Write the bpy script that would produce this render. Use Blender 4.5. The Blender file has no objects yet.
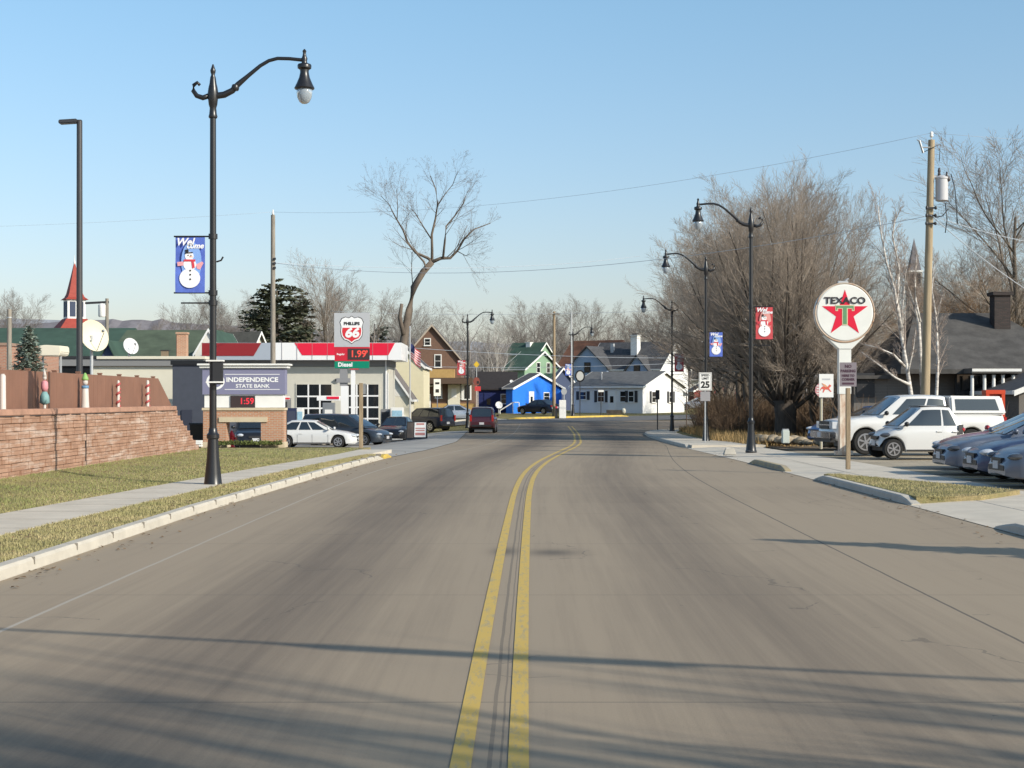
import bpy, bmesh, math, random
import numpy as np
from mathutils import Vector, Matrix

scene = bpy.context.scene
col = scene.collection
SUNX, SUNY = .82, .572
F = 1600.0; CH = 1.8; HZ = 399.0
def X(px, Y): return (px - 512.0) / F * Y
def Z(py, Y): return CH - (py - HZ) / F * Y
def sm(t):
    t = max(0.0, min(1.0, t)); return t * t * (3 - 2 * t)
PY = [-400, 42, 72, 100, 124, 140, 152, 165, 300, 900, 4000]
PZ = [0, 0, -.2, -.37, -.3, -.05, .18, .38, 1.2, 3, 5]
def zg(x, y):
    a = 0.0
    for k in (-3, -1, 1, 3): a += np.interp(y + k * 1.6, PY, PZ)
    a = float(a) / 4
    a -= .45 * sm((-3.4 - x) / 5.0) * sm((y - 58) / 18.0) * sm((190 - y) / 40.0)
    return a

# ---------------------------------------------------------------- materials
MATS = {}
def mat(name, rgb, rough=.65, metal=0.0, var=0.0, scale=3.0, bump=0.0, bscale=30.0, spec=.4, dark=None, emit=None, coat=0.0, stretch=(1, 1, 1), alpha=1.0):
    if name in MATS: return MATS[name]
    m = bpy.data.materials.new(name); m.use_nodes = True
    nt = m.node_tree; b = nt.nodes['Principled BSDF']
    b.inputs['Roughness'].default_value = rough; b.inputs['Metallic'].default_value = metal
    b.inputs['Specular IOR Level'].default_value = spec
    b.inputs['Coat Weight'].default_value = coat; b.inputs['Coat Roughness'].default_value = .05
    b.inputs['Base Color'].default_value = (*rgb, 1)
    if emit: b.inputs['Emission Color'].default_value = (*rgb, 1); b.inputs['Emission Strength'].default_value = emit
    tc = nt.nodes.new('ShaderNodeTexCoord'); mp = nt.nodes.new('ShaderNodeMapping')
    mp.inputs['Scale'].default_value = stretch
    nt.links.new(tc.outputs['Object'], mp.inputs['Vector'])
    if var:
        n = nt.nodes.new('ShaderNodeTexNoise'); n.inputs['Scale'].default_value = scale; n.inputs['Detail'].default_value = 6; n.inputs['Roughness'].default_value = .65
        nt.links.new(mp.outputs['Vector'], n.inputs['Vector'])
        r = nt.nodes.new('ShaderNodeValToRGB')
        d = dark or tuple(c * (1 - var) for c in rgb)
        r.color_ramp.elements[0].color = (*d, 1); r.color_ramp.elements[0].position = .32
        r.color_ramp.elements[1].color = (*tuple(min(1, c * (1 + var * .5)) for c in rgb), 1); r.color_ramp.elements[1].position = .68
        nt.links.new(n.outputs['Fac'], r.inputs['Fac']); nt.links.new(r.outputs['Color'], b.inputs['Base Color'])
    if bump:
        n2 = nt.nodes.new('ShaderNodeTexNoise'); n2.inputs['Scale'].default_value = bscale; n2.inputs['Detail'].default_value = 5
        nt.links.new(mp.outputs['Vector'], n2.inputs['Vector'])
        bp = nt.nodes.new('ShaderNodeBump'); bp.inputs['Strength'].default_value = bump; bp.inputs['Distance'].default_value = .02
        nt.links.new(n2.outputs['Fac'], bp.inputs['Height']); nt.links.new(bp.outputs['Normal'], b.inputs['Normal'])
    MATS[name] = m
    return m

def brick_mat(name, c1, c2, mortar, bw=.2, bh=.067, ms=.012, blotch=None, blotch_amt=.5, bump=.4):
    if name in MATS: return MATS[name]
    m = bpy.data.materials.new(name); m.use_nodes = True
    nt = m.node_tree; b = nt.nodes['Principled BSDF']; b.inputs['Roughness'].default_value = .85
    tc = nt.nodes.new('ShaderNodeTexCoord'); sp = nt.nodes.new('ShaderNodeSeparateXYZ'); ad = nt.nodes.new('ShaderNodeMath'); ad.operation = 'ADD'
    cb = nt.nodes.new('ShaderNodeCombineXYZ')
    L = nt.links.new
    L(tc.outputs['Object'], sp.inputs[0]); L(sp.outputs[0], ad.inputs[0]); L(sp.outputs[1], ad.inputs[1]); L(ad.outputs[0], cb.inputs[0]); L(sp.outputs[2], cb.inputs[1])
    br = nt.nodes.new('ShaderNodeTexBrick'); br.inputs['Scale'].default_value = 1; br.inputs['Brick Width'].default_value = bw; br.inputs['Row Height'].default_value = bh
    br.inputs['Mortar Size'].default_value = ms; br.inputs['Color1'].default_value = (*c1, 1); br.inputs['Color2'].default_value = (*c2, 1); br.inputs['Mortar'].default_value = (*mortar, 1)
    L(cb.outputs[0], br.inputs['Vector'])
    out = br.outputs['Color']
    if blotch:
        n = nt.nodes.new('ShaderNodeTexNoise'); n.inputs['Scale'].default_value = 1.1; n.inputs['Detail'].default_value = 7; n.inputs['Roughness'].default_value = .7
        mp = nt.nodes.new('ShaderNodeMapping'); mp.inputs['Scale'].default_value = (.55, 3.6, 1); L(cb.outputs[0], mp.inputs[0]); L(mp.outputs[0], n.inputs['Vector'])
        n3 = nt.nodes.new('ShaderNodeTexWhiteNoise'); n3.noise_dimensions = '2D'
        # per-block random from brick colour factor
        rr = nt.nodes.new('ShaderNodeValToRGB'); rr.color_ramp.elements[0].position = .5; rr.color_ramp.elements[1].position = .72
        L(n.outputs['Fac'], rr.inputs['Fac'])
        mu = nt.nodes.new('ShaderNodeMath'); mu.operation = 'MULTIPLY'; mu.inputs[1].default_value = blotch_amt; L(rr.outputs['Color'], mu.inputs[0])
        mx = nt.nodes.new('ShaderNodeMixRGB'); L(mu.outputs[0], mx.inputs[0]); L(out, mx.inputs[1]); mx.inputs[2].default_value = (*blotch, 1); out = mx.outputs[0]
    L(out, b.inputs['Base Color'])
    bp = nt.nodes.new('ShaderNodeBump'); bp.inputs['Strength'].default_value = bump; bp.inputs['Distance'].default_value = .015; bp.invert = True
    L(br.outputs['Fac'], bp.inputs['Height']); L(bp.outputs['Normal'], b.inputs['Normal'])
    MATS[name] = m
    return m

def siding_mat(name, rgb, step=.14, horiz=True, var=.06):
    """clapboard: fine horizontal (or vertical) grooves"""
    if name in MATS: return MATS[name]
    m = mat(name, rgb, rough=.55, var=var, scale=.8)
    nt = m.node_tree; b = nt.nodes['Principled BSDF']; L = nt.links.new
    tc = nt.nodes.new('ShaderNodeTexCoord'); sp = nt.nodes.new('ShaderNodeSeparateXYZ'); L(tc.outputs['Object'], sp.inputs[0])
    src = sp.outputs[2]
    if not horiz:
        ad = nt.nodes.new('ShaderNodeMath'); ad.operation = 'ADD'; L(sp.outputs[0], ad.inputs[0]); L(sp.outputs[1], ad.inputs[1]); src = ad.outputs[0]
    mo = nt.nodes.new('ShaderNodeMath'); mo.operation = 'MODULO'; mo.inputs[1].default_value = step; L(src, mo.inputs[0])
    bp = nt.nodes.new('ShaderNodeBump'); bp.inputs['Strength'].default_value = .6; bp.inputs['Distance'].default_value = .15; L(mo.outputs[0], bp.inputs['Height']); L(bp.outputs['Normal'], b.inputs['Normal'])
    return m

# ---------------------------------------------------------------- mesh builder
class MB:
    def __init__(s): s.v = []; s.f = []; s.uv = None
    def quad(s, a, b, c, d):
        n = len(s.v); s.v += [tuple(a), tuple(b), tuple(c), tuple(d)]; s.f.append((n, n + 1, n + 2, n + 3)); return s
    def box(s, cx, cy, cz, sx, sy, sz, rz=0.0, ry=0.0):
        n = len(s.v); c, si = math.cos(rz), math.sin(rz); cr, sr = math.cos(ry), math.sin(ry)
        for dz in (-.5, .5):
            for dx, dy in ((-.5, -.5), (.5, -.5), (.5, .5), (-.5, .5)):
                x, y, z = dx * sx, dy * sy, dz * sz
                x, z = x * cr + z * sr, -x * sr + z * cr
                s.v.append((cx + x * c - y * si, cy + x * si + y * c, cz + z))
        for q in ((3, 2, 1, 0), (4, 5, 6, 7), (0, 1, 5, 4), (1, 2, 6, 5), (2, 3, 7, 6), (3, 0, 4, 7)): s.f.append(tuple(n + i for i in q))
        return s
    def hexa(s, pts):  # 8 pts bottom 4 (ccw) top 4
        n = len(s.v); s.v += [tuple(p) for p in pts]
        for q in ((3, 2, 1, 0), (4, 5, 6, 7), (0, 1, 5, 4), (1, 2, 6, 5), (2, 3, 7, 6), (3, 0, 4, 7)): s.f.append(tuple(n + i for i in q))
        return s
    def tube(s, pts, rad, n=8, cap=True):
        m = len(pts); base = len(s.v)
        if not hasattr(rad, '__len__'): rad = [rad] * m
        for i in range(m):
            p = pts[i]; a = pts[max(0, i - 1)]; b = pts[min(m - 1, i + 1)]
            dx, dy, dz = b[0] - a[0], b[1] - a[1], b[2] - a[2]
            l = math.sqrt(dx * dx + dy * dy + dz * dz) or 1; dx /= l; dy /= l; dz /= l
            if abs(dz) < .95: ux, uy, uz = dy, -dx, 0.0
            else: ux, uy, uz = 0.0, dz, -dy
            l = math.sqrt(ux * ux + uy * uy + uz * uz) or 1; ux /= l; uy /= l; uz /= l
            vx, vy, vz = dy * uz - dz * uy, dz * ux - dx * uz, dx * uy - dy * ux
            r = rad[i]
            for k in range(n):
                t = 6.2831853 * k / n; c, si = math.cos(t) * r, math.sin(t) * r
                s.v.append((p[0] + ux * c + vx * si, p[1] + uy * c + vy * si, p[2] + uz * c + vz * si))
        for i in range(m - 1):
            for k in range(n):
                a = base + i * n + k; b = base + i * n + (k + 1) % n
                s.f.append((a, a + n, b + n, b))
        if cap and n > 3:
            s.f.append(tuple(base + k for k in range(n))); s.f.append(tuple(base + (m - 1) * n + k for k in reversed(range(n))))
        return s
    def lathe(s, prof, n=16, c=(0, 0, 0), axis='z'):
        base = len(s.v)
        for r, h in prof:
            for k in range(n):
                t = 6.2831853 * k / n; a, b = r * math.cos(t), r * math.sin(t)
                if axis == 'z': s.v.append((c[0] + a, c[1] + b, c[2] + h))
                elif axis == 'y': s.v.append((c[0] + a, c[1] + h, c[2] - b))
                else: s.v.append((c[0] + h, c[1] + a, c[2] + b))
        for i in range(len(prof) - 1):
            for k in range(n):
                a = base + i * n + k; b = base + i * n + (k + 1) % n
                s.f.append((a, b, b + n, a + n))
        s.f.append(tuple(base + k for k in reversed(range(n)))); s.f.append(tuple(base + (len(prof) - 1) * n + k for k in range(n)))
        return s
    def ell(s, cx, cy, cz, rx, ry, rz, n=12, m=8):
        prof = []
        base = len(s.v)
        for j in range(1, m):
            ph = math.pi * j / m - math.pi / 2
            for k in range(n):
                t = 6.2831853 * k / n
                s.v.append((cx + rx * math.cos(ph) * math.cos(t), cy + ry * math.cos(ph) * math.sin(t), cz + rz * math.sin(ph)))
        for j in range(m - 2):
            for k in range(n):
                a = base + j * n + k; b = base + j * n + (k + 1) % n; s.f.append((a, b, b + n, a + n))
        s.v.append((cx, cy, cz - rz)); s.v.append((cx, cy, cz + rz)); lo = len(s.v) - 2
        for k in range(n):
            s.f.append((lo, base + (k + 1) % n, base + k)); t = base + (m - 2) * n; s.f.append((lo + 1, t + k, t + (k + 1) % n))
        return s
    def xz(s, pts, y, th=.004):
        """flat polygon in the XZ plane with its face towards -Y, a few mm thick"""
        n = len(s.v); k = len(pts)
        s.v += [(p[0], y, p[1]) for p in pts] + [(p[0], y + th, p[1]) for p in pts]
        s.f.append(tuple(range(n, n + k))); s.f.append(tuple(reversed(range(n + k, n + 2 * k))))
        for i in range(k): s.f.append((n + i, n + k + i, n + k + (i + 1) % k, n + (i + 1) % k))
        return s
    def disc(s, cx, cz, rx, rz, y, th=.004, n=24):
        return s.xz([(cx + rx * math.cos(6.2831853 * k / n), cz + rz * math.sin(6.2831853 * k / n)) for k in range(n)], y, th)
    def build(s, name, m, parent=None, smooth=False, angle=None, bevel=None):
        me = bpy.data.meshes.new(name)
        me.from_pydata(s.v, [], s.f)
        if smooth:
            me.polygons.foreach_set('use_smooth', [True] * len(me.polygons))
            if angle: me.set_sharp_from_angle(angle=math.radians(angle))
        me.materials.append(m)
        o = bpy.data.objects.new(name, me); col.objects.link(o); o.parent = parent
        if bevel or (not smooth and len(s.f) < 3000):
            bm = bmesh.new(); bm.from_mesh(me)
            if bevel:
                bmesh.ops.remove_doubles(bm, verts=bm.verts, dist=1e-5)
                bmesh.ops.bevel(bm, geom=list(bm.edges), offset=bevel, segments=2, affect='EDGES', clamp_overlap=True)
            bmesh.ops.recalc_face_normals(bm, faces=bm.faces); bm.to_mesh(me); bm.free()
        return o

def thing(name, label, cat, loc=(0, 0, 0), rz=0.0, group=None):
    o = bpy.data.objects.new(name, None); col.objects.link(o); o.location = loc; o.rotation_euler = (0, 0, rz)
    o.empty_display_size = .2
    o['label'] = label; o['category'] = cat
    if group: o['group'] = group
    return o
def tag(o, label, cat, group=None, kind=None):
    o['label'] = label; o['category'] = cat
    if group: o['group'] = group
    if kind: o['kind'] = kind
    return o
def struct(o, kind='structure'): o['kind'] = kind; return o
def copy_tree(o, parent=None):
    c = o.copy(); col.objects.link(c)
    if parent is not None: c.parent = parent
    for ch in list(o.children): copy_tree(ch, c)
    return c

def text(name, s, size, m, parent, x, y, z, rz=0.0, shear=0.0, bold=.0, sx=1.0, extrude=.002, face='front'):
    cu = bpy.data.curves.new('t', 'FONT'); cu.body = s; cu.size = size; cu.align_x = 'CENTER'; cu.align_y = 'CENTER'
    cu.shear = shear; cu.offset = bold; cu.extrude = extrude; cu.resolution_u = 3
    t = bpy.data.objects.new('t', cu); col.objects.link(t)
    dg = bpy.context.evaluated_depsgraph_get()
    me = bpy.data.meshes.new_from_object(t.evaluated_get(dg))
    bpy.data.objects.remove(t); bpy.data.curves.remove(cu)
    me.transform(Matrix.Translation((x, y, z)) @ Matrix.Rotation(rz, 4, 'Z') @ Matrix.Rotation(math.pi / 2, 4, 'X') @ Matrix.Diagonal((sx, 1, 1, 1)))
    me.materials.clear(); me.materials.append(m); me.name = name
    o = bpy.data.objects.new(name, me); col.objects.link(o); o.parent = parent
    return o

# ---------------------------------------------------------------- basic palette
BLACK = mat('black_paint', (.012, .012, .014), rough=.35, spec=.5)
DARKMETAL = mat('dark_metal', (.03, .03, .033), rough=.5)
GREYMETAL = mat('grey_metal', (.33, .34, .35), rough=.45, metal=.6)
GALV = mat('galvanised', (.45, .46, .47), rough=.5, metal=.3)
WHITE = mat('white_paint', (.78, .77, .74), rough=.5, var=.05)
CREAM = mat('cream_paint', (.68, .64, .52), rough=.65, var=.06, scale=.7)
GLASSD = mat('dark_glass', (.012, .015, .018), rough=.06, spec=.6)
RED = mat('red_paint', (.62, .03, .04), rough=.45)
YELLOW = mat('yellow_paint', (.72, .47, .04), rough=.7, var=.25, scale=8)
WOODPOLE = mat('weathered_pole', (.33, .25, .16), rough=.85, var=.35, scale=3, stretch=(6, 6, .6), bump=.3)
WOODGREY = mat('grey_pole', (.27, .24, .2), rough=.85, var=.35, scale=3, stretch=(6, 6, .6))
# ================================================================= setting
def strip(name, Y0, Y1, xl, xr, zoff, m, step=1.0, nlat=6, skirt=0.0, sections=None):
    """surface between two edges given as x(Y); zoff may be a function of (u, Y), u from 0 (left) to 1 (right)"""
    n = max(2, int(abs(Y1 - Y0) / step) + 1); ys = np.linspace(Y0, Y1, n)
    zf = zoff if callable(zoff) else (lambda u, y: zoff)
    v = []; f = []; uv = []
    for y in ys:
        a, b = xl(y), xr(y)
        for j in range(nlat + 1):
            u = j / nlat; x = a + (b - a) * u
            v.append((x, y, zg(x, y) + zf(u, y))); uv.append((x, y))
    w = nlat + 1
    for i in range(n - 1):
        for j in range(nlat): f.append((i * w + j, i * w + j + 1, (i + 1) * w + j + 1, (i + 1) * w + j))
    if skirt:
        rim = [j for j in range(w)] + [i * w + nlat for i in range(1, n)] + [(n - 1) * w + j for j in reversed(range(nlat))] + [i * w for i in reversed(range(1, n - 1))]
        b0 = len(v)
        for r in rim: v.append((v[r][0], v[r][1], v[r][2] - skirt))
        k = len(rim)
        for i in range(k): f.append((rim[i], b0 + i, b0 + (i + 1) % k, rim[(i + 1) % k]))
    me = bpy.data.meshes.new(name); me.from_pydata(v, [], f); me.materials.append(m)
    o = bpy.data.objects.new(name, me); col.objects.link(o); return o
def lin(ys, xs): return lambda y: float(np.interp(y, ys, xs))

# --- ground materials -----------------------------------------------------
def grass_mat(name, c_green, c_straw, c_dark, bias=.5):
    m = bpy.data.materials.new(name); m.use_nodes = True; nt = m.node_tree; L = nt.links.new; b = nt.nodes['Principled BSDF']; b.inputs['Roughness'].default_value = .95; b.inputs['Specular IOR Level'].default_value = .1
    tc = nt.nodes.new('ShaderNodeTexCoord')
    def noise(s, d=6):
        n = nt.nodes.new('ShaderNodeTexNoise'); n.inputs['Scale'].default_value = s; n.inputs['Detail'].default_value = d; n.inputs['Roughness'].default_value = .7; L(tc.outputs['Object'], n.inputs['Vector']); return n
    n1 = noise(.5); n2 = noise(9)
    r = nt.nodes.new('ShaderNodeValToRGB'); r.color_ramp.elements[0].position = bias - .12; r.color_ramp.elements[1].position = bias + .12
    r.color_ramp.elements[0].color = (*c_green, 1); r.color_ramp.elements[1].color = (*c_straw, 1); L(n1.outputs['Fac'], r.inputs['Fac'])
    r2 = nt.nodes.new('ShaderNodeValToRGB'); r2.color_ramp.elements[0].position = .35; r2.color_ramp.elements[1].position = .6
    r2.color_ramp.elements[0].color = (.0, .0, .0, 1); r2.color_ramp.elements[1].color = (1, 1, 1, 1); L(n2.outputs['Fac'], r2.inputs['Fac'])
    mx = nt.nodes.new('ShaderNodeMixRGB'); L(r2.outputs[0], mx.inputs[0]); mx.inputs[1].default_value = (*c_dark, 1); L(r.outputs[0], mx.inputs[2]); L(mx.outputs[0], b.inputs['Base Color'])
    bp = nt.nodes.new('ShaderNodeBump'); bp.inputs['Strength'].default_value = .8; bp.inputs['Distance'].default_value = .05; n3 = noise(40, 3); L(n3.outputs['Fac'], bp.inputs['Height']); L(bp.outputs[0], b.inputs['Normal'])
    return m
GRASS = grass_mat('winter_grass', (.17, .19, .075), (.40, .32, .17), (.27, .225, .115), .46)
GRASSFAR = grass_mat('far_grass', (.15, .16, .06), (.33, .27, .13), (.17, .14, .07), .5)
CONC = mat('pale_concrete', (.56, .50, .41), rough=.9, var=.14, scale=1.2, bump=.15, bscale=60)
KERB = mat('kerb_concrete', (.50, .46, .39), rough=.9, var=.14, scale=2.5, bump=.2)
LOT = mat('lot_asphalt', (.36, .30, .215), rough=.92, var=.3, scale=.6, bump=.2, bscale=60)
LOTC = mat('lot_concrete', (.34, .32, .29), rough=.9, var=.2, scale=.4, bump=.1)
DIRT = mat('dirt', (.14, .10, .06), rough=.95, var=.4, scale=2)

# centreline of the road: X at Y
CL = lin([-60, 7.8, 14.4, 19.2, 28.5, 35.6, 42.7, 53.3, 70, 99, 120, 150], [-.5, -.12, -.05, .02, .14, .27, .58, 1.4, 2.9, 4.0, 4.4, 4.9])
def CLs(y): return sum(CL(y + k) for k in (-6, -3, 0, 3, 6)) / 5

def road_mat():
    m = bpy.data.materials.new('road_concrete'); m.use_nodes = True; nt = m.node_tree; L = nt.links.new; b = nt.nodes['Principled BSDF']
    b.inputs['Roughness'].default_value = .8; b.inputs['Specular IOR Level'].default_value = .3
    uvn = nt.nodes.new('ShaderNodeUVMap'); uvn.uv_map = 'road'; sp = nt.nodes.new('ShaderNodeSeparateXYZ'); L(uvn.outputs[0], sp.inputs[0])
    def mth(op, a, bb=None, clamp=False):
        n = nt.nodes.new('ShaderNodeMath'); n.operation = op; n.use_clamp = clamp
        for i, q in enumerate((a, bb)):
            if q is None: continue
            if isinstance(q, (int, float)): n.inputs[i].default_value = q
            else: L(q, n.inputs[i])
        return n.outputs[0]
    def noise(vec, s, d=6, rough=.6):
        n = nt.nodes.new('ShaderNodeTexNoise'); n.inputs['Scale'].default_value = s; n.inputs['Detail'].default_value = d; n.inputs['Roughness'].default_value = rough; L(vec, n.inputs['Vector']); return n.outputs['Fac']
    lat, dist = sp.outputs[0], sp.outputs[1]
    mp = nt.nodes.new('ShaderNodeMapping'); mp.inputs['Scale'].default_value = (1, .03, 1); L(uvn.outputs[0], mp.inputs[0])
    streak = noise(mp.outputs[0], 4, 7, .65)
    mp2 = nt.nodes.new('ShaderNodeMapping'); mp2.inputs['Scale'].default_value = (1, .25, 1); L(uvn.outputs[0], mp2.inputs[0])
    cloud = noise(mp2.outputs[0], .6, 5)
    fine = noise(uvn.outputs[0], 55, 3, .8)
    # wheel-lane profile over the lateral offset (metres from the centreline)
    def band(c, w, amp):  # gaussian-like
        d = mth('DIVIDE', mth('SUBTRACT', lat, c), w); return mth('MULTIPLY', mth('EXPONENT', mth('MULTIPLY', mth('MULTIPLY', d, d), -1)), amp)
    mp3 = nt.nodes.new('ShaderNodeMapping'); mp3.inputs['Scale'].default_value = (1, .012, 1); L(uvn.outputs[0], mp3.inputs[0]); streak2 = noise(mp3.outputs[0], 11, 4, .7)
    dark = band(-2.0, .95, .6)
    for c, w, a in ((2.0, .9, .46), (3.3, .4, .06)): dark = mth('ADD', dark, band(c, w, a))
    dark = mth('ADD', dark, mth('MULTIPLY', mth('SUBTRACT', streak, .5), .6))
    dark = mth('ADD', dark, mth('MULTIPLY', mth('SUBTRACT', cloud, .5), .36))
    dark = mth('ADD', dark, mth('MULTIPLY', mth('SUBTRACT', fine, .5), .42))
    dark = mth('ADD', dark, mth('MULTIPLY', mth('SUBTRACT', streak2, .5), .5))
    # older darker surface from the junction on
    far = mth('MULTIPLY', mth('SUBTRACT', dist, 58.0), 1 / 45.0, True); far = mth('MULTIPLY', far, .45); wn = nt.nodes.new('ShaderNodeTexWhiteNoise'); wn.noise_dimensions = '1D'; L(mth('FLOOR', mth('DIVIDE', mth('ADD', dist, 102.3), 5.2)), wn.inputs['W']); dark = mth('ADD', dark, mth('MULTIPLY', mth('SUBTRACT', wn.outputs['Value'], .4), .16)); dark = mth('ADD', dark, far, True)
    ramp = nt.nodes.new('ShaderNodeValToRGB'); e = ramp.color_ramp.elements
    e[0].color = (.315, .25, .176, 1); e[0].position = 0; e[1].color = (.10, .077, .06, 1); e[1].position = 1.0
    L(dark, ramp.inputs['Fac'])
    # joints: longitudinal at -3.75, 0.02, 3.75 and transverse every 4.6 m
    def line(v, c, w): return mth('LESS_THAN', mth('ABSOLUTE', mth('SUBTRACT', v, c)), w)
    wob = mth('MULTIPLY', mth('SUBTRACT', noise(uvn.outputs[0], .8, 4), .5), .025); latw = mth('ADD', lat, wob)
    j1 = line(latw, 3.85, .014); j0 = line(latw, 0.0, .012); j3 = line(latw, .055, .006); jc = line(latw, -3.9, .02)
    tr = mth('LESS_THAN', mth('ABSOLUTE', mth('SUBTRACT', mth('MODULO', mth('ADD', dist, 102.3), 5.2), 2.6)), .012)
    tr = mth('MULTIPLY', tr, .45); js = mth('MULTIPLY', mth('MAXIMUM', j1, mth('MULTIPLY', mth('MAXIMUM', j0, j3), .6)), .7)
    vo = nt.nodes.new('ShaderNodeTexVoronoi'); vo.feature = 'DISTANCE_TO_EDGE'; vo.inputs['Scale'].default_value = .27; wv = nt.nodes.new('ShaderNodeVectorMath'); wv.operation = 'ADD'; nz = nt.nodes.new('ShaderNodeTexNoise'); nz.inputs['Scale'].default_value = .9; nz.inputs['Detail'].default_value = 6; L(uvn.outputs[0], nz.inputs['Vector']); L(uvn.outputs[0], wv.inputs[0]); L(nz.outputs['Color'], wv.inputs[1]); L(wv.outputs[0], vo.inputs['Vector'])
    crk = mth('MULTIPLY', mth('LESS_THAN', vo.outputs['Distance'], .0028), mth('MULTIPLY', mth('GREATER_THAN', cloud, .54), .38))
    jm = mth('MAXIMUM', mth('MAXIMUM', tr, crk), js)
    mx = nt.nodes.new('ShaderNodeMixRGB'); L(jm, mx.inputs[0]); L(ramp.outputs[0], mx.inputs[1]); mx.inputs[2].default_value = (.06, .055, .05, 1)
    mx2 = nt.nodes.new('ShaderNodeMixRGB'); L(mth('MULTIPLY', jc, mth('MULTIPLY', cloud, .8)), mx2.inputs[0]); L(mx.outputs[0], mx2.inputs[1]); mx2.inputs[2].default_value = (.48, .45, .4, 1)
    # oil stain over the centreline
    st = None
    for cx, cy, rx, ry in ((-.1, 18.9, .16, .5), (.46, 18.75, .3, .42)):
        dx = mth('DIVIDE', mth('SUBTRACT', lat, cx), rx); dy = mth('DIVIDE', mth('SUBTRACT', dist, cy), ry)
        g = mth('EXPONENT', mth('MULTIPLY', mth('ADD', mth('MULTIPLY', dx, dx), mth('MULTIPLY', dy, dy)), -1)); st = g if st is None else mth('MAXIMUM', st, g)
    mx3 = nt.nodes.new('ShaderNodeMixRGB'); L(mth('MULTIPLY', st, .7), mx3.inputs[0]); L(mx2.outputs[0], mx3.inputs[1]); mx3.inputs[2].default_value = (.07, .06, .05, 1)
    L(mx3.outputs[0], b.inputs['Base Color'])
    bp = nt.nodes.new('ShaderNodeBump'); bp.inputs['Strength'].default_value = .25; bp.inputs['Distance'].default_value = .01; L(fine, bp.inputs['Height']); L(bp.outputs[0], b.inputs['Normal'])
    return m
ROAD = road_mat()

# far-reaching ground sheet
xs = sorted(set([-4000, -2500, -1500, -900, -500, -300, -200, -150, -120, -100, -80, -60] + [round(-48 + 2 * i, 2) for i in range(49)] + [60, 80, 100, 120, 150, 200, 300, 500, 900, 1500, 2500, 4000]))
ys = sorted(set([-300, -100, -60] + [-40 + 2.5 * i for i in range(97)] + [210, 225, 240, 260, 300, 350, 420, 500, 650, 900, 1300, 2000, 3000, 5000]))
gm = MB()
for y in ys:
    for x in xs: gm.v.append((x, y, zg(x, y) - .06))
w = len(xs)
for i in range(len(ys) - 1):
    for j in range(w - 1): gm.f.append((i * w + j, i * w + j + 1, (i + 1) * w + j + 1, (i + 1) * w + j))
struct(gm.build('ground', GRASSFAR, smooth=True))

KL = lin([-60, 7.8, 15.8, 25.3, 34.3, 50.5, 60, 75, 100, 125], [-5.4, -5.15, -5.06, -4.93, -4.56, -3.9, -3.2, -2.6, -2.9, -3.0])   # road edge, left
KR = lin([-60, 5, 45, 64, 75, 88, 98, 104, 110, 116, 125, 142], [6.7, 6.7, 6.75, 6.9, 7.1, 7.5, 8.1, 9.0, 11, 16, 26, 46])                  # road edge, right
rd = strip('road', -60, 139, KL, KR, 0.0, ROAD, step=1.0, nlat=14)
uvl = rd.data.uv_layers.new(name='road')
for lp in rd.data.loops:
    c = rd.data.vertices[lp.vertex_index].co; uvl.data[lp.index].uv = (c.x - CLs(c.y), c.y)
struct(rd)
# cross street, running obliquely behind the junction
ASPH = mat('street_asphalt', (.13, .125, .12), rough=.9, var=.2, scale=.5)
def oblique(name, p0, d, n_len, wid, zoff, m, step=1.5, nlat=8, skirt=0):
    px_, py_ = d; l = math.hypot(px_, py_); px_ /= l; py_ /= l; qx, qy = -py_, px_
    mb = MB(); n = int(n_len / step) + 1
    for i in range(n):
        for j in range(nlat + 1):
            x = p0[0] + px_ * step * i + qx * wid * j / nlat; y = p0[1] + py_ * step * i + qy * wid * j / nlat; mb.v.append((x, y, zg(x, y) + zoff))
    for i in range(n - 1):
        for j in range(nlat): a = i * (nlat + 1) + j; mb.f.append((a, a + nlat + 1, a + nlat + 2, a + 1))
    return mb.build(name, m)
DX = (.80, .60)
CSP = (-30 - .6 * 0, 110.5)
struct(oblique('cross_street', (-36, 103.5), DX, 110, 10.5, .012, ASPH))
# yellow kerb on the far side of the cross street
def kerb(name, pts, m, h=.13, wd=.17, side=1, endslope=.5):
    """kerb stone run along pts (road face on the side given), ends sloping down"""
    mb = MB(); n = len(pts); tot = 0; d = [0]
    for i in range(1, n): d.append(d[-1] + math.dist(pts[i][:2], pts[i - 1][:2]))
    for i, p in enumerate(pts):
        a = pts[max(0, i - 1)]; b = pts[min(n - 1, i + 1)]; tx, ty = b[0] - a[0], b[1] - a[1]; l = math.hypot(tx, ty); nx, ny = -ty / l * side, tx / l * side
        hh = h * min(1, .25 + min(d[i], d[-1] - d[i]) / endslope) if endslope else h
        z = zg(p[0], p[1])
        for o, k in ((0, -.05), (.015, hh * .75), (.04, hh), (wd, hh), (wd + .005, -.05)): mb.v.append((p[0] + nx * o, p[1] + ny * o, z + k))
    for i in range(n - 1):
        for j in range(4): a = i * 5 + j; mb.f.append((a, a + 5, a + 6, a + 1))
    mb.f.append((0, 1, 2, 3, 4)); mb.f.append(tuple((n - 1) * 5 + j for j in (4, 3, 2, 1, 0)))
    return mb.build(name, m)
def along(f, a, b, step=1.0):
    n = max(2, int((b - a) / step) + 1); return [(f(y), y) for y in np.linspace(a, b, n)]
YKERB = mat('yellow_kerb_paint', (.62, .42, .05), rough=.75, var=.3, scale=2, dark=(.36, .27, .1))
struct(kerb('kerb', along(KL, -40, 49.2), KERB, side=1))
struct(kerb('kerb', along(KL, 49.2, 51.2, .4), YKERB, side=1, endslope=.8))
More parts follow.
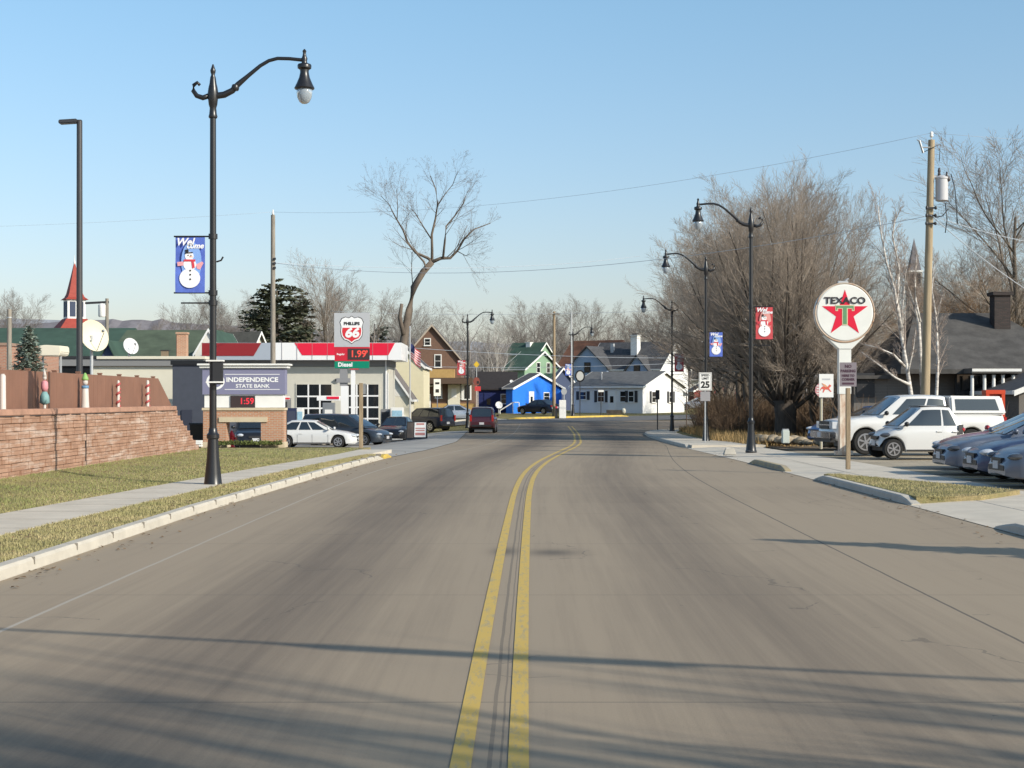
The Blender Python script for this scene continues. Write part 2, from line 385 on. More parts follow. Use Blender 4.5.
WORN = mat('worn_yellow_kerb', (.40, .31, .16), rough=.85, var=.5, scale=2.5, dark=(.27, .24, .2))
for a, b_, m_ in ((2, 22.3, KERB), (27.0, 35.7, KERB), (39.6, 45.6, WORN)):
    struct(kerb('kerb', along(KR, a, b_, .4), m_, side=-1, endslope=1.0))
struct(kerb('kerb', along(KR, 63.5, 112, .8), KERB, side=-1, endslope=1.0))
fk0 = (-.3, 141.6)
struct(kerb('kerb', [(fk0[0] + .78 * s, fk0[1] + .62 * s) for s in np.linspace(0, 14.5, 16)], YKERB, h=.16, wd=.35, side=1))
struct(kerb('kerb', [(fk0[0] + .78 * s, fk0[1] + .62 * s) for s in np.linspace(-22, -.2, 16)], KERB, h=.14, side=1))
mb = MB()
for k in range(26):
    y = 9.0 + 3.05 * k * .52; x = KL(y) - .086; mb.box(x, y, .0925, .168, .014, .08)
struct(mb.build('kerb_joint', mat('kerb_joint_dark', (.22, .2, .17), rough=.95)))
# centre line: two painted yellow stripes, worn at the edges
def paint_mat():
    m = bpy.data.materials.new('road_paint'); m.use_nodes = True; nt = m.node_tree; L = nt.links.new; b = nt.nodes['Principled BSDF']; b.inputs['Roughness'].default_value = .75
    tc = nt.nodes.new('ShaderNodeTexCoord'); n = nt.nodes.new('ShaderNodeTexNoise'); n.inputs['Scale'].default_value = 7; n.inputs['Detail'].default_value = 8; n.inputs['Roughness'].default_value = .75
    mp = nt.nodes.new('ShaderNodeMapping'); mp.inputs['Scale'].default_value = (2.5, .5, 1); L(tc.outputs['Object'], mp.inputs[0]); L(mp.outputs[0], n.inputs['Vector'])
    r = nt.nodes.new('ShaderNodeValToRGB'); r.color_ramp.elements[0].position = .36; r.color_ramp.elements[1].position = .5
    r.color_ramp.elements[0].color = (.36, .29, .16, 1); r.color_ramp.elements[1].color = (.54, .365, .08, 1); L(n.outputs['Fac'], r.inputs['Fac']); L(r.outputs[0], b.inputs['Base Color'])
    return m
PAINT = paint_mat()
for off in (-.142, .142):
    o = strip('road_marking', -10, 122, (lambda y, o=off: CLs(y) + o - .052), (lambda y, o=off: CLs(y) + o + .052), .005, PAINT, step=.8, nlat=1); struct(o)

# left: verge, sidewalk, grass bank, terrace
SWL = lin([-20, 19.8, 34, 50.7, 58], [-6.5, -6.3, -5.55, -4.5, -4.1]); SWF = lin([-20, 23, 42.7, 50, 58], [-7.8, -7.5, -5.95, -5.5, -5.3])
struct(strip('grass_verge', -20, 50.2, SWL, lambda y: KL(y) - .17, .115, GRASS, nlat=4, skirt=.2))
struct(strip('sidewalk', -20, 56, SWF, SWL, .125, CONC, nlat=3, skirt=.2))
struct(strip('grass_bank', -20, 60, lambda y: -9.75 if y < 50 else -9.75 - (y - 50) * .55, SWF, lambda u, y: .115 + .16 * (1 - u) ** 2 * sm((56 - y) / 6), GRASS, nlat=6, skirt=.25))
SWJ = mat('joint_dark', (.33, .31, .28), rough=.9)
mb = MB()
for k in range(46):
    y = -18 + 1.55 * k
    if y < 55: mb.box((SWL(y) + SWF(y)) / 2, y, zg(-6, y) + .1275, SWL(y) - SWF(y) - .02, .018, .004)
struct(mb.build('sidewalk_joint', SWJ))
mb = MB()
for k in range(32):
    y = 13.2 + 1.55 * k; mb.box(8.85, y, zg(8.8, y) + .0525, 1.66, .018, .004)
mb.box(8.0, 37.5, .0525, .016, 49, .004); struct(mb.build('sidewalk_joint', SWJ))
TERR = mat('gravel', (.42, .36, .29), rough=.95, var=.5, scale=9, bump=.6, bscale=30)
tm = MB(); tm.box(-30, 14, .74, 39.5, 68, 1.5); struct(tm.build('terrace', TERR))
# gas station lot
struct(strip('station_lot', 51.5, 108, lambda y: -40, lambda y: KL(y) - .02, .008, LOTC, step=1.5, nlat=24))
# right: sidewalk, driveway apron, lot
struct(strip('sidewalk', -10, 63, lambda y: KR(y) - .03, lambda y: 9.7, lambda u, y: .008 + .045 * sm(u / .45), CONC, nlat=8))
struct(strip('sidewalk', 63, 106, lambda y: KR(y) + .19, lambda y: KR(y) + 1.9 + 1.2 * sm((75 - y) / 10), .125, CONC, nlat=3, skirt=.2))
struct(strip('grass_bank', 76, 110, lambda y: KR(y) + 1.95, lambda y: KR(y) + 9, .1, GRASSFAR, nlat=5, skirt=.15))
struct(strip('parking_lot', 4, 57, lambda y: 9.72, lambda y: 60, .045, LOT, step=1.5, nlat=18))
struct(strip('grass_bank', 57, 76, lambda y: 10.2, lambda y: 50, .04, DIRT, nlat=6, skirt=.15))
isl = MB()   # grass island behind the kerb at the wooden post
ip = [(6.9, 27.3), (8.1, 27.6), (9.3, 29.3), (8.3, 32.5), (7.3, 35.3), (6.92, 35.5)]
isl.v = [(x, y, .135) for x, y in ip] + [(x, y, .0) for x, y in ip]
isl.f = [tuple(range(6))] + [(i, i + 6, (i + 1) % 6 + 6, (i + 1) % 6) for i in range(6)]
struct(isl.build('grass_island', GRASS))
# stall lines in the lot
STALL = mat('stall_paint', (.5, .38, .1), rough=.8, var=.4, scale=6)
mb = MB()
for y in (30.2, 33.05, 35.75, 38.4): mb.box(12.2, y, zg(12, y) + .05, 4.6, .09, .004)
struct(mb.build('stall_marking', STALL))

# grass blades: one object of ground cover
def blades(name, n, region, h, m, seed):
    rnd = random.Random(seed); mb = MB()
    for _ in range(n):
        x, y, z = region(rnd)
        if x is None: continue
        hh = h * (.5 + rnd.random()); a = rnd.random() * 6.28; dx, dy = math.cos(a) * .007, math.sin(a) * .007; lx, ly = rnd.uniform(-.6, .6) * hh, rnd.uniform(-.6, .6) * hh
        k = len(mb.v); mb.v += [(x - dx, y - dy, z - .01), (x + dx, y + dy, z - .01), (x + lx, y + ly, z + hh)]; mb.f.append((k, k + 1, k + 2))
    o = mb.build(name, m, smooth=True); o['kind'] = 'stuff'; return o
GB1 = mat('blade_straw', (.40, .335, .185), rough=.9, var=.25, scale=1.0, dark=(.27, .26, .115), spec=.1)
GB2 = mat('blade_green', (.18, .22, .075), rough=.9, var=.25, scale=.6, dark=(.32, .29, .13), spec=.1)
def reg_verge(r):
    y = 13 + 37 * r.random() ** 1.5; u = r.random(); a, b = SWL(y), KL(y) - .17; return a + (b - a) * u, y, zg(-5, y) + .115
def reg_bank(r):
    y = 20 + 38 * r.random() ** 1.3; u = r.random() ** 1.2; a = -9.75 if y < 50 else -9.75 - (y - 50) * .55; b = SWF(y); return a + (b - a) * u, y, zg(-7, y) + .115 + .16 * (1 - u) ** 2 * sm((56 - y) / 6)
def reg_bank_low(r):
    y = 20 + 36 * r.random() ** 1.3; u = 1 - .55 * r.random() ** 1.3; a = -9.75 if y < 50 else -9.75 - (y - 50) * .55; b = SWF(y); return a + (b - a) * u, y, zg(-7, y) + .115 + .16 * (1 - u) ** 2 * sm((56 - y) / 6)
def reg_isl(r):
    y = 27.3 + 8 * r.random(); a = 6.92; b = float(np.interp(y, [27.3, 27.6, 29.3, 32.5, 35.3], [7.4, 8.1, 9.2, 8.2, 7.2])); return a + (b - a) * r.random(), y, .135
def reg_straw(r): return reg_verge(r)
tag(blades('grass', 42000, reg_verge, .03, GB1, 1), 'straw coloured winter grass on the verge beside the kerb', 'grass', kind='stuff')
tag(blades('grass', 34000, reg_bank, .034, GB2, 2), 'greenish grass between the sidewalk and the block wall', 'grass', kind='stuff')
tag(blades('grass', 16000, reg_bank_low, .03, GB1, 7), 'straw coloured grass along the house side of the sidewalk', 'grass', kind='stuff')
tag(blades('grass', 7000, reg_isl, .03, GB1, 3), 'dry grass on the small island around the wooden post', 'grass', kind='stuff')

# distant hills with wooded tops
def hill(name, pts, Y, depth, m, seed):
    rnd = random.Random(seed); mb = MB(); n = 260; xs_ = np.linspace(pts[0][0], pts[-1][0], n)
    for j, (dy, hh) in enumerate(((0, 0), (depth * .25, .55), (depth * .5, 1.0), (depth, .8))):
        for x in xs_:
            px_ = 512 + x / Y * F
            top = float(np.interp(x, [p[0] for p in pts], [p[1] for p in pts]))
            mb.v.append((x, Y + dy, top * hh + (rnd.uniform(-1, 1) * 1.6 + 1.2 * math.sin(x * .03 + j)) * (hh > 0)))
    for j in range(3):
        for i in range(n - 1): a = j * n + i; mb.f.append((a, a + 1, a + n + 1, a + n))
    o = mb.build(name, m); return struct(o)
HILL = mat('wooded_hill_haze', (.20, .19, .205), rough=1, var=.3, scale=.05, spec=0)  # distance haze mixed into the wooded colour
HILL2 = mat('wooded_hill_far_haze', (.27, .285, .315), rough=1, var=.15, scale=.04, spec=0)  # stronger haze in the colour of the farther ridge
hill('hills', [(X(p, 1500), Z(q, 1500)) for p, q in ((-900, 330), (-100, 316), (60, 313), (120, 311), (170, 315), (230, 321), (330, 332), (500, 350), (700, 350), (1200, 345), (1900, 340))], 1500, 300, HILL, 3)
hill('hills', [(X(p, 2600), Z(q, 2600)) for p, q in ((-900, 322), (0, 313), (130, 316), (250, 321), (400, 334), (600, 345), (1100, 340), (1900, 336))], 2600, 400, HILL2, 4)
# ================================================================= street lamps and banners
GLOBE = mat('lamp_globe', (.40, .46, .52), rough=.12, spec=.6); GLOBE.node_tree.nodes['Principled BSDF'].inputs['Transmission Weight'].default_value = .35
LAMPBLK = mat('lamp_black', (.016, .016, .018), rough=.33, spec=.55)
def make_lamp(name, label):
    t = thing(name, label, 'street lamp', group='black goose-neck street lamps')
    MB().lathe([(.19, 0), (.195, .06), (.178, .1), (.155, .3), (.125, .6), (.108, .88), (.102, .98), (.125, 1.0), (.125, 1.07), (.09, 1.11), (.08, 1.2)], 20).build('base', LAMPBLK, t, True, 40)
    MB().lathe([(.072, 1.15), (.068, 3), (.06, 7.3)], 16).build('pole', LAMPBLK, t, True, 40)
    MB().lathe([(.08, 7.3), (.09, 7.33), (.075, 7.38), (.065, 7.5), (.085, 7.56), (.1, 7.68), (.105, 7.8), (.09, 7.9), (.07, 7.98), (.055, 8.1), (.035, 8.15), (.05, 8.2), (.055, 8.24), (.035, 8.29), (.012, 8.36)], 14).build('finial', LAMPBLK, t, True, 50)
    sc = MB(); sc.tube([(-.08, 0, 7.74), (-.2, 0, 7.7), (-.32, 0, 7.74), (-.39, 0, 7.84), (-.38, 0, 7.95), (-.31, 0, 8.0), (-.26, 0, 7.95)], [.055, .052, .048, .044, .04, .036, .03], 8); sc.build('scroll', LAMPBLK, t, True)
    ar = MB(); P = [(.08, 0, 7.74), (.22, 0, 7.76), (.38, 0, 7.84), (.5, 0, 7.97), (.7, 0, 8.14), (.93, 0, 8.33), (1.1, 0, 8.43), (1.27, 0, 8.475), (1.5, 0, 8.47), (1.79, 0, 8.44)]
    ar.tube(P, [.065, .065, .06, .055, .04, .036, .035, .035, .035, .036], 10); ar.lathe([(.06, -.06), (.075, -.03), (.075, .03), (.06, .06)], 10, (.44, 0, 7.9)); ar.build('arm', LAMPBLK, t, True, 50)
    h = MB().lathe([(.19, 7.87), (.2, 7.89), (.155, 7.98), (.105, 8.1), (.085, 8.2), (.09, 8.25), (.135, 8.28), (.14, 8.33), (.125, 8.36), (.06, 8.38), (.05, 8.42), (.062, 8.47), (.04, 8.52), (.03, 8.58), (.04, 8.62), (.01, 8.66)], 18, (1.8, 0, 0)).build('lamp_head', LAMPBLK, t, True, 50)
    MB().lathe([(.155, 7.885), (.158, 7.8), (.14, 7.7), (.1, 7.62), (.05, 7.585), (.01, 7.58)], 16, (1.8, 0, 0)).build('globe', GLOBE, h, True)
    for z, x1 in ((4.97, -.77), (3.86, -.77), (3.66, -.63)):
        br = MB(); br.tube([(-.05, 0, z), (x1, 0, z)], .017, 6); br.lathe([(.09, -.05), (.09, .05)], 10, (0, 0, z)); br.build('banner_bracket', LAMPBLK, t, True, 40)
    rc = MB(); rc.tube([(.07, 0, 4.47), (.16, 0, 4.5), (.2, 0, 4.57)], .018, 6); rc.build('flag_holder', LAMPBLK, t)
    return t
BLUEB = mat('banner_blue', (.10, .17, .55), rough=.7, var=.35, scale=2.2, dark=(.07, .11, .42))
BLUEL = mat('banner_light_blue', (.22, .38, .75), rough=.7)
REDB = mat('banner_red', (.55, .07, .08), rough=.7, var=.3, scale=2.5)
PINKB = mat('banner_pale_red', (.68, .3, .27), rough=.7)
SNOW = mat('snow_print', (.82, .82, .84), rough=.7)
BLK = mat('black_print', (.02, .02, .02), rough=.6); ORNG = mat('orange_print', (.7, .25, .05), rough=.6); REDP = mat('red_print', (.6, .05, .07), rough=.6)
PINKP = mat('pink_print', (.75, .35, .38), rough=.7)
def make_banner(kind, label, loc):
    blue = kind == 'blue'
    t = thing('banner', label, 'banner', loc, group='snowman banners on the street lamps')
    b = MB(); n = 6
    for i in range(n + 1):
        z = -.55 + 1.1 * i / n; b.v += [(-.29, .02 * math.sin(z * 5) - .004, z), (.29, .015 * math.sin(z * 4 + 1) - .004, z), (-.29, .02 * math.sin(z * 5) + .004, z), (.29, .015 * math.sin(z * 4 + 1) + .004, z)]
    for i in range(n):
        a = 4 * i; b.f += [(a, a + 1, a + 5, a + 4), (a + 3, a + 2, a + 6, a + 7), (a + 2, a, a + 4, a + 6), (a + 1, a + 3, a + 7, a + 5)]
    b.f += [(0, 2, 3, 1), (4 * n, 4 * n + 1, 4 * n + 3, 4 * n + 2)]
    b.build('cloth', BLUEB if blue else REDB, t)
    MB().disc(.03, .05, .2, .4, -.029, .004).build('glow_print', BLUEL if blue else PINKB, t)
    s = MB(); s.disc(0, -.27, .205, .19, -.036, .005); s.disc(0, .0, .125, .12, -.0365, .005); s.disc(-.01, .165, .085, .085, -.037, .005); sm_ = s.build('snowman_print', SNOW, t)
    h = MB(); h.xz([(-.1, .21), (.06, .225), (.06, .245), (-.09, .235)], -.0425); h.xz([(-.085, .24), (-.02, .245), (-.03, .3), (-.09, .29)], -.0428); h.build('hat_print', BLK, sm_)
    for ex in (-.03, .025): MB().disc(ex, .18, .012, .012, -.0425, n=8).build('eye_print', BLK, sm_)
    for z in (-.12, -.2, -.29): MB().disc(.01, z, .018, .018, -.0425, n=10).build('button_print', BLK, sm_)
    MB().xz([(0, .165), (.07, .15), (0, .145)], -.0425).build('nose_print', ORNG, sm_)
    h = MB(); h.xz([(-.12, .06), (.11, .06), (.11, .1), (-.11, .1)], -.0425); h.xz([(.03, .07), (.08, .07), (.1, -.06), (.05, -.08)], -.0428); h.build('scarf_print', REDP, sm_)
    h = MB(); h.xz([(-.12, -.02), (-.24, -.03), (-.25, .05), (-.12, .06)], -.0345); h.build('mitten_print', PINKP if blue else REDP, sm_); h = MB(); h.xz([(.12, .0), (.24, .06), (.27, .03), (.2, -.1), (.14, -.08)], -.0345); h.build('mitten_print', PINKP if blue else REDP, sm_)
    text('lettering', 'Wel', .2, SNOW, t, -.1, -.036, .44, shear=.3, bold=.006)
    text('lettering', 'come', .15, SNOW, t, .1, -.036, .365, shear=.3, bold=.005)
    return t
lamp0 = make_lamp('street_lamp', 'tall black street lamp nearest on the left, beside the sidewalk, arm over the road')
LP = [(213, 31.5, 0, None, 'blue'), (751, 54.4, 1, 'first black street lamp on the right, behind the yellow kerb and red banner', 'red'),
      (706, 71.6, 1, 'black street lamp on the right carrying the blue banner and speed sign', 'blue'),
      (672, 101, 1, 'farthest right hand street lamp, in front of the white cottage', 'red'),
      (467.5, 117, 0, 'black street lamp behind the maroon car, with a red banner', 'red'),
      (573, 152, 0, 'small distant street lamp at the junction, left of the white cottage', 'blue')]
BL = ['blue snowman banner on the near left street lamp', 'bright red snowman banner on the first right hand lamp', 'blue snowman banner above the speed limit sign', 'red snowman banner in front of the white house gable', 'red banner on the lamp before the brick house', 'tiny blue banner at the far junction lamp']
for i, (px, Y, side, lab, kind) in enumerate(LP):
    o = lamp0 if i == 0 else copy_tree(lamp0)
    x = X(px, Y); z = zg(x, Y) + (.03 if i in (0, 2, 3) else (.05 if i == 1 else .0)); o.location = (x, Y, z); o.rotation_euler = (0, 0, math.pi * side)
    if lab: o['label'] = lab
    make_banner(kind, BL[i], (x + (.45 if side else -.45), Y, z + 4.415))
# box strapped to the near lamp
t = thing('pole_box', 'dark box strapped to the near left lamp post with pale bands', 'equipment box', (X(213, 31.5) + .12, 31.36, 2.1))
MB().box(.0, 0, .22, .2, .12, .47).build('housing', DARKMETAL, t, bevel=.01)
for z in (.03, .45): MB().box(-.05, -.005, z, .34, .16, .028).build('strap', WHITE, t)

# ================================================================= left: block wall, fence, things behind
WALLM = brick_mat('split_block', (.31, .175, .115), (.40, .24, .165), (.28, .155, .105), bw=.38, bh=.156, ms=.004, blotch=(.66, .57, .50), blotch_amt=.8, bump=1.0)
CAPM = mat('wall_cap', (.42, .24, .17), rough=.9, var=.25, scale=3, bump=.3)
t = thing('retaining_wall', 'long reddish split block retaining wall with whitish stains and stepped end', 'retaining wall', (-9.75, 0, 0))
w = MB(); w.box(-.15, 3.9, .77, .3, 47.7, 1.4); wr_ = random.Random(9)
for j in range(9):
    ye = 46.2 + (9 - j) * .46 - .1; y = 27.75 - .19 * (j % 2); w.box(-.18, (27.75 + ye) / 2, .07 + .156 * j + .078, .24, ye - 27.75 - .02, .156)
    while y < ye - .05:
        L_ = min(.38, ye - y); d_ = wr_.uniform(-.016, .018); w.box(-.15 + d_, y + L_ / 2, .07 + .156 * j + .078 + wr_.uniform(-.003, .003), .3, L_ - .012, .145, rz=wr_.uniform(-.035, .035)); y += .38
w.build('blocks', WALLM, t)
c = MB(); c.box(-.15, 13.2, 1.535, .36, 66.4, .125)
for j in range(1, 9): c.box(-.15, 46.2 + (9 - j) * .46 - .31, .07 + .156 * j + .025, .33, .44, .05)
c.build('cap', CAPM, t, bevel=.015)
MB().box(.003, 36.6, .78, .02, .035, 1.4).build('control_joint', DARKMETAL, t)
MB().box(.004, 13.2, 1.462, .02, 66.2, .018).build('shadow_gap', DARKMETAL, t)
# fence
FENCE = mat('brown_vinyl', (.235, .12, .08), rough=.6, var=.12, scale=1.5)
FENCE2 = mat('brown_vinyl_dark', (.10, .055, .04), rough=.6)
fx = -10.32
t = thing('board_fence', 'long brown board fence on top of the block wall, sloping end', 'fence', (fx, 0, 1.5))
def fence_boards():
    mb = MB(); y = -4.0
    rnd = random.Random(5)
    while y < 46.6:
        mb.box(rnd.uniform(-.002, .002), y + .1, .49, .03, .198, .82); y += .2
    k = 0
    while y < 48.4:
        h0 = .9 - (y - 46.6) / 1.9 * .82; h1 = .9 - (y + .2 - 46.6) / 1.9 * .82
        mb.hexa([(-.015, y, .08), (.015, y, .08), (.015, y + .194, .08), (-.015, y + .194, .08), (-.015, y, h0), (.015, y, h0), (.015, y + .194, max(.1, h1)), (-.015, y + .194, max(.1, h1))]); y += .2
    return mb
fence_boards().build('board_panel', FENCE, t)
for k in range(15):
    y = 18.4 + 2.0 * k
    p = MB(); p.box(-.09, y, .42, .09, .09, 1.02); p.box(-.09, y, .945, .11, .11, .03); p.build('post', FENCE, t)
MB().box(.018, 35.6, .49, .02, .12, .84).build('fence_gap', FENCE2, t)
r = MB(); r.box(0, 21.3, .06, .06, 50.6, .05); r.build('rail', FENCE2, t)
# rocks along the fence foot: loose gravel and stones
rnd = random.Random(11); mb = MB()
for _ in range(170):
    y = rnd.uniform(29, 47); s = rnd.uniform(.03, .11); mb.ell(fx + rnd.uniform(.1, .33), y, 1.5 + s * .3, s, s * 1.2, s * .6, 7, 5)
tag(mb.build('rubble', mat('pale_stone', (.48, .44, .38), rough=.9, var=.6, scale=1.2, dark=(.1, .09, .08)), smooth=True, angle=40), 'loose pale and dark stones along the fence foot on the wall', 'stones', kind='stuff')
# painted holiday posts in front of the fence
REDC = mat('cane_red', (.42, .09, .09), rough=.6); CANEW = mat('cane_white', (.55, .5, .46), rough=.5)
def cane(label, y, h, stripe, w_=.09, group='striped holiday posts along the fence'):
    t = thing('holiday_post', label, 'decoration', (fx + .2, y, 1.5), group=group)
    MB().lathe([(w_, 0), (w_, .05), (w_ * .55, .06), (w_ * .5, h), (w_ * .3, h + .04)], 10).build('shaft', CANEW, t, True, 40)
    s = MB(); n = 36; 
    for q in range(int(h / .22)):
        z0 = .1 + q * .22; pts = [(math.cos(i / 9 * 6.28) * w_ * .52, math.sin(i / 9 * 6.28) * w_ * .52, z0 + i * .018) for i in range(10) if z0 + i * .018 < h]
        if len(pts) > 2: s.tube(pts, .035, 5)
    s.build('stripe', stripe, t, True)
    return t
TEAL = mat('teal_ribbon', (.18, .33, .33), rough=.6); PINKR = mat('pink_ribbon', (.62, .25, .28), rough=.6); GREENR = mat('green_ribbon', (.22, .4, .12), rough=.6); BLUER = mat('blue_ribbon', (.12, .25, .4), rough=.6)
yy = lambda px: fx * F / (px - 512) * .985
c1 = cane('white holiday post with red candy stripes, second from the fence end', yy(116.5), .74, REDC, .075)
c2 = cane('white holiday post with few red bands, nearest the fence end', yy(146), .78, REDC, .085)
t = thing('holiday_figure', 'narrow holiday figure with pink bow and teal skirt against the brown fence', 'decoration', (fx + .2, yy(42.5), 1.5))
MB().lathe([(.07, 0), (.03, .06), (.035, .2), (.03, .3)], 10).build('shoe', CANEW, t, True)
MB().lathe([(.04, .18), (.11, .22), (.1, .36), (.05, .46)], 12).build('skirt', TEAL, t, True)
MB().lathe([(.05, .46), (.08, .54), (.075, .66), (.03, .7)], 12).build('coat', PINKR, t, True)
b = MB(); b.ell(0, 0, .76, .045, .045, .055); b.build('head', CANEW, t, True); MB().lathe([(.05, .79), (.025, .87), (.005, .95)], 10).build('hat', CANEW, t, True)
t = thing('holiday_figure', 'tall white holiday figure with green cap and blue scarf on the fence', 'decoration', (fx + .2, yy(83.2), 1.5))
MB().lathe([(.12, 0), (.1, .1), (.09, .3), (.08, .55), (.05, .62)], 12).build('body', CANEW, t, True)
MB().lathe([(.085, .55), (.09, .58), (.085, .62)], 12).build('scarf', BLUER, t, True)
MB().ell(0, 0, .7, .07, .07, .08).build('head', CANEW, t, True); MB().lathe([(.085, .75), (.08, .79), (.05, .86), (.02, .92)], 10).build('hat', GREENR, t, True)
t = thing('holiday_post', 'plain white holiday post at the left picture edge', 'decoration', (fx + .2, yy(0.5), 1.5), group='striped holiday posts along the fence')
MB().lathe([(.11, 0), (.08, .05), (.065, .1), (.06, .76), (.03, .8)], 10).build('shaft', CANEW, t, True)

# tall parking-lot light
x, Y = X(79.5, 44), 44; base = 1.49
LPOLE = mat('bronze_pole', (.06, .06, .065), rough=.4, metal=.3)
t = thing('parking_lot_light', 'very tall plain pole with a flat shoebox light pointing left', 'light pole', (x, Y, base))
top = Z(121, Y) - base
MB().lathe([(.17, 0), (.17, .06), (.09, .07), (.078, top)], 14).build('pole', LPOLE, t, True, 40)
MB().box(-.3, 0, top - .02, .5, .26, .11, ry=-.06).build('lamp_head', LPOLE, t, bevel=.02)
MB().box(-.04, 0, top - .02, .2, .1, .1).build('bracket', LPOLE, t)

# spruce, bits of buildings far left
REDBR = brick_mat('red_brick', (.33, .13, .08), (.40, .18, .11), (.35, .28, .22), bump=.2)
def gable_house(name, label, cat, loc, rot, L, W, wh, rise, wallm, roofm, oh=.35, trim=WHITE, windows=(), gablem=None, chimney=None, group=None, pitch_ext=0.0, base=.0):
    """local axes: gable face along +x at y=0 (outward -y), long side along +y at x=0 (outward -x)"""
    t = thing(name, label, cat, loc, math.radians(rot), group)
    m = MB(); m.v = [(0, 0, -.6), (W, 0, -.6), (W, L, -.6), (0, L, -.6), (0, 0, wh), (W, 0, wh), (W, L, wh), (0, L, wh), (W / 2, 0, wh + rise), (W / 2, L, wh + rise)]
    m.f = [(0, 1, 5, 8, 4), (2, 3, 7, 9, 6), (1, 2, 6, 5), (3, 0, 4, 7), (0, 3, 2, 1)]
    m.build('wall', wallm, t)
    if gablem:
        g = MB(); g.xz([(.05, wh + .05), (W - .05, wh + .05), (W / 2, wh + rise - .05)], -.02, .02); g.build('gable_cladding', gablem, t)
    sl = rise / (W / 2); th = .14
    rf = MB()
    for sgn in (0, 1):
        def P(u, y, dz):  # u = horizontal distance from the eave line inward (negative = overhang)
            z = wh + u * sl + dz + .03; xx = u if sgn == 0 else W - u; return (xx, y, z)
        q = [P(-oh, -oh, 0), P(W / 2, -oh, 0), P(W / 2, L + oh, 0), P(-oh, L + oh, 0), P(-oh, -oh, th), P(W / 2, -oh, th), P(W / 2, L + oh, th), P(-oh, L + oh, th)]
        rf.hexa(q)
    roof = rf.build('roof', roofm, t)
    if trim:
        tr = MB()
        for sgn in (0, 1):
            for yf in (-oh - .03, L + oh + .0):
                def P(u, y, dz):
                    z = wh + u * sl + dz + .03; xx = u if sgn == 0 else W - u; return (xx, y, z)
                tr.hexa([P(-oh, yf, -.08), P(W / 2, yf, -.08), P(W / 2, yf + .03, -.08), P(-oh, yf + .03, -.08), P(-oh, yf, th + .01), P(W / 2, yf, th + .01), P(W / 2, yf + .03, th + .01), P(-oh, yf + .03, th + .01)])
            xx = -oh - .03 if sgn == 0 else W + oh + .03; tr.box(xx, L / 2, wh - oh * sl + .1, .04, L + 2 * oh, .16)
        tr.build('trim', trim, t)
    for wd in windows:
        face, u, z, w_, h_ = wd[:5]; kind = wd[5] if len(wd) > 5 else 'window'; fm = wd[6] if len(wd) > 6 else WHITE
        f = MB(); g = MB(); fr = .09
        f.box(0, 0, 0, w_ + 2 * fr, .06, h_ + 2 * fr)
        if kind == 'door': g.box(0, -.035, .1, w_ * .5, .01, h_ * .35)
        else:
            g.box(0, -.036, 0, w_, .014, h_); f.box(0, -.02, 0, w_ + 2 * fr, .07, .04); f.box(0, -.06, -h_ / 2 - fr, w_ + .3, .1, .05)
        fo = f.build(kind, fm, t); go = g.build('pane', GLASSD, fo)
        if kind == 'shuttered':
            fo.name = 'window'; s = MB()
            for sx in (-1, 1): s.box(sx * (w_ / 2 + fr + .2), -.01, 0, .34, .05, h_ + .15)
            s.build('shutter', DARKMETAL, fo)
        if face == 'g': fo.location = (u, -.03, z)
        elif face == 's': fo.location = (-.03, u, z); fo.rotation_euler = (0, 0, -math.pi / 2)
        elif face == 'r': fo.location = (W + .03, u, z); fo.rotation_euler = (0, 0, math.pi / 2)
    if chimney:
        cx, cy, ch, cm = chimney; c = MB(); zz = wh + rise - abs(cx - W / 2) * sl; c.box(cx, cy, zz - .3 + ch / 2, .7, .7, ch + .6); c.box(cx, cy, zz + ch + .03, .82, .82, .1); c.build('chimney', cm, roof)
    return t
ROOFG = mat('dark_grey_shingle', (.075, .075, .08), rough=.9, var=.35, scale=2.5, bump=.4, bscale=12)
ROOFGR = mat('green_roof', (.045, .085, .06), rough=.8, var=.25, scale=.8)
ROOFOL = mat('olive_roof', (.085, .11, .07), rough=.85, var=.3, scale=.8)
ROOFBR = mat('rusty_roof', (.19, .085, .05), rough=.9, var=.3, scale=.8)
SLATE = siding_mat('slate_blue_siding', (.07, .085, .14))
gw = mat('off_white_siding', (.7, .68, .62), rough=.6, var=.05)

# church with red steeple, behind the green roof
Y = 135; x = X(74.5, Y); g0 = zg(x, Y)
t = thing('church', 'church lantern with red flared spire and white louvred belfry above green roof', 'church', (x, Y, g0))
RSPIRE = mat('red_spire', (.30, .05, .035), rough=.7, var=.15)
s = 1600 / Y; zb = lambda py: Z(py, Y) - g0
MB().box(0, 0, zb(333) / 2 - .3, 6, 6, zb(333)).build('tower', gw, t)
m = MB(); a, b_ = 1.3, 1.05; m.hexa([(-1.7, -1.7, zb(332)), (1.7, -1.7, zb(332)), (1.7, 1.7, zb(332)), (-1.7, 1.7, zb(332)), (-.85, -.85, zb(319)), (.85, -.85, zb(319)), (.85, .85, zb(319)), (-.85, .85, zb(319))]); m.build('skirt_roof', RSPIRE, t)
be = MB(); be.box(0, 0, (zb(319) + zb(300)) / 2, 1.5, 1.5, zb(300) - zb(319)); be = be.build('belfry', WHITE, t)
lv = MB(); hz = (zb(319) + zb(300)) / 2; hh = (zb(303) - zb(318))
for k in range(4):
    c_, s_ = math.cos(k * math.pi / 2), math.sin(k * math.pi / 2)
    for o in (-.33, .33): lv.box(o * c_ + .76 * s_, o * s_ - .76 * c_, hz, .48 if abs(c_) > .5 else .04, .04 if abs(c_) > .5 else .48, hh)
lv.build('louvre', mat('louvre_blue', (.03, .045, .09), rough=.6), be)
m = MB(); prof = [(.96, zb(300)), (.7, zb(297.5)), (.57, zb(294)), (.39, zb(284)), (.22, zb(274)), (.06, zb(264))]
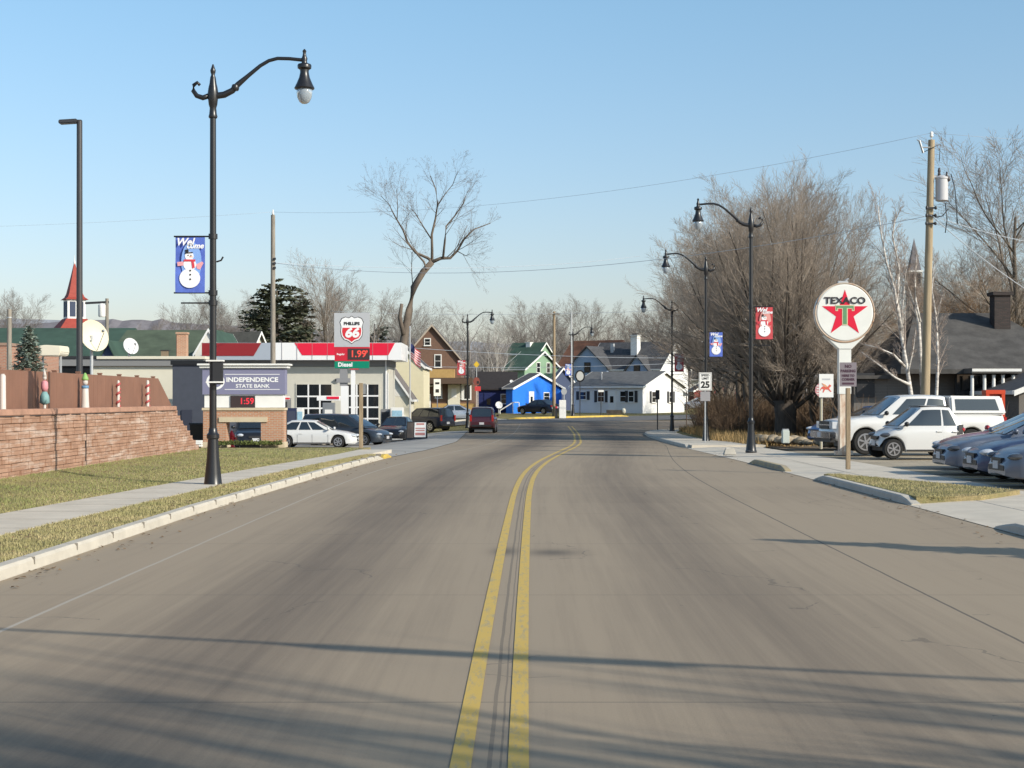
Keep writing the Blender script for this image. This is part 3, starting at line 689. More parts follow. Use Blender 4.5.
for r_, z_ in prof: m.v += [(-r_, -r_, z_), (r_, -r_, z_), (r_, r_, z_), (-r_, r_, z_)]
for i in range(len(prof) - 1):
    for k in range(4): m.f.append((4 * i + k, 4 * i + (k + 1) % 4, 4 * i + 4 + (k + 1) % 4, 4 * i + 4 + k))
m.f += [(3, 2, 1, 0), (20, 21, 22, 23)]
m.build('spire', RSPIRE, t); MB().lathe([(.06, zb(264.5)), (.1, zb(263)), (.03, zb(260)), (.015, zb(255))], 8).build('finial', WHITE, t)
t.rotation_euler = (0, 0, .5)

# large green roofed buildings
def long_roof(name, label, pxl, pxr, Y, pr, pe, roofm, wallm, depth=12):
    x0, x1 = X(pxl, Y), X(pxr, Y); g = zg(x0, Y); W = x1 - x0; e = Z(pe, Y) - g; r_ = Z(pr, Y + depth / 2) - g
    t = thing(name, label, 'building', (x0, Y, g))
    MB().box(W / 2, depth / 2, e / 2 - .3, W, depth, e + .6 - .1).build('wall', wallm, t)
    m = MB(); m.v = [(-.5, -.6, e - .15), (W + .5, -.6, e - .15), (W + .5, depth / 2, r_), (-.5, depth / 2, r_), (-.5, depth + .6, e - .15), (W + .5, depth + .6, e - .15)]
    m.f = [(0, 1, 2, 3), (3, 2, 5, 4), (0, 3, 4), (1, 5, 2), (0, 4, 5, 1)]; rf = m.build('roof', roofm, t)
    MB().box(W / 2, -.62, e - .12, W + 1, .06, .2).build('gutter', wallm, t)
    mb = MB()
    for k in range(int(W / 3)): mb.box(1.5 + k * 3, -.02, e * .45, 1.2, .05, 1.2)
    mb.build('window', GLASSD, t)
    return t
long_roof('green_roof_building', 'long building with dark green roof under the church spire', -70, 108, 122, 328, 358, ROOFGR, CREAM, 14)
long_roof('green_roof_building', 'long building with olive green roof behind the white satellite dish', 113, 200, 108, 330, 360, ROOFOL, CREAM, 12)
NAVYS = mat('navy_gable', (.045, .065, .13), rough=.7)
gable_house('gabled_house', 'small dark blue gable behind the large cream satellite dish', 'house', (X(101.5, 100), 100, zg(-25, 100)), 0, 5, X(115, 100) - X(101.5, 100), Z(357, 100) - zg(-25, 100), .9, NAVYS, ROOFGR, trim=None)
gable_house('gabled_house', 'white gabled house seen above the gas station roof on the left', 'house', (X(195, 104), 104, zg(-22, 104)), 0, 9, X(222, 104) - X(195, 104), Z(354, 104) - zg(-22, 104), 1.5, gw, ROOFGR, oh=.1, windows=[('g', 1.1, 4.2, .6, .8)])
gable_house('gabled_house', 'grey roofed house with cream gable end behind the bank sign', 'house', (X(250, 126), 126, zg(-20, 126)), 57, 9, 1.9, Z(352, 126) - zg(-20, 126), 1.5, CREAM, mat('brown_grey_roof', (.12, .11, .09), rough=.9, var=.2))
# red brick building and post at far left
Y = 70; gx = X(-14, Y); g = zg(gx, Y)
t = thing('brick_building', 'corner of a red brick building at the left picture edge', 'building', (gx - 5, Y, g))
H = Z(345.5, Y) - g; MB().box(2.95, 4, H / 2, X(7.5, Y) - gx + 5 + .0, 8, H).build('wall', REDBR, t); MB().box(2.95, 4, H + .06, X(8, Y) - gx + 5.1, 8.1, .12).build('parapet', mat('brown_coping', (.3, .2, .15)), t)
MB().box(5.2, -.02, H * .45, .7, .06, 1.2).build('window', GLASSD, t)
Y = 66; x = X(9.3, Y); t = thing('pole', 'short plain grey post beside the blue spruce', 'post', (x, Y, 0)); MB().lathe([(.11, 0), (.1, Z(310, Y)), (.06, Z(309, Y))], 10).build('shaft', WOODGREY, t, True, 40); MB().lathe([(.12, Z(318, Y)), (.12, Z(317, Y))], 10).build('band', GALV, t)
# cream canopy roof near the spruce
Y = 72; t = thing('awning', 'pale cream awning with a rounded end beside the spruce', 'awning', (X(53, Y), Y, 0)); zt = Z(350.5, Y)
m = MB(); m.xz([(-.55, zt - .26), (.4, zt - .26), (.5, zt - .1), (.48, zt + .2), (-.2, zt + .24), (-.52, zt + .2)], -.5, 1.4); m.build('canopy', CREAM, t, bevel=.04)
m = MB(); m.box(-.45, 0, zt / 2 - .15, .08, .08, zt - .2); m.box(.35, 0, zt / 2 - .15, .08, .08, zt - .2); m.build('post', GALV, t)
# utility pole with crossarm and transformer
Y = 105; x = X(107, Y); g = zg(x, Y); t = thing('utility_pole', 'utility pole with one long crossarm and white transformer beside the red spire', 'utility pole', (x, Y, g)); zq = lambda p: Z(p, Y) - g
MB().lathe([(.15, 0), (.11, zq(298.5))], 10).build('shaft', WOODGREY, t, True, 40); MB().box(X(97, Y) - x, 0, zq(302.6), X(108.5, Y) - X(85, Y), .12, .14, ry=-.05).build('crossarm', DARKMETAL, t)
MB().lathe([(.2, zq(317)), (.24, zq(316)), (.24, zq(305)), (.1, zq(303.5))], 14, (X(102.3, Y) - x, -.1, 0)).build('transformer', WHITE, t, True, 40)
# satellite dishes
def dish(label, px, py, Y, d, base_z, yaw, pitch, m):
    x, z = X(px, Y), Z(py, Y); t = thing('satellite_dish', label, 'satellite dish', (x, Y, base_z), yaw)
    h = z - base_z; MB().lathe([(.06, 0), (.055, h)], 10, (0, .12, 0)).build('mast', GALV, t)
    n = 28; mb = MB(); k = 6
    for j in range(k + 1):
        r = d / 2 * j / k; dep = -.16 * d * (1 - (j / k) ** 2)
        for i in range(n): mb.v.append((r * math.cos(6.2831853 * i / n), -(dep) , r * math.sin(6.2831853 * i / n)))
    for j in range(k):
        for i in range(n): a = j * n + i; b = j * n + (i + 1) % n; mb.f.append((a, b, b + n, a + n))
    for j in range(k + 1):
        r = d / 2 * j / k; dep = -.16 * d * (1 - (j / k) ** 2) - .03
        for i in range(n): mb.v.append((r * math.cos(6.2831853 * i / n), -(dep), r * math.sin(6.2831853 * i / n)))
    o0 = n * (k + 1)
    for j in range(k):
        for i in range(n): a = o0 + j * n + i; b = o0 + j * n + (i + 1) % n; mb.f.append((a + n, b + n, b, a))
    for i in range(n): mb.f.append((k * n + i, k * n + (i + 1) % n, o0 + k * n + (i + 1) % n, o0 + k * n + i))
    re = mb.build('reflector', m, t, True, 50); re.location = (0, -.05, h); re.rotation_euler = (pitch, 0, 0)
    f = MB(); f.tube([(0, .0, -d * .48), (0, -d * .5, -d * .08)], .014, 6); f.lathe([(.04, -.05), (.05, .07)], 10, (0, -d * .5, -.02), axis='y'); f = f.build('feed_arm', GREYMETAL, t); f.location = (0, -.05, h); f.rotation_euler = (pitch, 0, 0)
    return t
DISH = mat('dish_cream', (.7, .64, .48), rough=.5, var=.06); DISHW = mat('dish_white', (.68, .68, .68), rough=.5)
dish('large cream satellite dish on a mast behind the fence', 93.5, 335.5, 58, 1.2, .0, .85, -.3, DISH)
dish('smaller white satellite dish on the flat roof edge', 130.5, 346, 79, .84, Z(356, 79) - .02, .8, -.3, DISHW)
# ================================================================= bank sign
Y = 60.0; x = X(245, Y); s = F / Y
BRICKO = brick_mat('orange_brick', (.40, .17, .09), (.47, .22, .12), (.42, .34, .26), bump=.2)
LIME = mat('limestone', (.56, .47, .33), rough=.8, var=.1)
PURP = mat('sign_periwinkle', (.205, .205, .31), rough=.5)
t = thing('bank_sign', 'brick bank sign with periwinkle name panel, red clock display and open arch at its foot', 'bank sign', (x, Y, 0))
def bz(py): return Z(py, Y)
def bx_(px): return X(px, Y) - x
b = MB(); z0, z1 = .0, bz(409.5)
b.box((bx_(205) + bx_(228)) / 2, 0, z1 / 2, bx_(228) - bx_(205), .75, z1); b.box((bx_(262.5) + bx_(285)) / 2, 0, z1 / 2, bx_(285) - bx_(262.5), .75, z1)
zt = bz(421.5); b.box((bx_(228) + bx_(262.5)) / 2, 0, (zt + z1) / 2, bx_(262.5) - bx_(228) - .004, .74, z1 - zt)
b.build('brick_base', BRICKO, t)
l = MB(); l.box(bx_(245), -.03, bz(419.5), bx_(268.5) - bx_(220.5), .8, bz(417) - bz(421.8)); l.box(0, 0, bz(409), bx_(286) - bx_(204), .84, .09); l.build('stone_trim', LIME, t)
p = MB(); p.box(bx_(216), 0, .09, bx_(229) - bx_(203.5), .86, .2); p.box(bx_(274), 0, .09, bx_(286.5) - bx_(262), .86, .2); p.build('plinth', LIME, t)
wp = MB(); wp.box(0, 0, (bz(408) + bz(394)) / 2 + .02, bx_(284.5) - bx_(206), .5, bz(394) - bz(408)); wp.build('white_panel', WHITE, t)
sp = MB(); sp.box(0, 0, (bz(394.5) + bz(368.5)) / 2, bx_(286.3) - bx_(204.3), .62, bz(368.5) - bz(394.5)); sp = sp.build('name_panel', PURP, t)
co = MB(); co.box(0, 0, bz(367) , bx_(289) - bx_(201.5), .8, .1); co.box(0, 0, bz(364.8), bx_(291) - bx_(199.5), .95, .07); co.build('cornice', WHITE, t, bevel=.012)
WP = mat('sign_white_print', (.8, .8, .8), rough=.5)
text('lettering', 'INDEPENDENCE', .235, WP, sp, bx_(253.5), -.314, bz(380), bold=.008, sx=1.13)
text('lettering', 'STATE BANK', .19, WP, sp, bx_(254), -.314, bz(386.2), bold=.004, sx=1.15)
r = MB(); r.box(bx_(253.5), -.313, bz(374.5), 2.05, .006, .022); r.box(bx_(253.5), -.313, bz(389.5), 2.05, .006, .022); r.build('rule', WP, sp)
e = MB(); e.disc(bx_(217), bz(381.5), .34, .31, -.314, .005, 32); e = e.build('emblem', WP, sp); MB().disc(bx_(217), bz(381.5), .25, .22, -.319, .004, 28).build('emblem_field', PURP, e)
LEDB = mat('led_board', (.05, .035, .035), rough=.3); LEDR = mat('led_red', (.7, .03, .05), emit=.35)
d = MB(); d.box(bx_(244), -.26, bz(401.7), bx_(256) - bx_(231.5), .06, bz(395.8) - bz(407.6)); d = d.build('clock_display', LEDB, t)
text('digits', '1:59', .32, LEDR, d, bx_(248), -.293, bz(401.4), bold=.006)
# low hedge at the sign's foot
rnd = random.Random(3); m = MB()
for _ in range(3800):
    a, c, h = rnd.uniform(-1.25, 1.25), rnd.gauss(0, .13), abs(rnd.gauss(.0, .045)); q = rnd.random() * 6.28; sz = .035
    dx, dy = math.cos(q) * sz, math.sin(q) * sz; k = len(m.v); m.v += [(a - dx, c - dy, h), (a + dx, c + dy, h + .01), (a + dy * .5, c - dx * .5, h + .06)]; m.f.append((k, k + 1, k + 2))
hg = m.build('hedge', mat('hedge_leaf', (.10, .12, .03), rough=.8, var=.5, scale=4), smooth=True); hg.location = (x + .22, Y - .75, .1)
tag(hg, 'low clipped hedge strip at the foot of the bank sign', 'hedge')
# red hydrant seen through the arch
t = thing('fire_hydrant', 'red hydrant seen through the arch of the bank sign', 'hydrant', (X(231.5, 61.5), 61.5, zg(-10, 61.5) + .1))
MB().lathe([(.14, 0), (.14, .05), (.1, .07), (.1, .42), (.13, .44), (.13, .48), (.1, .52), (.05, .6), (.03, .66)], 12).build('barrel', RED, t, True, 40)
m = MB(); m.lathe([(.05, -.17), (.05, .17)], 10, (0, 0, .36), axis='x'); m.lathe([(.06, -.16), (.06, 0)], 10, (0, 0, .34), axis='y'); m.build('outlet', RED, t, True, 40)

# ================================================================= gas station
Y = 100.0; x0 = X(205, Y); g = zg(X(320, Y), Y) - .02
def sx(px): return X(px, Y) - x0
def sz(py): return Z(py, Y) - g
t = thing('gas_station', 'cream gas station with red and white fascia band and gridded bay windows', 'gas station', (x0, Y, g))
STW = mat('station_cream', (.56, .54, .47), rough=.6, var=.05); BAND = mat('station_grey_band', (.22, .22, .22), rough=.6)
FASW = mat('fascia_white', (.8, .8, .8), rough=.35); FASR = mat('fascia_red', (.72, .015, .05), rough=.35); FASR_SHADE = mat('fascia_red_shaded', (.26, .02, .025), rough=.4); FASW_SHADE = mat('fascia_white_shaded', (.36, .40, .46), rough=.4)  # last two: the red and white with cast shade in the colour
MB().box((sx(207) + sx(389)) / 2, 2.5, sz(366.5) / 2 - .2, sx(389) - sx(207), 5, sz(366.5) + .4).build('wall', STW, t)
MB().box((sx(206) + sx(390)) / 2, 2.5, (sz(366.5) + sz(359)) / 2 + .03, sx(390) - sx(206), 5.2, sz(359) - sz(366.5)).build('band', BAND, t)
fz0, fz1 = sz(360.3), sz(343.2); fd = -.9
MB().box((sx(275) + sx(402.5)) / 2, 2.1, (fz0 + fz1) / 2, sx(402.5) - sx(275), 6.0, fz1 - fz0).build('fascia', FASW, t)
lf = MB(); lf.box((sx(204.5) + sx(275)) / 2 , 2.12, (fz0 + fz1) / 2, sx(275) - sx(204.5) - .01, 5.98, fz1 - fz0 - .01); lf.build('fascia_wing', FASW_SHADE, t)  # left half, its cast shade painted grey
h = fz1 - fz0; fy = -.9 - .012
a = MB(); a.xz([(sx(296.5), fz1 - .02), (sx(396), fz1 - .02), (sx(389.5), fz0 + h * .27), (sx(304), fz0 + h * .27)], fy - .006, .012); a.build('red_stripe', FASR, t)
a = MB(); a.xz([(sx(204.6), fz1 - .02), (sx(263.5), fz1 - .02), (sx(256), fz0 + h * .24), (sx(204.6), fz0 + h * .24)], fy + .012, .012); a.build('red_stripe', FASR_SHADE, t)
def bay(pxl, pxr, pt, pb, nx, nz, name):
    w = sx(pxr) - sx(pxl); hh = sz(pt) - sz(pb); cx = (sx(pxl) + sx(pxr)) / 2; cz = (sz(pt) + sz(pb)) / 2
    fr = MB(); fr.box(cx, -.02, cz, w + .16, .06, hh + .16); fr = fr.build(name, STW, t)
    gl = MB(); gl.box(cx, -.055, cz, w, .02, hh); gl.build('pane', GLASSD, fr)
    mu = MB()
    for i in range(1, nx): mu.box(cx - w / 2 + w * i / nx, -.075, cz, .09, .03, hh)
    for j in range(1, nz): mu.box(cx, -.07, cz - hh / 2 + hh * j / nz, w, .03, .09)
    mu.build('muntin', FASW, fr)
bay(297, 331.5, 384.5, 432, 3, 4, 'bay_window'); bay(346, 378.5, 384.5, 430, 3, 4, 'bay_window')
d = MB(); d.box(sx(284), -.03, sz(420), .9, .05, sz(398) - sz(442)); d.build('door', BAND, t)
# panel seams, downspout and wall light
for k in range(8):
    MB().box(sx(284 + 15 * k), fy - .004, (fz0 + fz1) / 2, .018, .018, fz1 - fz0 - .02).build('fascia_seam', mat('seam_grey', (.3, .26, .26)), t)
for px_ in (274.5, 386): MB().lathe([(.05, .1), (.05, fz0 - .02)], 8, (sx(px_), -.07, 0)).build('downspout', FASW, t)
MB().box(sx(338), -.1, sz(380), .3, .2, .16).build('wall_light', DARKMETAL, t); MB().box(sx(388), -.06, sz(400), .05, .1, 3.4).build('corner_board', FASW, t)
# vents and stubs on the flat roof
m = MB(); m.box(sx(345), 3, fz1 + .12, 1.6, 1.6, .7); m.build('roof_unit', GALV, t)

# flat annex to the left
Y2 = 86; xa = X(48, Y2); g2 = zg(-20, Y2)
t = thing('flat_roofed_annex', 'long low flat roofed building with white roof edge and dark band', 'building', (xa, Y2, g2))
ax = lambda p: X(p, Y2) - xa; az = lambda p: Z(p, Y2) - g2
MB().box(ax(205) / 2 , 1.5, az(366) / 2 - .2, ax(205), 3, az(366) + .4).build('wall', CREAM, t)
MB().box(ax(206) / 2, 1.45, (az(366) + az(359)) / 2, ax(206), 3.3, az(359) - az(366) - .004).build('band', BAND, t)
MB().box((ax(98) + ax(206)) / 2, 1.45, az(357.7), ax(206) - ax(98), 3.5, az(356.2) - az(359)).build('roof_edge', CREAM, t)
MB().box((ax(46) + ax(98)) / 2, 1.45, az(357.5), ax(98) - ax(46) - .01, 3.4, az(356.2) - az(358.8)).build('roof_edge_dark', DARKMETAL, t)
MB().box(ax(70), -.03, az(375), ax(95) - ax(50), .06, 1.4).build('window', GLASSD, t)
# chimney and vent on the annex roof
tt = thing('chimney', 'square orange brick chimney on the flat roof', 'chimney', (X(182.5, 88), 88, Z(357, 88)))
hC = Z(334, 88) - Z(357, 88); MB().box(0, 0, hC / 2, .52, .6, hC).build('shaft', BRICKO, tt); MB().box(0, 0, hC + .04, .62, .7, .1).build('cap', BRICKO, tt); MB().box(-.275, -.02, hC / 2, .03, .55, hC - .1).build('flashing', DARKMETAL, tt)
tt = thing('roof_vent', 'small brown box vent left of the brick chimney', 'vent', (X(165, 88), 88, Z(357, 88))); MB().box(0, 0, .17, .38, .3, .34).build('housing', mat('vent_brown', (.2, .15, .1)), tt); MB().box(0, 0, .36, .46, .38, .04).build('hood', DARKMETAL, tt)
# shaded wall beyond the stepped wall end, its shade put in the colour
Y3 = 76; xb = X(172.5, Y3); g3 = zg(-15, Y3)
t = thing('shaded_wall_block', 'shade painted dark blue on a wall block beyond the stepped end of the block wall', 'facade', (xb, Y3, g3)); bw = X(207, Y3) - xb; bh = Z(364, Y3) - g3
MB().box(bw / 2, 4, bh / 2 - .2, bw, 8, bh + .4).build('wall', mat('shaded_wall_slate', (.055, .063, .085), rough=.7, var=.1), t)
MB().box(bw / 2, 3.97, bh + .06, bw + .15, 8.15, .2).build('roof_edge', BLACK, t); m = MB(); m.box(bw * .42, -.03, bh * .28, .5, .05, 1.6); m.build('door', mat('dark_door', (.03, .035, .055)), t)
# things at the shed: wheelie bin and a low white box
t = thing('wheelie_bin', 'dark wheeled bin behind the stepped wall end', 'bin', (X(199, 62), 62, zg(-12, 62)))
m = MB(); m.hexa([(-.24, -.26, .08), (.24, -.26, .08), (.24, .26, .08), (-.24, .26, .08), (-.3, -.34, 1.0), (.3, -.34, 1.0), (.3, .34, 1.0), (-.3, .34, 1.0)]); m.build('body', BLACK, t, bevel=.02); MB().box(0, -.02, 1.03, .66, .76, .07).build('lid', DARKMETAL, t, bevel=.02)
m = MB(); m.lathe([(.11, -.3), (.11, -.22)], 12, (0, .22, .11), axis='x'); m.lathe([(.11, .22), (.11, .3)], 12, (0, .22, .11), axis='x'); m.build('wheel', BLACK, t)
t = thing('crate', 'small pale crate beside the dark bin', 'crate', (X(198.5, 58), 58, .06)); m = MB(); m.box(0, 0, .16, .22, .3, .03)
for k in range(3): m.box(0, -.15, .05 + .08 * k, .24, .02, .06); m.box(0, .15, .05 + .08 * k, .24, .02, .06); m.box(-.12, 0, .05 + .08 * k, .02, .28, .06); m.box(.12, 0, .05 + .08 * k, .02, .28, .06)
m.build('slats', WHITE, t)

# pump
Y = 92; px = 306
def pump(label, pxc, Y, pyt, w):
    x = X(pxc, Y); g = zg(x, Y); H = Z(pyt, Y) - g; t = thing('fuel_pump', label, 'fuel pump', (x, Y, g), group=None)
    MB().box(0, 0, .08, w + .3, .8, .16).build('island', CONC, t)
    MB().box(0, 0, H * .45 + .1, w * .8, .45, H * .75).build('cabinet', GREYMETAL, t, bevel=.02)
    m = MB(); m.box(0, -.24, H * .62, w * .5, .03, H * .2); m.build('display', WHITE, t); m = MB(); m.box(-.02, 0, H - .13, w * 1.5, .55, .26); m.build('valance', FASW, t, bevel=.01)
    m = MB(); m.box(w * .3, -.02, H - .1, w * .8, .58, .14); m.build('valance_stripe', FASR, t)
    m = MB(); m.tube([(w * .42, -.2, H * .6), (w * .6, -.26, H * .5), (w * .62, -.3, H * .25), (w * .45, -.24, H * .2)], .025, 6); m.build('hose', BLACK, t)
    return t
pump('white topped fuel pump with red stripe, in front of the left bay window', 329, 90, 396, .85)
# price sign
Y = 91.5; x = X(352, Y); g = zg(x, Y); t = thing('gas_price_sign', 'tall gas price sign with red 66 shield, price row and green diesel strip', 'price sign', (x, Y, g))
qz = lambda p: Z(p, Y) - g; qx = lambda p: X(p, Y) - x
SILV = mat('sign_silver', (.45, .46, .48), rough=.4); SIGNR = mat('price_red', (.55, .02, .04), rough=.4); SIGNG = mat('diesel_green', (.0, .22, .13), rough=.4)
MB().box(0, 0, (qz(347) + qz(313)) / 2, qx(370) - qx(335), .34, qz(313) - qz(347)).build('shield_panel', SILV, t)
pr = MB().box(0, 0, (qz(361.2) + qz(347)) / 2, qx(369.6) - qx(335.4), .32, qz(347) - qz(361.2) - .006).build('price_panel', SIGNR, t)
dp = MB().box(0, 0, (qz(368.3) + qz(361.2)) / 2, qx(369.6) - qx(335.4), .33, qz(361.2) - qz(368.3) - .006).build('diesel_panel', SIGNG, t)
def shield(sc, dy=0): 
    P = [(0, 1.0), (.22, .86), (.5, .93), (.78, .82), (.92, .55), (.82, .25), (.86, -.1), (.8, -.45), (.6, -.7), (.25, -.82), (0, -1.0)]
    P = P + [(-a, b) for a, b in reversed(P[1:-1])]; return [(a * sc * .72, b * sc * .78 + dy) for a, b in P]
cz = qz(330)
sh = MB().xz(shield(1.04, cz), -.18, .01).build('shield_edge', BLK, t); MB().xz(shield(.985, cz), -.186, .006).build('shield_white', WP, sh)
P = [p for p in shield(.885, cz)]; lo = [(a, min(b, cz + .12)) for a, b in P]
MB().xz(lo, -.192, .006).build('shield_red', RED, sh)
text('numerals', '66', .72, WP, sh, 0, -.198, cz - .19, bold=.035, shear=.2, sx=1.1)
text('lettering', 'PHILLIPS', .235, BLK, sh, 0, -.194, cz + .35, bold=.012, sx=1.05)
bd = MB().box(qx(359), -.165, (qz(348.6) + qz(359.8)) / 2, qx(368.5) - qx(346.5), .02, qz(348.6) - qz(359.8)).build('price_window', LEDB, pr)
text('digits', '1.99', .54, mat('price_digits', (.75, .07, .05), emit=.3), bd, qx(358.5), -.178, (qz(348.6) + qz(359.8)) / 2, bold=.012)
text('digits', '9', .24, MATS['price_digits'], bd, qx(367), -.178, qz(352), bold=.008)
text('lettering', 'Regular', .15, WP, pr, qx(341), -.162, qz(354.3), bold=.004)
text('lettering', 'Diesel', .33, WP, dp, qx(345.5), -.167, qz(364.8), bold=.012)
POSTG = mat('post_grey', (.25, .25, .26), rough=.5)
MB().box(qx(343.8), .02, (qz(368.3) + qz(386)) / 2, qx(347.5) - qx(340), .28, qz(368.3) - qz(386)).build('post', POSTG, t)
MB().box(qx(344.8), .0, qz(386) / 2 - .1, qx(348.5) - qx(341), .3, qz(386) + .2).build('post', FASW, t); MB().box(qx(353.2), .0, qz(369) / 2 - .1, qx(355.3) - qx(351.2), .22, qz(369) + .2).build('post', FASW, t)
MB().box(qx(343.5), -.1, qz(380.5), qx(350.5) - qx(337), .2, .26).build('camera_box', POSTG, t); MB().box(qx(354.5), -.02, qz(369.1), .5, .3, .05).build('cap', RED, t)
# leaning wooden post near the kerb end
Y = 54.5; x = X(361, Y); t = thing('wooden_post', 'short square wooden post in the verge before the white sedan', 'post', (x, Y, .12)); H = Z(383, Y) - .12
MB().box(0, 0, H / 2, .13, .13, H).build('shaft', WOODPOLE, t, bevel=.008); MB().box(.11, .03, H - .2, .1, .05, .36).build('sign_back', GREYMETAL, t)
# small red sign on a black stand near the bank sign
Y = 66; x = X(286, Y); g = zg(x, Y); t = thing('sign_stand', 'small red and white sign on a black stand right of the bank sign', 'sign', (x, Y, g)); H = Z(398, Y) - g
MB().lathe([(.2, 0), (.2, .05), (.05, .07), (.05, H - .15)], 10).build('post', BLACK, t, True, 40); MB().box(.03, 0, H, .26, .05, .14).build('panel', WHITE, t); MB().box(.03, -.03, H - .02, .26, .01, .07).build('stripe', RED, t)
# ice cabinet and vending box
def cabinet(name, label, pxl, pxr, pyt, Y, m1, m2):
    x = X((pxl + pxr) / 2, Y); g = zg(x, Y); w = X(pxr, Y) - X(pxl, Y); H = Z(pyt, Y) - g; t = thing(name, label, 'vending machine', (x, Y, g))
    MB().box(0, 0, H / 2, w, .8, H).build('body', m1, t, bevel=.03); MB().box(.02, -.405, H * .6, w * .8, .03, H * .62).build('front_panel', m2, t); MB().box(-w * .3, -.42, H * .25, w * .15, .03, .2).build('tray', BLACK, t)
ICEB = mat('ice_blue', (.34, .55, .68), rough=.4, var=.35, scale=2.5); NAVY = mat('machine_navy', (.03, .04, .09), rough=.4)
cabinet('ice_cabinet', 'pale blue ice cabinet beside the gas station corner', 391, 403.5, 407.5, 97.5, WHITE, ICEB)
cabinet('drinks_machine', 'dark blue drinks machine left of the bay window', 286, 297, 408, 96, NAVY, mat('machine_dark', (.05, .06, .1)))
cabinet('drinks_machine', 'pale fronted drinks machine right next to the dark blue one', 297.3, 303.5, 408.5, 96, WHITE, ICEB)
cabinet('ice_cabinet', 'dark grey cabinet left of the pale blue ice cabinet', 381, 390, 409, 98, BAND, DARKMETAL)
# flag pole
Y = 103; x = X(410, Y); g = zg(x, Y); t = thing('flagpole', 'thin grey flagpole right of the gas station', 'flagpole', (x, Y, g)); MB().lathe([(.06, 0), (.035, Z(328, Y) - g), (.07, Z(327.5, Y) - g), (.02, Z(326, Y) - g)], 10).build('pole', GALV, t, True, 40)
t = thing('flag', 'striped national flag hanging limp from the flagpole', 'flag', (x, Y, Z(341, Y)))
FR, FW, FB = mat('flag_red', (.5, .04, .06)), mat('flag_white', (.65, .62, .62)), mat('flag_blue', (.03, .04, .13))
def flagstrip(v0, v1, u0, u1, m, name):
    mb = MB(); n = 8
    for i in range(n + 1):
        u = u0 + (u1 - u0) * i / n
        for v in (v0, v1): mb.v.append((.03 + .62 * u + .06 * math.sin(u * 7), .12 * math.sin(u * 9 + v * 2), -.15 - v * .95 - u * .55 - .1 * u * v))
    for i in range(n): mb.f.append((2 * i, 2 * i + 1, 2 * i + 3, 2 * i + 2))
    mb.build(name, m, t, True)
for k in range(13):
    flagstrip(k / 13, (k + 1) / 13, .42 if k < 7 else 0, 1, FR if k % 2 == 0 else FW, 'stripe')
flagstrip(0, 7 / 13, 0, .42, FB, 'canton')
# small dark stripe bunting left of the pole: second flag folded
# A-frame boards on the lot
def aboard(label, pxc, Y, pyt, pxw, m, writing):
    x = X(pxc, Y); g = zg(x, Y); H = Z(pyt, Y) - g; w = pxw * Y / F; t = thing('sidewalk_board', label, 'a-frame sign', (x, Y, g), -.05)
    f = MB(); f.hexa([(-w / 2, -.3, 0), (w / 2, -.3, 0), (w / 2, -.26, 0), (-w / 2, -.26, 0), (-w / 2, -.05, H), (w / 2, -.05, H), (w / 2, -.01, H), (-w / 2, -.01, H)])
    f.hexa([(-w / 2, .26, 0), (w / 2, .26, 0), (w / 2, .3, 0), (-w / 2, .3, 0), (-w / 2, .01, H), (w / 2, .01, H), (w / 2, .05, H), (-w / 2, .05, H)]); f.build('frame', BLACK, t)
    p = MB(); k = .25 / H; yb = lambda z: -.3 + z * k - .008
    p.hexa([(-w * .44, yb(.12), .12), (w * .44, yb(.12), .12), (w * .44, yb(.12) + .006, .12), (-w * .44, yb(.12) + .006, .12), (-w * .44, yb(H - .05), H - .05), (w * .44, yb(H - .05), H - .05), (w * .44, yb(H - .05) + .006, H - .05), (-w * .44, yb(H - .05) + .006, H - .05)]); p = p.build('poster', m, t)
    q = MB()
    for zc, ww, hh in writing:
        z = H * zc; q.hexa([(-w * ww / 2, yb(z - hh) - .008, z - hh), (w * ww / 2, yb(z - hh) - .008, z - hh), (w * ww / 2, yb(z - hh) - .002, z - hh), (-w * ww / 2, yb(z - hh) - .002, z - hh), (-w * ww / 2, yb(z + hh) - .008, z + hh), (w * ww / 2, yb(z + hh) - .008, z + hh), (w * ww / 2, yb(z + hh) - .002, z + hh), (-w * ww / 2, yb(z + hh) - .002, z + hh)])
    if writing: q.build('printed_line', mat('faded_red', (.5, .22, .2)), p)
aboard('white sidewalk board with faded red lines by the dark sedan', 420.5, 88, 421.5, 13, WHITE, [(.86, .6, .05), (.62, .75, .03), (.5, .7, .03), (.3, .75, .07)])
aboard('brown sidewalk board partly behind the white one', 411.5, 90, 421.5, 9, mat('board_brown', (.14, .11, .09)), [])

# cream buildings right of the station
Y = 122; g = zg(-8, Y)
t = gable_house('cream_building', 'narrow cream wall building between gas station and brick house', 'building', (X(377, Y), Y, g), 0, 9, X(423.5, Y) - X(377, Y), Z(367, Y) - g, 1.6, mat('yellowish_cream', (.66, .60, .42), rough=.7, var=.04), ROOFG, oh=.15, windows=[])
gable_house('white_annex', 'small white gabled annex with steep white roof edge beside the station', 'building', (X(352, 114), 114, zg(-8, 114)), 0, 6, X(409, 114) - X(352, 114), Z(397, 114) - zg(-8, 114), 2.9, CREAM, mat('annex_grey_shingle', (.17, .15, .14), rough=.9, var=.2), oh=.25, gablem=gw, windows=[('g', 3.45, .9, .5, .9, 'door')])
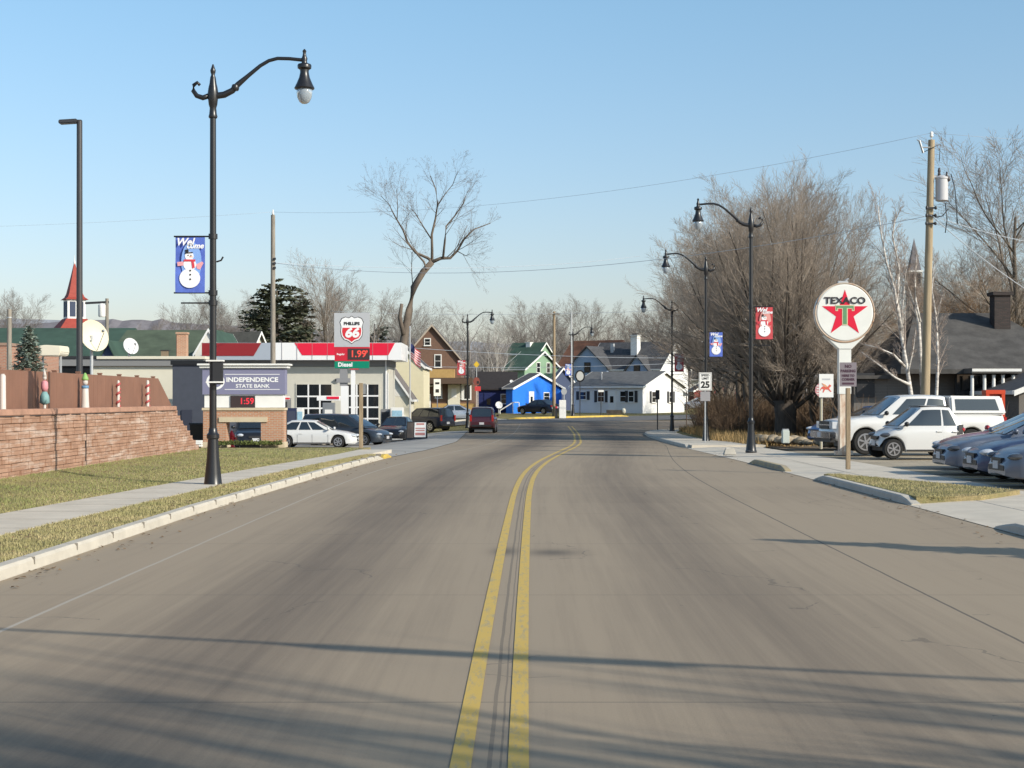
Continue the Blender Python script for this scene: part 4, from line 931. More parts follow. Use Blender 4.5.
# brick house
Y = 160; xl = X(403, Y); W = X(461, Y) - xl; g = zg(-6, Y) + .1; eave = Z(360, Y) - g; apex = Z(326, Y) - g
t = gable_house('brick_house', 'brown brick house with steep gable, white windows and tan porch band', 'house', (xl, Y, g), 0, 10, W, eave, apex - eave, brick_mat('brown_brick', (.12, .055, .04), (.16, .075, .05), (.2, .14, .1), bump=.1), ROOFG, oh=.3, trim=mat('tan_trim', (.42, .35, .28)),
  windows=[('g', X(438, Y) - xl, Z(361, Y) - g, .55, 1.15), ('g', X(427.5, Y) - xl, Z(342, Y) - g, .5, .6), ('g', X(438.5, Y) - xl, Z(391, Y) - g, .55, 1.3), ('g', X(467 - 4, Y) - xl, Z(392, Y) - g, .35, 1.2)], chimney=None)
TAN = mat('tan_panel', (.45, .29, .11), rough=.8, var=.15)
pz = lambda p: Z(p, Y) - g; hx = lambda p: X(p, Y) - xl
MB().box((hx(421) + hx(455)) / 2, -.75, (pz(378) + pz(369.5)) / 2, hx(455) - hx(421), 1.5, pz(369.5) - pz(378)).build('porch_band', TAN, t)
MB().box((hx(421) + hx(473)) / 2, -1.0, pz(381), hx(473) - hx(421), 2.0, pz(378) - pz(384)).build('porch_roof', ROOFBR if False else mat('porch_brown', (.1, .065, .045), rough=.9), t)
MB().box((hx(461) + hx(475)) / 2, 2, (pz(384) - .6) / 2, hx(475) - hx(461), 4, pz(384) + .6).build('side_wing', MATS['brown_brick'], t)
MB().box((hx(432) + hx(474.5)) / 2, -.06, pz(407) / 2 - .2, hx(474.5) - hx(432), .1, pz(400) + .4).build('lower_wall', TAN, t)
d = MB().box(hx(454), -.14, (pz(384.5) + pz(411)) / 2, hx(460) - hx(448), .08, pz(384.5) - pz(411)).build('door', CREAM, t); MB().box(hx(454), -.19, pz(393), .5, .02, .9).build('door_panel', WHITE, d)
f = MB().box(hx(466.5), -.14, pz(392), 1.0, .08, 1.6).build('window', WHITE, t); MB().box(hx(467.2), -.19, pz(392), .55, .02, 1.35).build('pane', GLASSD, f)
MB().box(hx(426.5), -.16, pz(386), 1.3, .12, .18).build('awning', WHITE, t); m = MB(); m.box(hx(427), -.12, pz(404), .75, .1, 2.0); m.build('door', WHITE, t)
# signs around the far lamp
def postsign(label, pxc, Y, base_off, pyt, pyb, pxw, m, postm=GALV, lines=(), shape='rect', name='street_sign', cat='sign', linem=None, post_top=None):
    x = X(pxc, Y); g = zg(x, Y) + base_off; t = thing(name, label, cat, (x, Y, g)); zt, zb_ = Z(pyt, Y) - g, Z(pyb, Y) - g; w = pxw * Y / F
    MB().lathe([(.04, 0), (.04, zt - .02 if post_top is None else post_top)], 8).build('post', postm, t)
    p = MB(); cz = (zt + zb_) / 2; hh = zt - zb_
    if shape == 'rect': p.box(0, -.055, cz, w, .02, hh)
    elif shape == 'oct': p.disc(0, cz, w / 2, hh / 2, -.06, .02, 8)
    elif shape == 'round': p.disc(0, cz, w / 2, hh / 2, -.06, .03, 24)
    elif shape == 'diamond': p.xz([(0, zb_), (w / 2, cz), (0, zt), (-w / 2, cz)], -.06, .02)
    elif shape == 'tri': p.xz([(-w / 2, zt), (-w / 2, zb_), (w / 2, zb_ + .08)], -.06, .02)
    p = p.build('panel', m, t)
    q = MB()
    for (u, v, ww, hv) in lines: q.box(u * w, -.068, zb_ + v * hh, ww * w, .006, hv * hh)
    if lines: q.build('printed_mark', linem or BLK, p)
    return t
postsign('white rectangular sign on a thin post before the silver car', 437.3, 131, 0, 379, 396, 7, WHITE, mat('post_bluegrey', (.16, .18, .25)), lines=[(0, .75, .6, .12), (0, .3, .5, .2)])
postsign('yellow warning sign high above the dark blue house roof edge', 476.5, 149, 0, 361, 368, 6, YELLOW, GALV, shape='diamond')
postsign('brownish red sign above a small red one near the blue house', 476.5, 146, 0, 377, 386, 7, mat('rust_sign', (.25, .07, .05)), mat('cream_post', (.6, .5, .42)), lines=[(.2, .4, .3, .3)], shape='oct')
postsign('small bright red sign on a pale post left of the blue house', 477.8, 143, 0, 386.3, 391, 6, mat('sign_red', (.6, .05, .05)), mat('cream_post', (.6, .5, .42)))
# ================================================================= far houses
BLUES = siding_mat('bright_blue_siding', (.025, .2, .82)); BLUES_SHADE = siding_mat('shaded_blue_siding', (.012, .022, .11)); GRNS = siding_mat('pale_green_siding', (.24, .37, .25)); WS = siding_mat('white_siding', (.74, .74, .74)); BGS = siding_mat('blue_grey_siding', (.30, .39, .56))  # second siding is the blue with the wing's shade put in
def corner_house(name, label, pxl, pxc, pxr, pye, pyb, pya, Y, wm, rm, rot=57, **k):
    """house seen over its corner: long side to the left, gable to the right"""
    x = X(pxc, Y); g = Z(pyb, Y); W = (pxr - pxc) * Y / F / math.cos(math.radians(rot)); L = (pxc - pxl) * Y / F / math.sin(math.radians(rot))
    W *= 1 + W * .5 * math.sin(math.radians(rot)) / Y; e = Z(pye, Y) - g; Ym = Y + W / 2 * math.sin(math.radians(rot)); r = (HZ - pya) / F * Ym + CH - g - e
    return gable_house(name, label, 'house', (x, Y, g), rot, L, W, e, max(.5, r), wm, rm, **k)
# blue house
t = corner_house('blue_house', 'bright blue house with low white edged gable and shaded side wing', 506, 512.5, 563, 388.5, 413.5, 374.5, 165, BLUES, ROOFG, oh=.3, windows=[('g', 3.6, 1.35, .8, 1.7, 'door', WHITE), ('g', 6.6, 1.75, 1.0, .75)])
Y = 168; xw = X(478, Y); g = Z(412, Y)
t2 = gable_house('blue_wing_house', 'low blue house wing, shade painted in as navy, with dark roof left of the blue gable', 'house', (X(515, 170), 170, zg(1, 170)), 90, X(515, 170) - X(477, 170), 7, Z(389, 170) - zg(1, 170), 1.75, BLUES_SHADE, mat('black_brown_roof', (.03, .025, .025), rough=.9, var=.2), oh=.3, trim=None, windows=[('s', 1.0, 1.4, .9, .9), ('s', 2.8, 1.0, .8, 1.9, 'door', BLUES_SHADE)])
dish('white dish leaning beside the shaded house wing', 499, 405, 163, .75, zg(-1, 163), .3, -.3, DISHW)
dish('tiny white dish on the dark wing roof', 511.5, 381.5, 169.0, .4, Z(386, 169), .3, -.3, DISHW)
t = thing('white_railing', 'slanted white handrail at the corner of the blue house', 'railing', (X(504, 160), 160, zg(-1, 160)))
m = MB(); m.tube([(-.4, 0, .35), (.9, 0, 1.15), (1.5, 0, 1.15)], .06, 6); m.tube([(-.4, 0, 0), (-.4, 0, .35)], .05, 6); m.tube([(.9, 0, 0), (.9, 0, 1.15)], .05, 6); m.tube([(1.5, 0, 0), (1.5, 0, 1.15)], .05, 6); m.build('rail', WHITE, t)
# green house
corner_house('green_house', 'pale green house with white gable edges and long dark green roof', 505, 524.5, 561, 369, 412, 352.5, 200, GRNS, ROOFGR, oh=.35, windows=[('g', 3.2, 5.6, .7, 1.2), ('g', 5.6, 5.6, .7, 1.2)], chimney=None)
corner_house('green_roofed_house', 'house with tall dark green roof and white peak behind the green house', 508, 538, 551, 353, 412, 343.5, 222, GRNS, ROOFGR, oh=.35, chimney=(1.2, 2.2, .5, WHITE))
# dark gabled houses in the middle
corner_house('dark_gabled_house', 'dark navy gabled house with grey roof behind the junction pole', 546, 547, 578, 388, 414, 369, 186, NAVYS, mat('pale_grey_roof', (.23, .23, .24), rough=.9, var=.2), rot=30, oh=.3)
corner_house('rusty_roofed_house', 'house with rusty brown roof behind the junction street lamp', 559, 606, 640, 368, 414, 341, 232, NAVYS, ROOFBR, rot=57, oh=.4, trim=mat('brown_trim', (.2, .12, .09)))
# blue-grey and white cross-gabled house
Y = 196; t = corner_house('cross_gabled_house', 'large pale house with dark roof, white chimney tower and bright white gable end', 590, 660, 693, 368, 413, 342.5, Y, WS, ROOFG, rot=57, oh=.35, trim=WHITE, windows=[('g', 3.0, 4.2, .7, 1.2), ('s', 4.0, 4.6, .8, 1.1), ('s', 9, 4.4, .8, 1.2)])
hr = [c for c in t.children if c.name.startswith('roof')][0]
def dormer(parent, y0, w, zt, rise, wm):
    """cross gable on the long side (local -x)"""
    m = MB(); m.v = [(-.9, y0, 0), (-.9, y0 + w, 0), (-.9, y0 + w, zt), (-.9, y0, zt), (-.9, y0 + w / 2, zt + rise), (3.5, y0, zt), (3.5, y0 + w, zt), (3.5, y0 + w / 2, zt + rise), (3.5, y0, 0), (3.5, y0 + w, 0)]
    m.f = [(0, 3, 4, 2, 1), (0, 8, 5, 3), (1, 2, 6, 9)]; d = m.build('cross_gable', wm, parent)
    r = MB(); 
    for a, b in ((y0 - .35, y0 + w / 2), (y0 + w + .35, y0 + w / 2)):
        za = zt - .35 * rise / (w / 2)
        r.hexa([(-1.25, a, za), (3.6, a, za), (3.6, b, zt + rise), (-1.25, b, zt + rise), (-1.25, a, za + .16), (3.6, a, za + .16), (3.6, b, zt + rise + .16), (-1.25, b, zt + rise + .16)])
    r.build('cross_roof', ROOFG, d)
    w1 = MB().box(-.93, y0 + w / 2, zt - .05, .06, .9, 1.3).build('window', DARKMETAL, d); MB().box(-.97, y0 + w / 2, zt - .05, .03, .7, 1.1).build('pane', GLASSD, w1)
e = Z(368, Y) - Z(413, Y)
dormer(t, 7.0, 5.5, e + .2, 2.5, BGS); dormer(t, 1.2, 3.0, e - .2, 1.7, BGS)
tw = MB(); tw.box(2.2, 4.6, e + 2.5, .9, .9, 3.2); tw.box(2.2, 4.6, e + 4.15, 1.1, 1.1, .14); tw = tw.build('chimney', WHITE, t); MB().box(2.2, 4.6, e + 4.3, .55, .55, .2).build('chimney_cap', DARKMETAL, tw)
MB().box(2.4, 8.0, e + 2.4, .4, .4, 1.6).build('vent_stack', GALV, t)
# white cottage
Y = 165; t = corner_house('white_cottage', 'low white cottage with grey roof, shuttered windows and sunlit gable end', 574, 642.5, 691.5, 387, 412.5, 372.5, Y, WS, mat('mid_grey_shingle', (.13, .13, .13), rough=.9, var=.25, scale=2), oh=.3,
  windows=[('s', 1.3, 1.65, .55, 1.05, 'shuttered'), ('s', 2.3, 1.65, .55, 1.05), ('s', 3.6, 1.25, .8, 1.9, 'door', WHITE), ('s', 4.9, 1.65, .7, 1.05, 'shuttered'), ('s', 7.1, 1.75, .7, .75, 'shuttered'), ('g', 2.4, 1.6, .75, 1.05, 'shuttered'), ('g', 6.3, 1.6, .75, 1.05, 'shuttered')])
cr = [c for c in t.children if c.name.startswith('roof')][0]; MB().lathe([(.07, 2.9), (.07, 4.1), (.12, 4.1), (.12, 4.25)], 8, (2.0, 6.0, 0)).build('vent_pipe', GALV, cr)
# red house and others to the right of the cottage
corner_house('red_house', 'low dark red house half hidden by the speed sign lamp', 690, 694, 745, 391, 405, 377, 205, siding_mat('dark_red_siding', (.17, .035, .03)), ROOFG, rot=30, oh=.3, windows=[('g', 2.5, 1.0, .7, .7)])
gable_house('grey_house', 'grey roofed house far behind the trees right of the cottage', 'house', (X(700, 240), 240, zg(28, 240)), 80, 14, 8, 4, 3, gw, ROOFG)
# utility pole, meter box, T-shaped sign and posts at the junction
Y = 146; x = X(554, Y); g = zg(x, Y); t = thing('utility_pole', 'plain brown utility pole rising in front of the blue and green houses', 'utility pole', (x, Y, g))
MB().lathe([(.17, 0), (.12, Z(311.5, Y) - g)], 10).build('shaft', WOODPOLE, t, True, 40); m = MB(); m.box(0, -.12, Z(314, Y) - g, 1.1, .1, .1); m.build('crossarm', WOODGREY, t)
Y = 150; x = X(587, Y); t = thing('utility_pole', 'slim pale pole directly left of the junction street lamp', 'utility pole', (X(571.5, 156), 156, zg(6, 156))); MB().lathe([(.1, 0), (.07, Z(312, 156) - zg(6, 156))], 8).build('shaft', GALV, t, True, 40)
Y = 145; x = X(562.5, Y); g = zg(x, Y); t = thing('utility_cabinet', 'white utility cabinet with small red and dark tags beside the pole', 'utility cabinet', (x, Y, g)); H = Z(400, Y) - g
MB().box(0, 0, H / 2, .62, .5, H).build('body', WHITE, t, bevel=.02); MB().box(-.55, 0, H * .4, .2, .2, H * .8).build('side_box', DARKMETAL, t); m = MB(); m.box(-.55, -.12, H * .6, .16, .04, .16); m.build('tag', REDP, t)
Y = 147; postsign('round disc sign with white face and dark rim at the junction lamp', 580, Y, 0, 370, 382, 10, BLACK, BLACK, lines=[], shape='round')
MB().disc(0, (Z(370, Y) + Z(382, Y)) / 2 - zg(X(580, Y), Y), .33, .42, -.068, .008, 24).build('face', mat('dull_white', (.5, .5, .47)), [o for o in bpy.data.objects if o.name.startswith('panel')][-1])
postsign('octagonal grey sign back near the white utility cabinet', 564, 151, 0, 388, 395, 6, GALV, GALV, shape='oct')
postsign('white T shaped sign on a dark post before the cottage', 601, 152, 0, 390, 392, 5.5, WHITE, DARKMETAL, name='mail_sign')
postsign('dark rectangular sign on a dark post near the right kerb', 657.5, 105, .1, 390, 399.5, 4, DARKMETAL, DARKMETAL)
postsign('small grey wedge shaped sign in front of the cottage gable', 686.5, 122, .1, 391, 396.5, 7, mat('sign_grey', (.2, .22, .22)), mat('brown_post', (.2, .14, .1)), shape='tri')
# low things in the cottage yard
t = thing('planter', 'low dark planter with pale end before the cottage door', 'planter', (X(614, 160), 160, zg(10, 160))); MB().box(0, 0, .2, 1.5, .5, .4).build('box', mat('planter_brown', (.1, .08, .06)), t); MB().ell(.95, 0, .3, .25, .25, .3).build('pot', CREAM, t, True)

# house on the right behind the birches
Y = 72; xl = X(800, Y); xr = X(1075, Y); g = zg(15, Y)
GREYW = siding_mat('grey_siding', (.17, .155, .14)); W = xr - xl
t = thing('grey_house', 'wide dark roofed house behind the birches with white porch columns', 'house', (xl, Y, g))
hz_ = lambda p, y=Y: Z(p, y) - g; hx = lambda p: X(p, Y) - xl
MB().box((hx(890) + W) / 2, 5, hz_(373) / 2 - .1, W - hx(890), 9, hz_(373) + .2).build('wall', GREYW, t); MB().box((hx(856) + hx(890)) / 2, 3, hz_(378) / 2 - .1, hx(890) - hx(856) - .02, 5, hz_(378) + .2).build('side_wing', GREYW, t); MB().box((hx(854) + hx(892)) / 2, 3, hz_(377), hx(892) - hx(854), 5.6, .16).build('wing_roof', mat('charcoal_shingle', (.085, .08, .075), rough=.95, var=.4, scale=1.2, bump=.4, bscale=10), t)
e, dpt = hz_(374), 5.0; rz_ = Z(313, Y + dpt) - g
m = MB(); m.v = [(hx(896), -.9, e), (W + .8, -.9, e), (W + .8, -.9, e + .2), (hx(896), -.9, e + .2), (hx(942), dpt, rz_), (W - 2, dpt, rz_), (hx(896), 10.5, e), (W + .8, 10.5, e)]
m.f = [(0, 1, 2, 3), (3, 2, 5, 4), (0, 3, 4, 6), (1, 7, 5, 2), (6, 4, 5, 7), (0, 6, 7, 1)]; rf = m.build('roof', mat('charcoal_shingle', (.085, .08, .075), rough=.95, var=.4, scale=1.2, bump=.4, bscale=10), t)
CHB = brick_mat('sooty_brick', (.035, .025, .022), (.06, .04, .035), (.03, .03, .03)); c = MB(); cx = X(1000, 75.6) - xl; c.box(cx, 3.6, rz_ - .45, .75, .8, 2.4); c.box(cx, 3.6, rz_ + .82, .95, 1.0, .16); c.build('chimney', CHB, rf)
p = MB(); 
for px in (960, 972, 981, 990, 1000): p.lathe([(.12, 0), (.12, .08), (.085, .1), (.075, hz_(376)), (.11, hz_(375.5))], 10, (hx(px), -1.9, 0))
p.build('porch_column', WHITE, t, True, 40); b = MB(); b.box(hx(982), -1.5, hz_(371.5), hx(1006) - hx(958), 1.4, .22); b.build('porch_roof', mat('porch_grey', (.12, .11, .1)), t); b = MB(); b.box(hx(982), -2.22, hz_(371), hx(1006) - hx(958), .04, .12); b.build('porch_trim', WHITE, t)
m = MB(); m.box(hx(970), -.03, hz_(388), 1.4, .06, 1.7); f = m.build('window', DARKMETAL, t); MB().box(hx(970), -.07, hz_(388), 1.2, .02, 1.5).build('pane', GLASSD, f)
m = MB(); m.box(hx(1010), -.03, hz_(386), .9, .06, 2.0); m.build('door', mat('night_door', (.02, .025, .04)), t); m = MB(); m.box(hx(868), .47, hz_(385), .8, .06, 1.1); m.build('window', DARKMETAL, t)
gable_house('white_garage', 'corner of a white gabled garage at the right picture edge', 'garage', (X(1019, 66), 66, zg(15, 66)), 0, 6, 5, 2.25, 1.0, GREYW, ROOFG, oh=.3)
# church steeple far right
Y = 210; x = X(914, Y); g = zg(x, Y); t = thing('church', 'faint grey church steeple beyond the bare birches', 'church', (x, Y, g)); q = lambda p: Z(p, Y) - g
STEE = mat('steeple_pale', (.38, .36, .33), rough=.8); MB().box(0, 0, q(272) / 2, 1.7, 1.7, q(272)).build('tower', STEE, t)
m = MB(); m.v = [(-.8, -.8, q(272)), (.8, -.8, q(272)), (.8, .8, q(272)), (-.8, .8, q(272)), (0, 0, q(238))]; m.f = [(3, 2, 1, 0), (0, 1, 4), (1, 2, 4), (2, 3, 4), (3, 0, 4)]; m.build('spire', mat('spire_grey', (.16, .15, .16), rough=.8), t)
m = MB()
for o in (-.4, .4): m.box(o, -.87, q(280), .5, .05, 1.6)
m.build('louvre', DARKMETAL, t); MB().box(0, 0, q(272) + .05, 1.95, 1.95, .22).build('cornice', WHITE, t)
# ================================================================= vehicles
TYRE = mat('tyre', (.018, .018, .018), rough=.85); RIM = mat('rim_alloy', (.5, .5, .52), rough=.3, metal=.8); RIMD = mat('rim_shadow', (.03, .03, .03), rough=.6)
TRIMB = mat('black_trim', (.02, .02, .022), rough=.5); HEADL = mat('headlight_glass', (.55, .57, .6), rough=.08, spec=.7, coat=.8); HLIN = mat('headlight_dark', (.06, .065, .075), rough=.1, coat=1); TAIL = mat('taillight_red', (.35, .015, .015), rough=.15, coat=.6)
AMBER = mat('amber_lens', (.7, .25, .03), rough=.2); PLATE = mat('plate', (.5, .5, .52), rough=.5); CHROME = mat('chrome', (.7, .7, .72), rough=.12, metal=1.0)
INTER = mat('interior', (.05, .05, .05), rough=.9)
CG = bpy.data.materials.new('car_glass'); CG.use_nodes = True
_b = CG.node_tree.nodes['Principled BSDF']; _b.inputs['Base Color'].default_value = (.015, .02, .024, 1); _b.inputs['Roughness'].default_value = .03; _b.inputs['Specular IOR Level'].default_value = .9; _b.inputs['Coat Weight'].default_value = .5; _b.inputs['Coat Roughness'].default_value = .02
def paint(name, rgb, metal=0.0, rough=.28): return mat('car_' + name, rgb, rough=rough, metal=metal, coat=.45, spec=.45)
CT = {}
CT['sedan'] = dict(L=4.75, W=1.8, wb=(1.42, -1.36), wr=.325, bot=.2, side=.72,
    top=[(-2.37, .5), (-2.36, .72), (-2.3, .9), (-2.15, .98), (-1.7, 1.02), (-1.2, 1.0), (0, .96), (.8, .96), (1.15, .93), (1.7, .85), (2.05, .76), (2.24, .68), (2.33, .6), (2.365, .5), (2.37, .4)],
    cab=dict(b=(-1.85, 1.12), r=(-1.0, .12), zb=.93, zr=1.43, wb=.8, wr=.6), win=[(.10, .46), (.50, .86)])
CT['coupe_van'] = dict(L=5.0, W=1.9, wb=(1.5, -1.5), wr=.34, bot=.2, side=.8,
    top=[(-2.5, .5), (-2.48, .9), (-2.4, 1.05), (0, 1.02), (.9, 1.0), (1.5, .95), (2.1, .82), (2.38, .66), (2.48, .5), (2.5, .42)],
    cab=dict(b=(-2.44, 1.55), r=(-2.2, .45), zb=1.0, zr=1.7, wb=.86, wr=.68), win=[(.05, .34), (.37, .62), (.65, .9)])
CT['wagon'] = dict(L=4.65, W=1.76, wb=(1.4, -1.3), wr=.315, bot=.2, side=.7,
    top=[(-2.32, .5), (-2.3, .74), (-2.22, .88), (-2.0, .94), (0, .92), (.8, .92), (1.15, .9), (1.7, .82), (2.08, .72), (2.25, .62), (2.31, .5), (2.32, .42)],
    cab=dict(b=(-2.2, 1.15), r=(-1.1, .15), zb=.89, zr=1.4, wb=.79, wr=.6), win=[(.12, .42), (.46, .66), (.69, .9)])
CT['suv'] = dict(L=4.6, W=1.82, wb=(1.38, -1.32), wr=.37, bot=.34, side=.9,
    top=[(-2.3, .6), (-2.29, 1.05), (-2.2, 1.1), (0, 1.08), (.85, 1.08), (1.2, 1.05), (1.8, .98), (2.15, .88), (2.27, .72), (2.3, .55)],
    cab=dict(b=(-2.26, 1.1), r=(-2.05, .25), zb=1.06, zr=1.72, wb=.82, wr=.68), win=[(.05, .34), (.37, .62), (.65, .9)])
CT['truck'] = dict(L=5.75, W=1.98, wb=(1.85, -1.65), wr=.4, bot=.42, side=1.0,
    top=[(-2.87, .62), (-2.86, 1.2), (-2.8, 1.26), (-1.4, 1.27), (0, 1.24), (1.0, 1.24), (1.4, 1.21), (2.2, 1.15), (2.65, 1.08), (2.8, .98), (2.86, .8), (2.87, .6)],
    cab=dict(b=(-.92, 1.42), r=(-.85, .6), zb=1.22, zr=1.86, wb=.88, wr=.72), win=[(.04, .36), (.40, .82)])
CT['micro'] = dict(L=2.55, W=1.56, wb=(.93, -.9), wr=.29, bot=.2, side=.78,
    top=[(-1.27, .5), (-1.26, .8), (-1.22, 1.0), (-1.1, 1.02), (-.3, .98), (.3, .97), (.62, .95), (.95, .84), (1.14, .72), (1.23, .6), (1.27, .46), (1.275, .38)],
    cab=dict(b=(-1.22, .8), r=(-.86, .02), zb=.93, zr=1.53, wb=.71, wr=.53), win=[(.1, .3), (.34, .88)])
def car(name, label, cat, loc, heading, kind, pm, group=None, roofm=None, tail=True, plate=True, hl=HEADL, roof_rails=False, detail=1, mirror=None):
    c = CT[kind]; L, W = c['L'], c['W']; t = thing(name, label, cat, loc, heading, group); wr = c['wr']; hw = W / 2
    # ---- body shell
    xs_ = sorted(set(list(np.linspace(-L / 2, L / 2, 64)) + [wx + s_ * (wr + .055) for wx in c['wb'] for s_ in (-1, 1)] + [-L / 2 + .02, L / 2 - .02, -L / 2 + .05, L / 2 - .05]))
    tx = [p[0] for p in c['top']]; tz = [p[1] for p in c['top']]; mb = MB(); cols = []
    for x in xs_:
        zt = sum(float(np.interp(x + d, tx, tz)) for d in (-.06, 0, .06)) / 3
        e = max(0, (abs(x) - (L / 2 - .75)) / .75); ww = hw * (1 - .17 * e ** 2.4)
        if x > 0: ww *= (1 - .05 * e ** 3) * (1 - .2 * max(0, (x - (L / 2 - .4)) / .4) ** 2.5)
        zb = c['bot'] + (.06 if x > 0 else .15) * max(0, (abs(x) - (L / 2 - .35)) / .35) ** 2
        inw = False
        for wx in c['wb']:
            d = abs(x - wx); R = wr + .06
            if d < R: zb = max(zb, min(zt - .12, wr + math.sqrt(R * R - d * d)))
        zs = min(c['side'], zt - .1); zs = max(zs, zb + .02)
        sec = [(0, zb + .03), (ww - .28, zb + .02), (ww - .05, zb), (ww - .01, zb + .03), (ww, zb + (zs - zb) * .45), (ww - .012, zs), (ww - .05, zs + (zt - zs) * .62), (ww - .13, zt - .012), (ww - .36, zt + .006), (0, zt + .022)]
        k = len(sec); row = []
        for s_, z in sec: row.append(len(mb.v)); mb.v.append((x, -s_, z))
        for s_, z in reversed(sec[1:-1]): row.append(len(mb.v)); mb.v.append((x, s_, z))
        cols.append(row)
    for i in range(len(cols) - 1):
        a, b = cols[i], cols[i + 1]; n = len(a)
        for j in range(n): mb.f.append((a[j], a[(j + 1) % n], b[(j + 1) % n], b[j]))
    mb.f.append(tuple(cols[0])); mb.f.append(tuple(reversed(cols[-1])))
    body = mb.build('body', pm, t, True, 38)
    bm = bmesh.new(); bm.from_mesh(body.data); bmesh.ops.recalc_face_normals(bm, faces=bm.faces); bm.to_mesh(body.data); bm.free()
    # dark wheel housings closing the arches on the inside
    for wx in c['wb']:
        hl_ = min(wr + .04, L / 2 - abs(wx) - .12); MB().box(wx, 0, wr + .13, 2 * hl_, W - .5, 2 * wr - .2).build('wheel_housing', TRIMB, t)
    # ---- cabin
    cb = c['cab']; b0, b1 = cb['b']; r0, r1 = cb['r']; zb, zr, wb, wr2 = cb['zb'], cb['zr'], cb['wb'], cb['wr']
    cm = MB(); nU = 12; 
    B = lambda u, s_: (b0 + (b1 - b0) * u, s_ * wb * (1 - .06 * (2 * u - 1) ** 4), zb - .02)
    R = lambda u, s_: (r0 + (r1 - r0) * u, s_ * wr2 * (1 - .05 * (2 * u - 1) ** 4), zr - .05 + .03 * (1 - (2 * u - 1) ** 2))
    def mix(a, b, v): return tuple(a[k] + (b[k] - a[k]) * v for k in range(3))
    ring = []
    for i in range(nU + 1):
        u = i / nU; row = []
        for s_ in (-1, 1):
            lo, hi = B(u, s_), R(u, s_); seq = [lo, mix(lo, hi, .5), hi, (hi[0], hi[1] * .86, hi[2] + .035), (hi[0], hi[1] * .5, hi[2] + .055)]
            mid = mix(lo, hi, .5); seq[1] = (mid[0], mid[1] + s_ * .025, mid[2])
            row.append(seq if s_ == -1 else seq[::-1])
        seq = row[0] + row[1]; ids = []
        for p in seq: ids.append(len(cm.v)); cm.v.append(p)
        ring.append(ids)
    for i in range(nU):
        for j in range(len(ring[0]) - 1): cm.f.append((ring[i][j], ring[i][j + 1], ring[i + 1][j + 1], ring[i + 1][j]))
    cm.f.append(tuple(ring[0])); cm.f.append(tuple(reversed(ring[-1])))
    cab = cm.build('cabin', roofm or pm, t, True, 32)
    bm = bmesh.new(); bm.from_mesh(cab.data); bmesh.ops.recalc_face_normals(bm, faces=bm.faces); bm.to_mesh(cab.data); bm.free()
    # ---- glass
    def side_pt(u, v, s_, off=.008):
        lo, hi = B(u, s_), R(u, s_); p = mix(lo, hi, v); bul = .025 * (1 - abs(2 * v - 1)); return (p[0], p[1] + s_ * (bul + off), p[2] + off * .5)
    for s_ in (-1, 1):
        for (u0, u1) in c['win']:
            g = MB(); n = 4
            for i in range(n + 1):
                for v in (.1, .5, .88):
                    u = u0 + (u1 - u0) * i / n; g.v.append(side_pt(u, v, s_))
            for i in range(n):
                for j in range(2): a = i * 3 + j; g.f.append((a, a + 3, a + 4, a + 1) if s_ < 0 else (a, a + 1, a + 4, a + 3))
            g.build('side_window', CG, t, True)
    for u, nm, sg in ((1, 'windshield', 1), (0, 'rear_window', -1)):
        g = MB(); n = 6
        for v in (.08, .5, .92):
            for i in range(n + 1):
                q = -1 + 2 * i / n; a = B(u, q * .9)
                lo, hi = B(u, q), R(u, q); p = mix(lo, hi, v); off = .012
                bow = .0
                g.v.append((p[0] + sg * off, p[1] * .9, p[2] + .012 + (.05 * v * (1 - q * q))))
        for j in range(2):
            for i in range(n): a = j * (n + 1) + i; g.f.append((a, a + 1, a + n + 2, a + n + 1))
        g.build(nm, CG, t, True)
    # ---- wheels
    for wx in c['wb']:
        for s_ in (-1, 1):
            y = s_ * (hw - .115); o = MB(); o.lathe([(wr * .62, -.1), (wr * .93, -.105), (wr, -.07), (wr, .07), (wr * .93, .105), (wr * .62, .1)], 26, (wx, y, wr), axis='y'); ty = o.build('wheel', TYRE, t, True, 40)
            yo = y + s_ * .09; r_ = MB(); r_.lathe([(wr * .66, -.012), (wr * .66, .012)], 22, (wx, yo, wr), axis='y'); r_.build('rim_well', RIMD, ty)
            sp = MB(); yf = yo + s_ * .016
            n = 26; R0, R1 = wr * .57, wr * .68
            for k in range(n):
                a0, a1 = 6.2831853 * k / n, 6.2831853 * (k + 1) / n
                sp.hexa([(wx + R0 * math.cos(a0), yf - .012, wr + R0 * math.sin(a0)), (wx + R1 * math.cos(a0), yf - .012, wr + R1 * math.sin(a0)), (wx + R1 * math.cos(a1), yf - .012, wr + R1 * math.sin(a1)), (wx + R0 * math.cos(a1), yf - .012, wr + R0 * math.sin(a1)),
                         (wx + R0 * math.cos(a0), yf + .012, wr + R0 * math.sin(a0)), (wx + R1 * math.cos(a0), yf + .012, wr + R1 * math.sin(a0)), (wx + R1 * math.cos(a1), yf + .012, wr + R1 * math.sin(a1)), (wx + R0 * math.cos(a1), yf + .012, wr + R0 * math.sin(a1))])
            for k in range(6):
                a = k * math.pi / 3 + .3; sp.hexa([(wx + math.cos(a + e) * rr, yf + d, wr + math.sin(a + e) * rr) for d in (-.01, .012) for e, rr in ((-.5, wr * .12), (-.14, wr * .6), (.14, wr * .6), (.5, wr * .12))])
            sp.lathe([(wr * .16, -.014), (wr * .16, .016)], 12, (wx, yf, wr), axis='y'); sp.build('rim', RIM, ty)
    # ---- lights, bumpers, plate, mirrors, handles, seams
    zt = lambda x: float(np.interp(x, tx, tz))
    fx_, rx_ = L / 2, -L / 2; zh = zt(L / 2 - .25) - .12
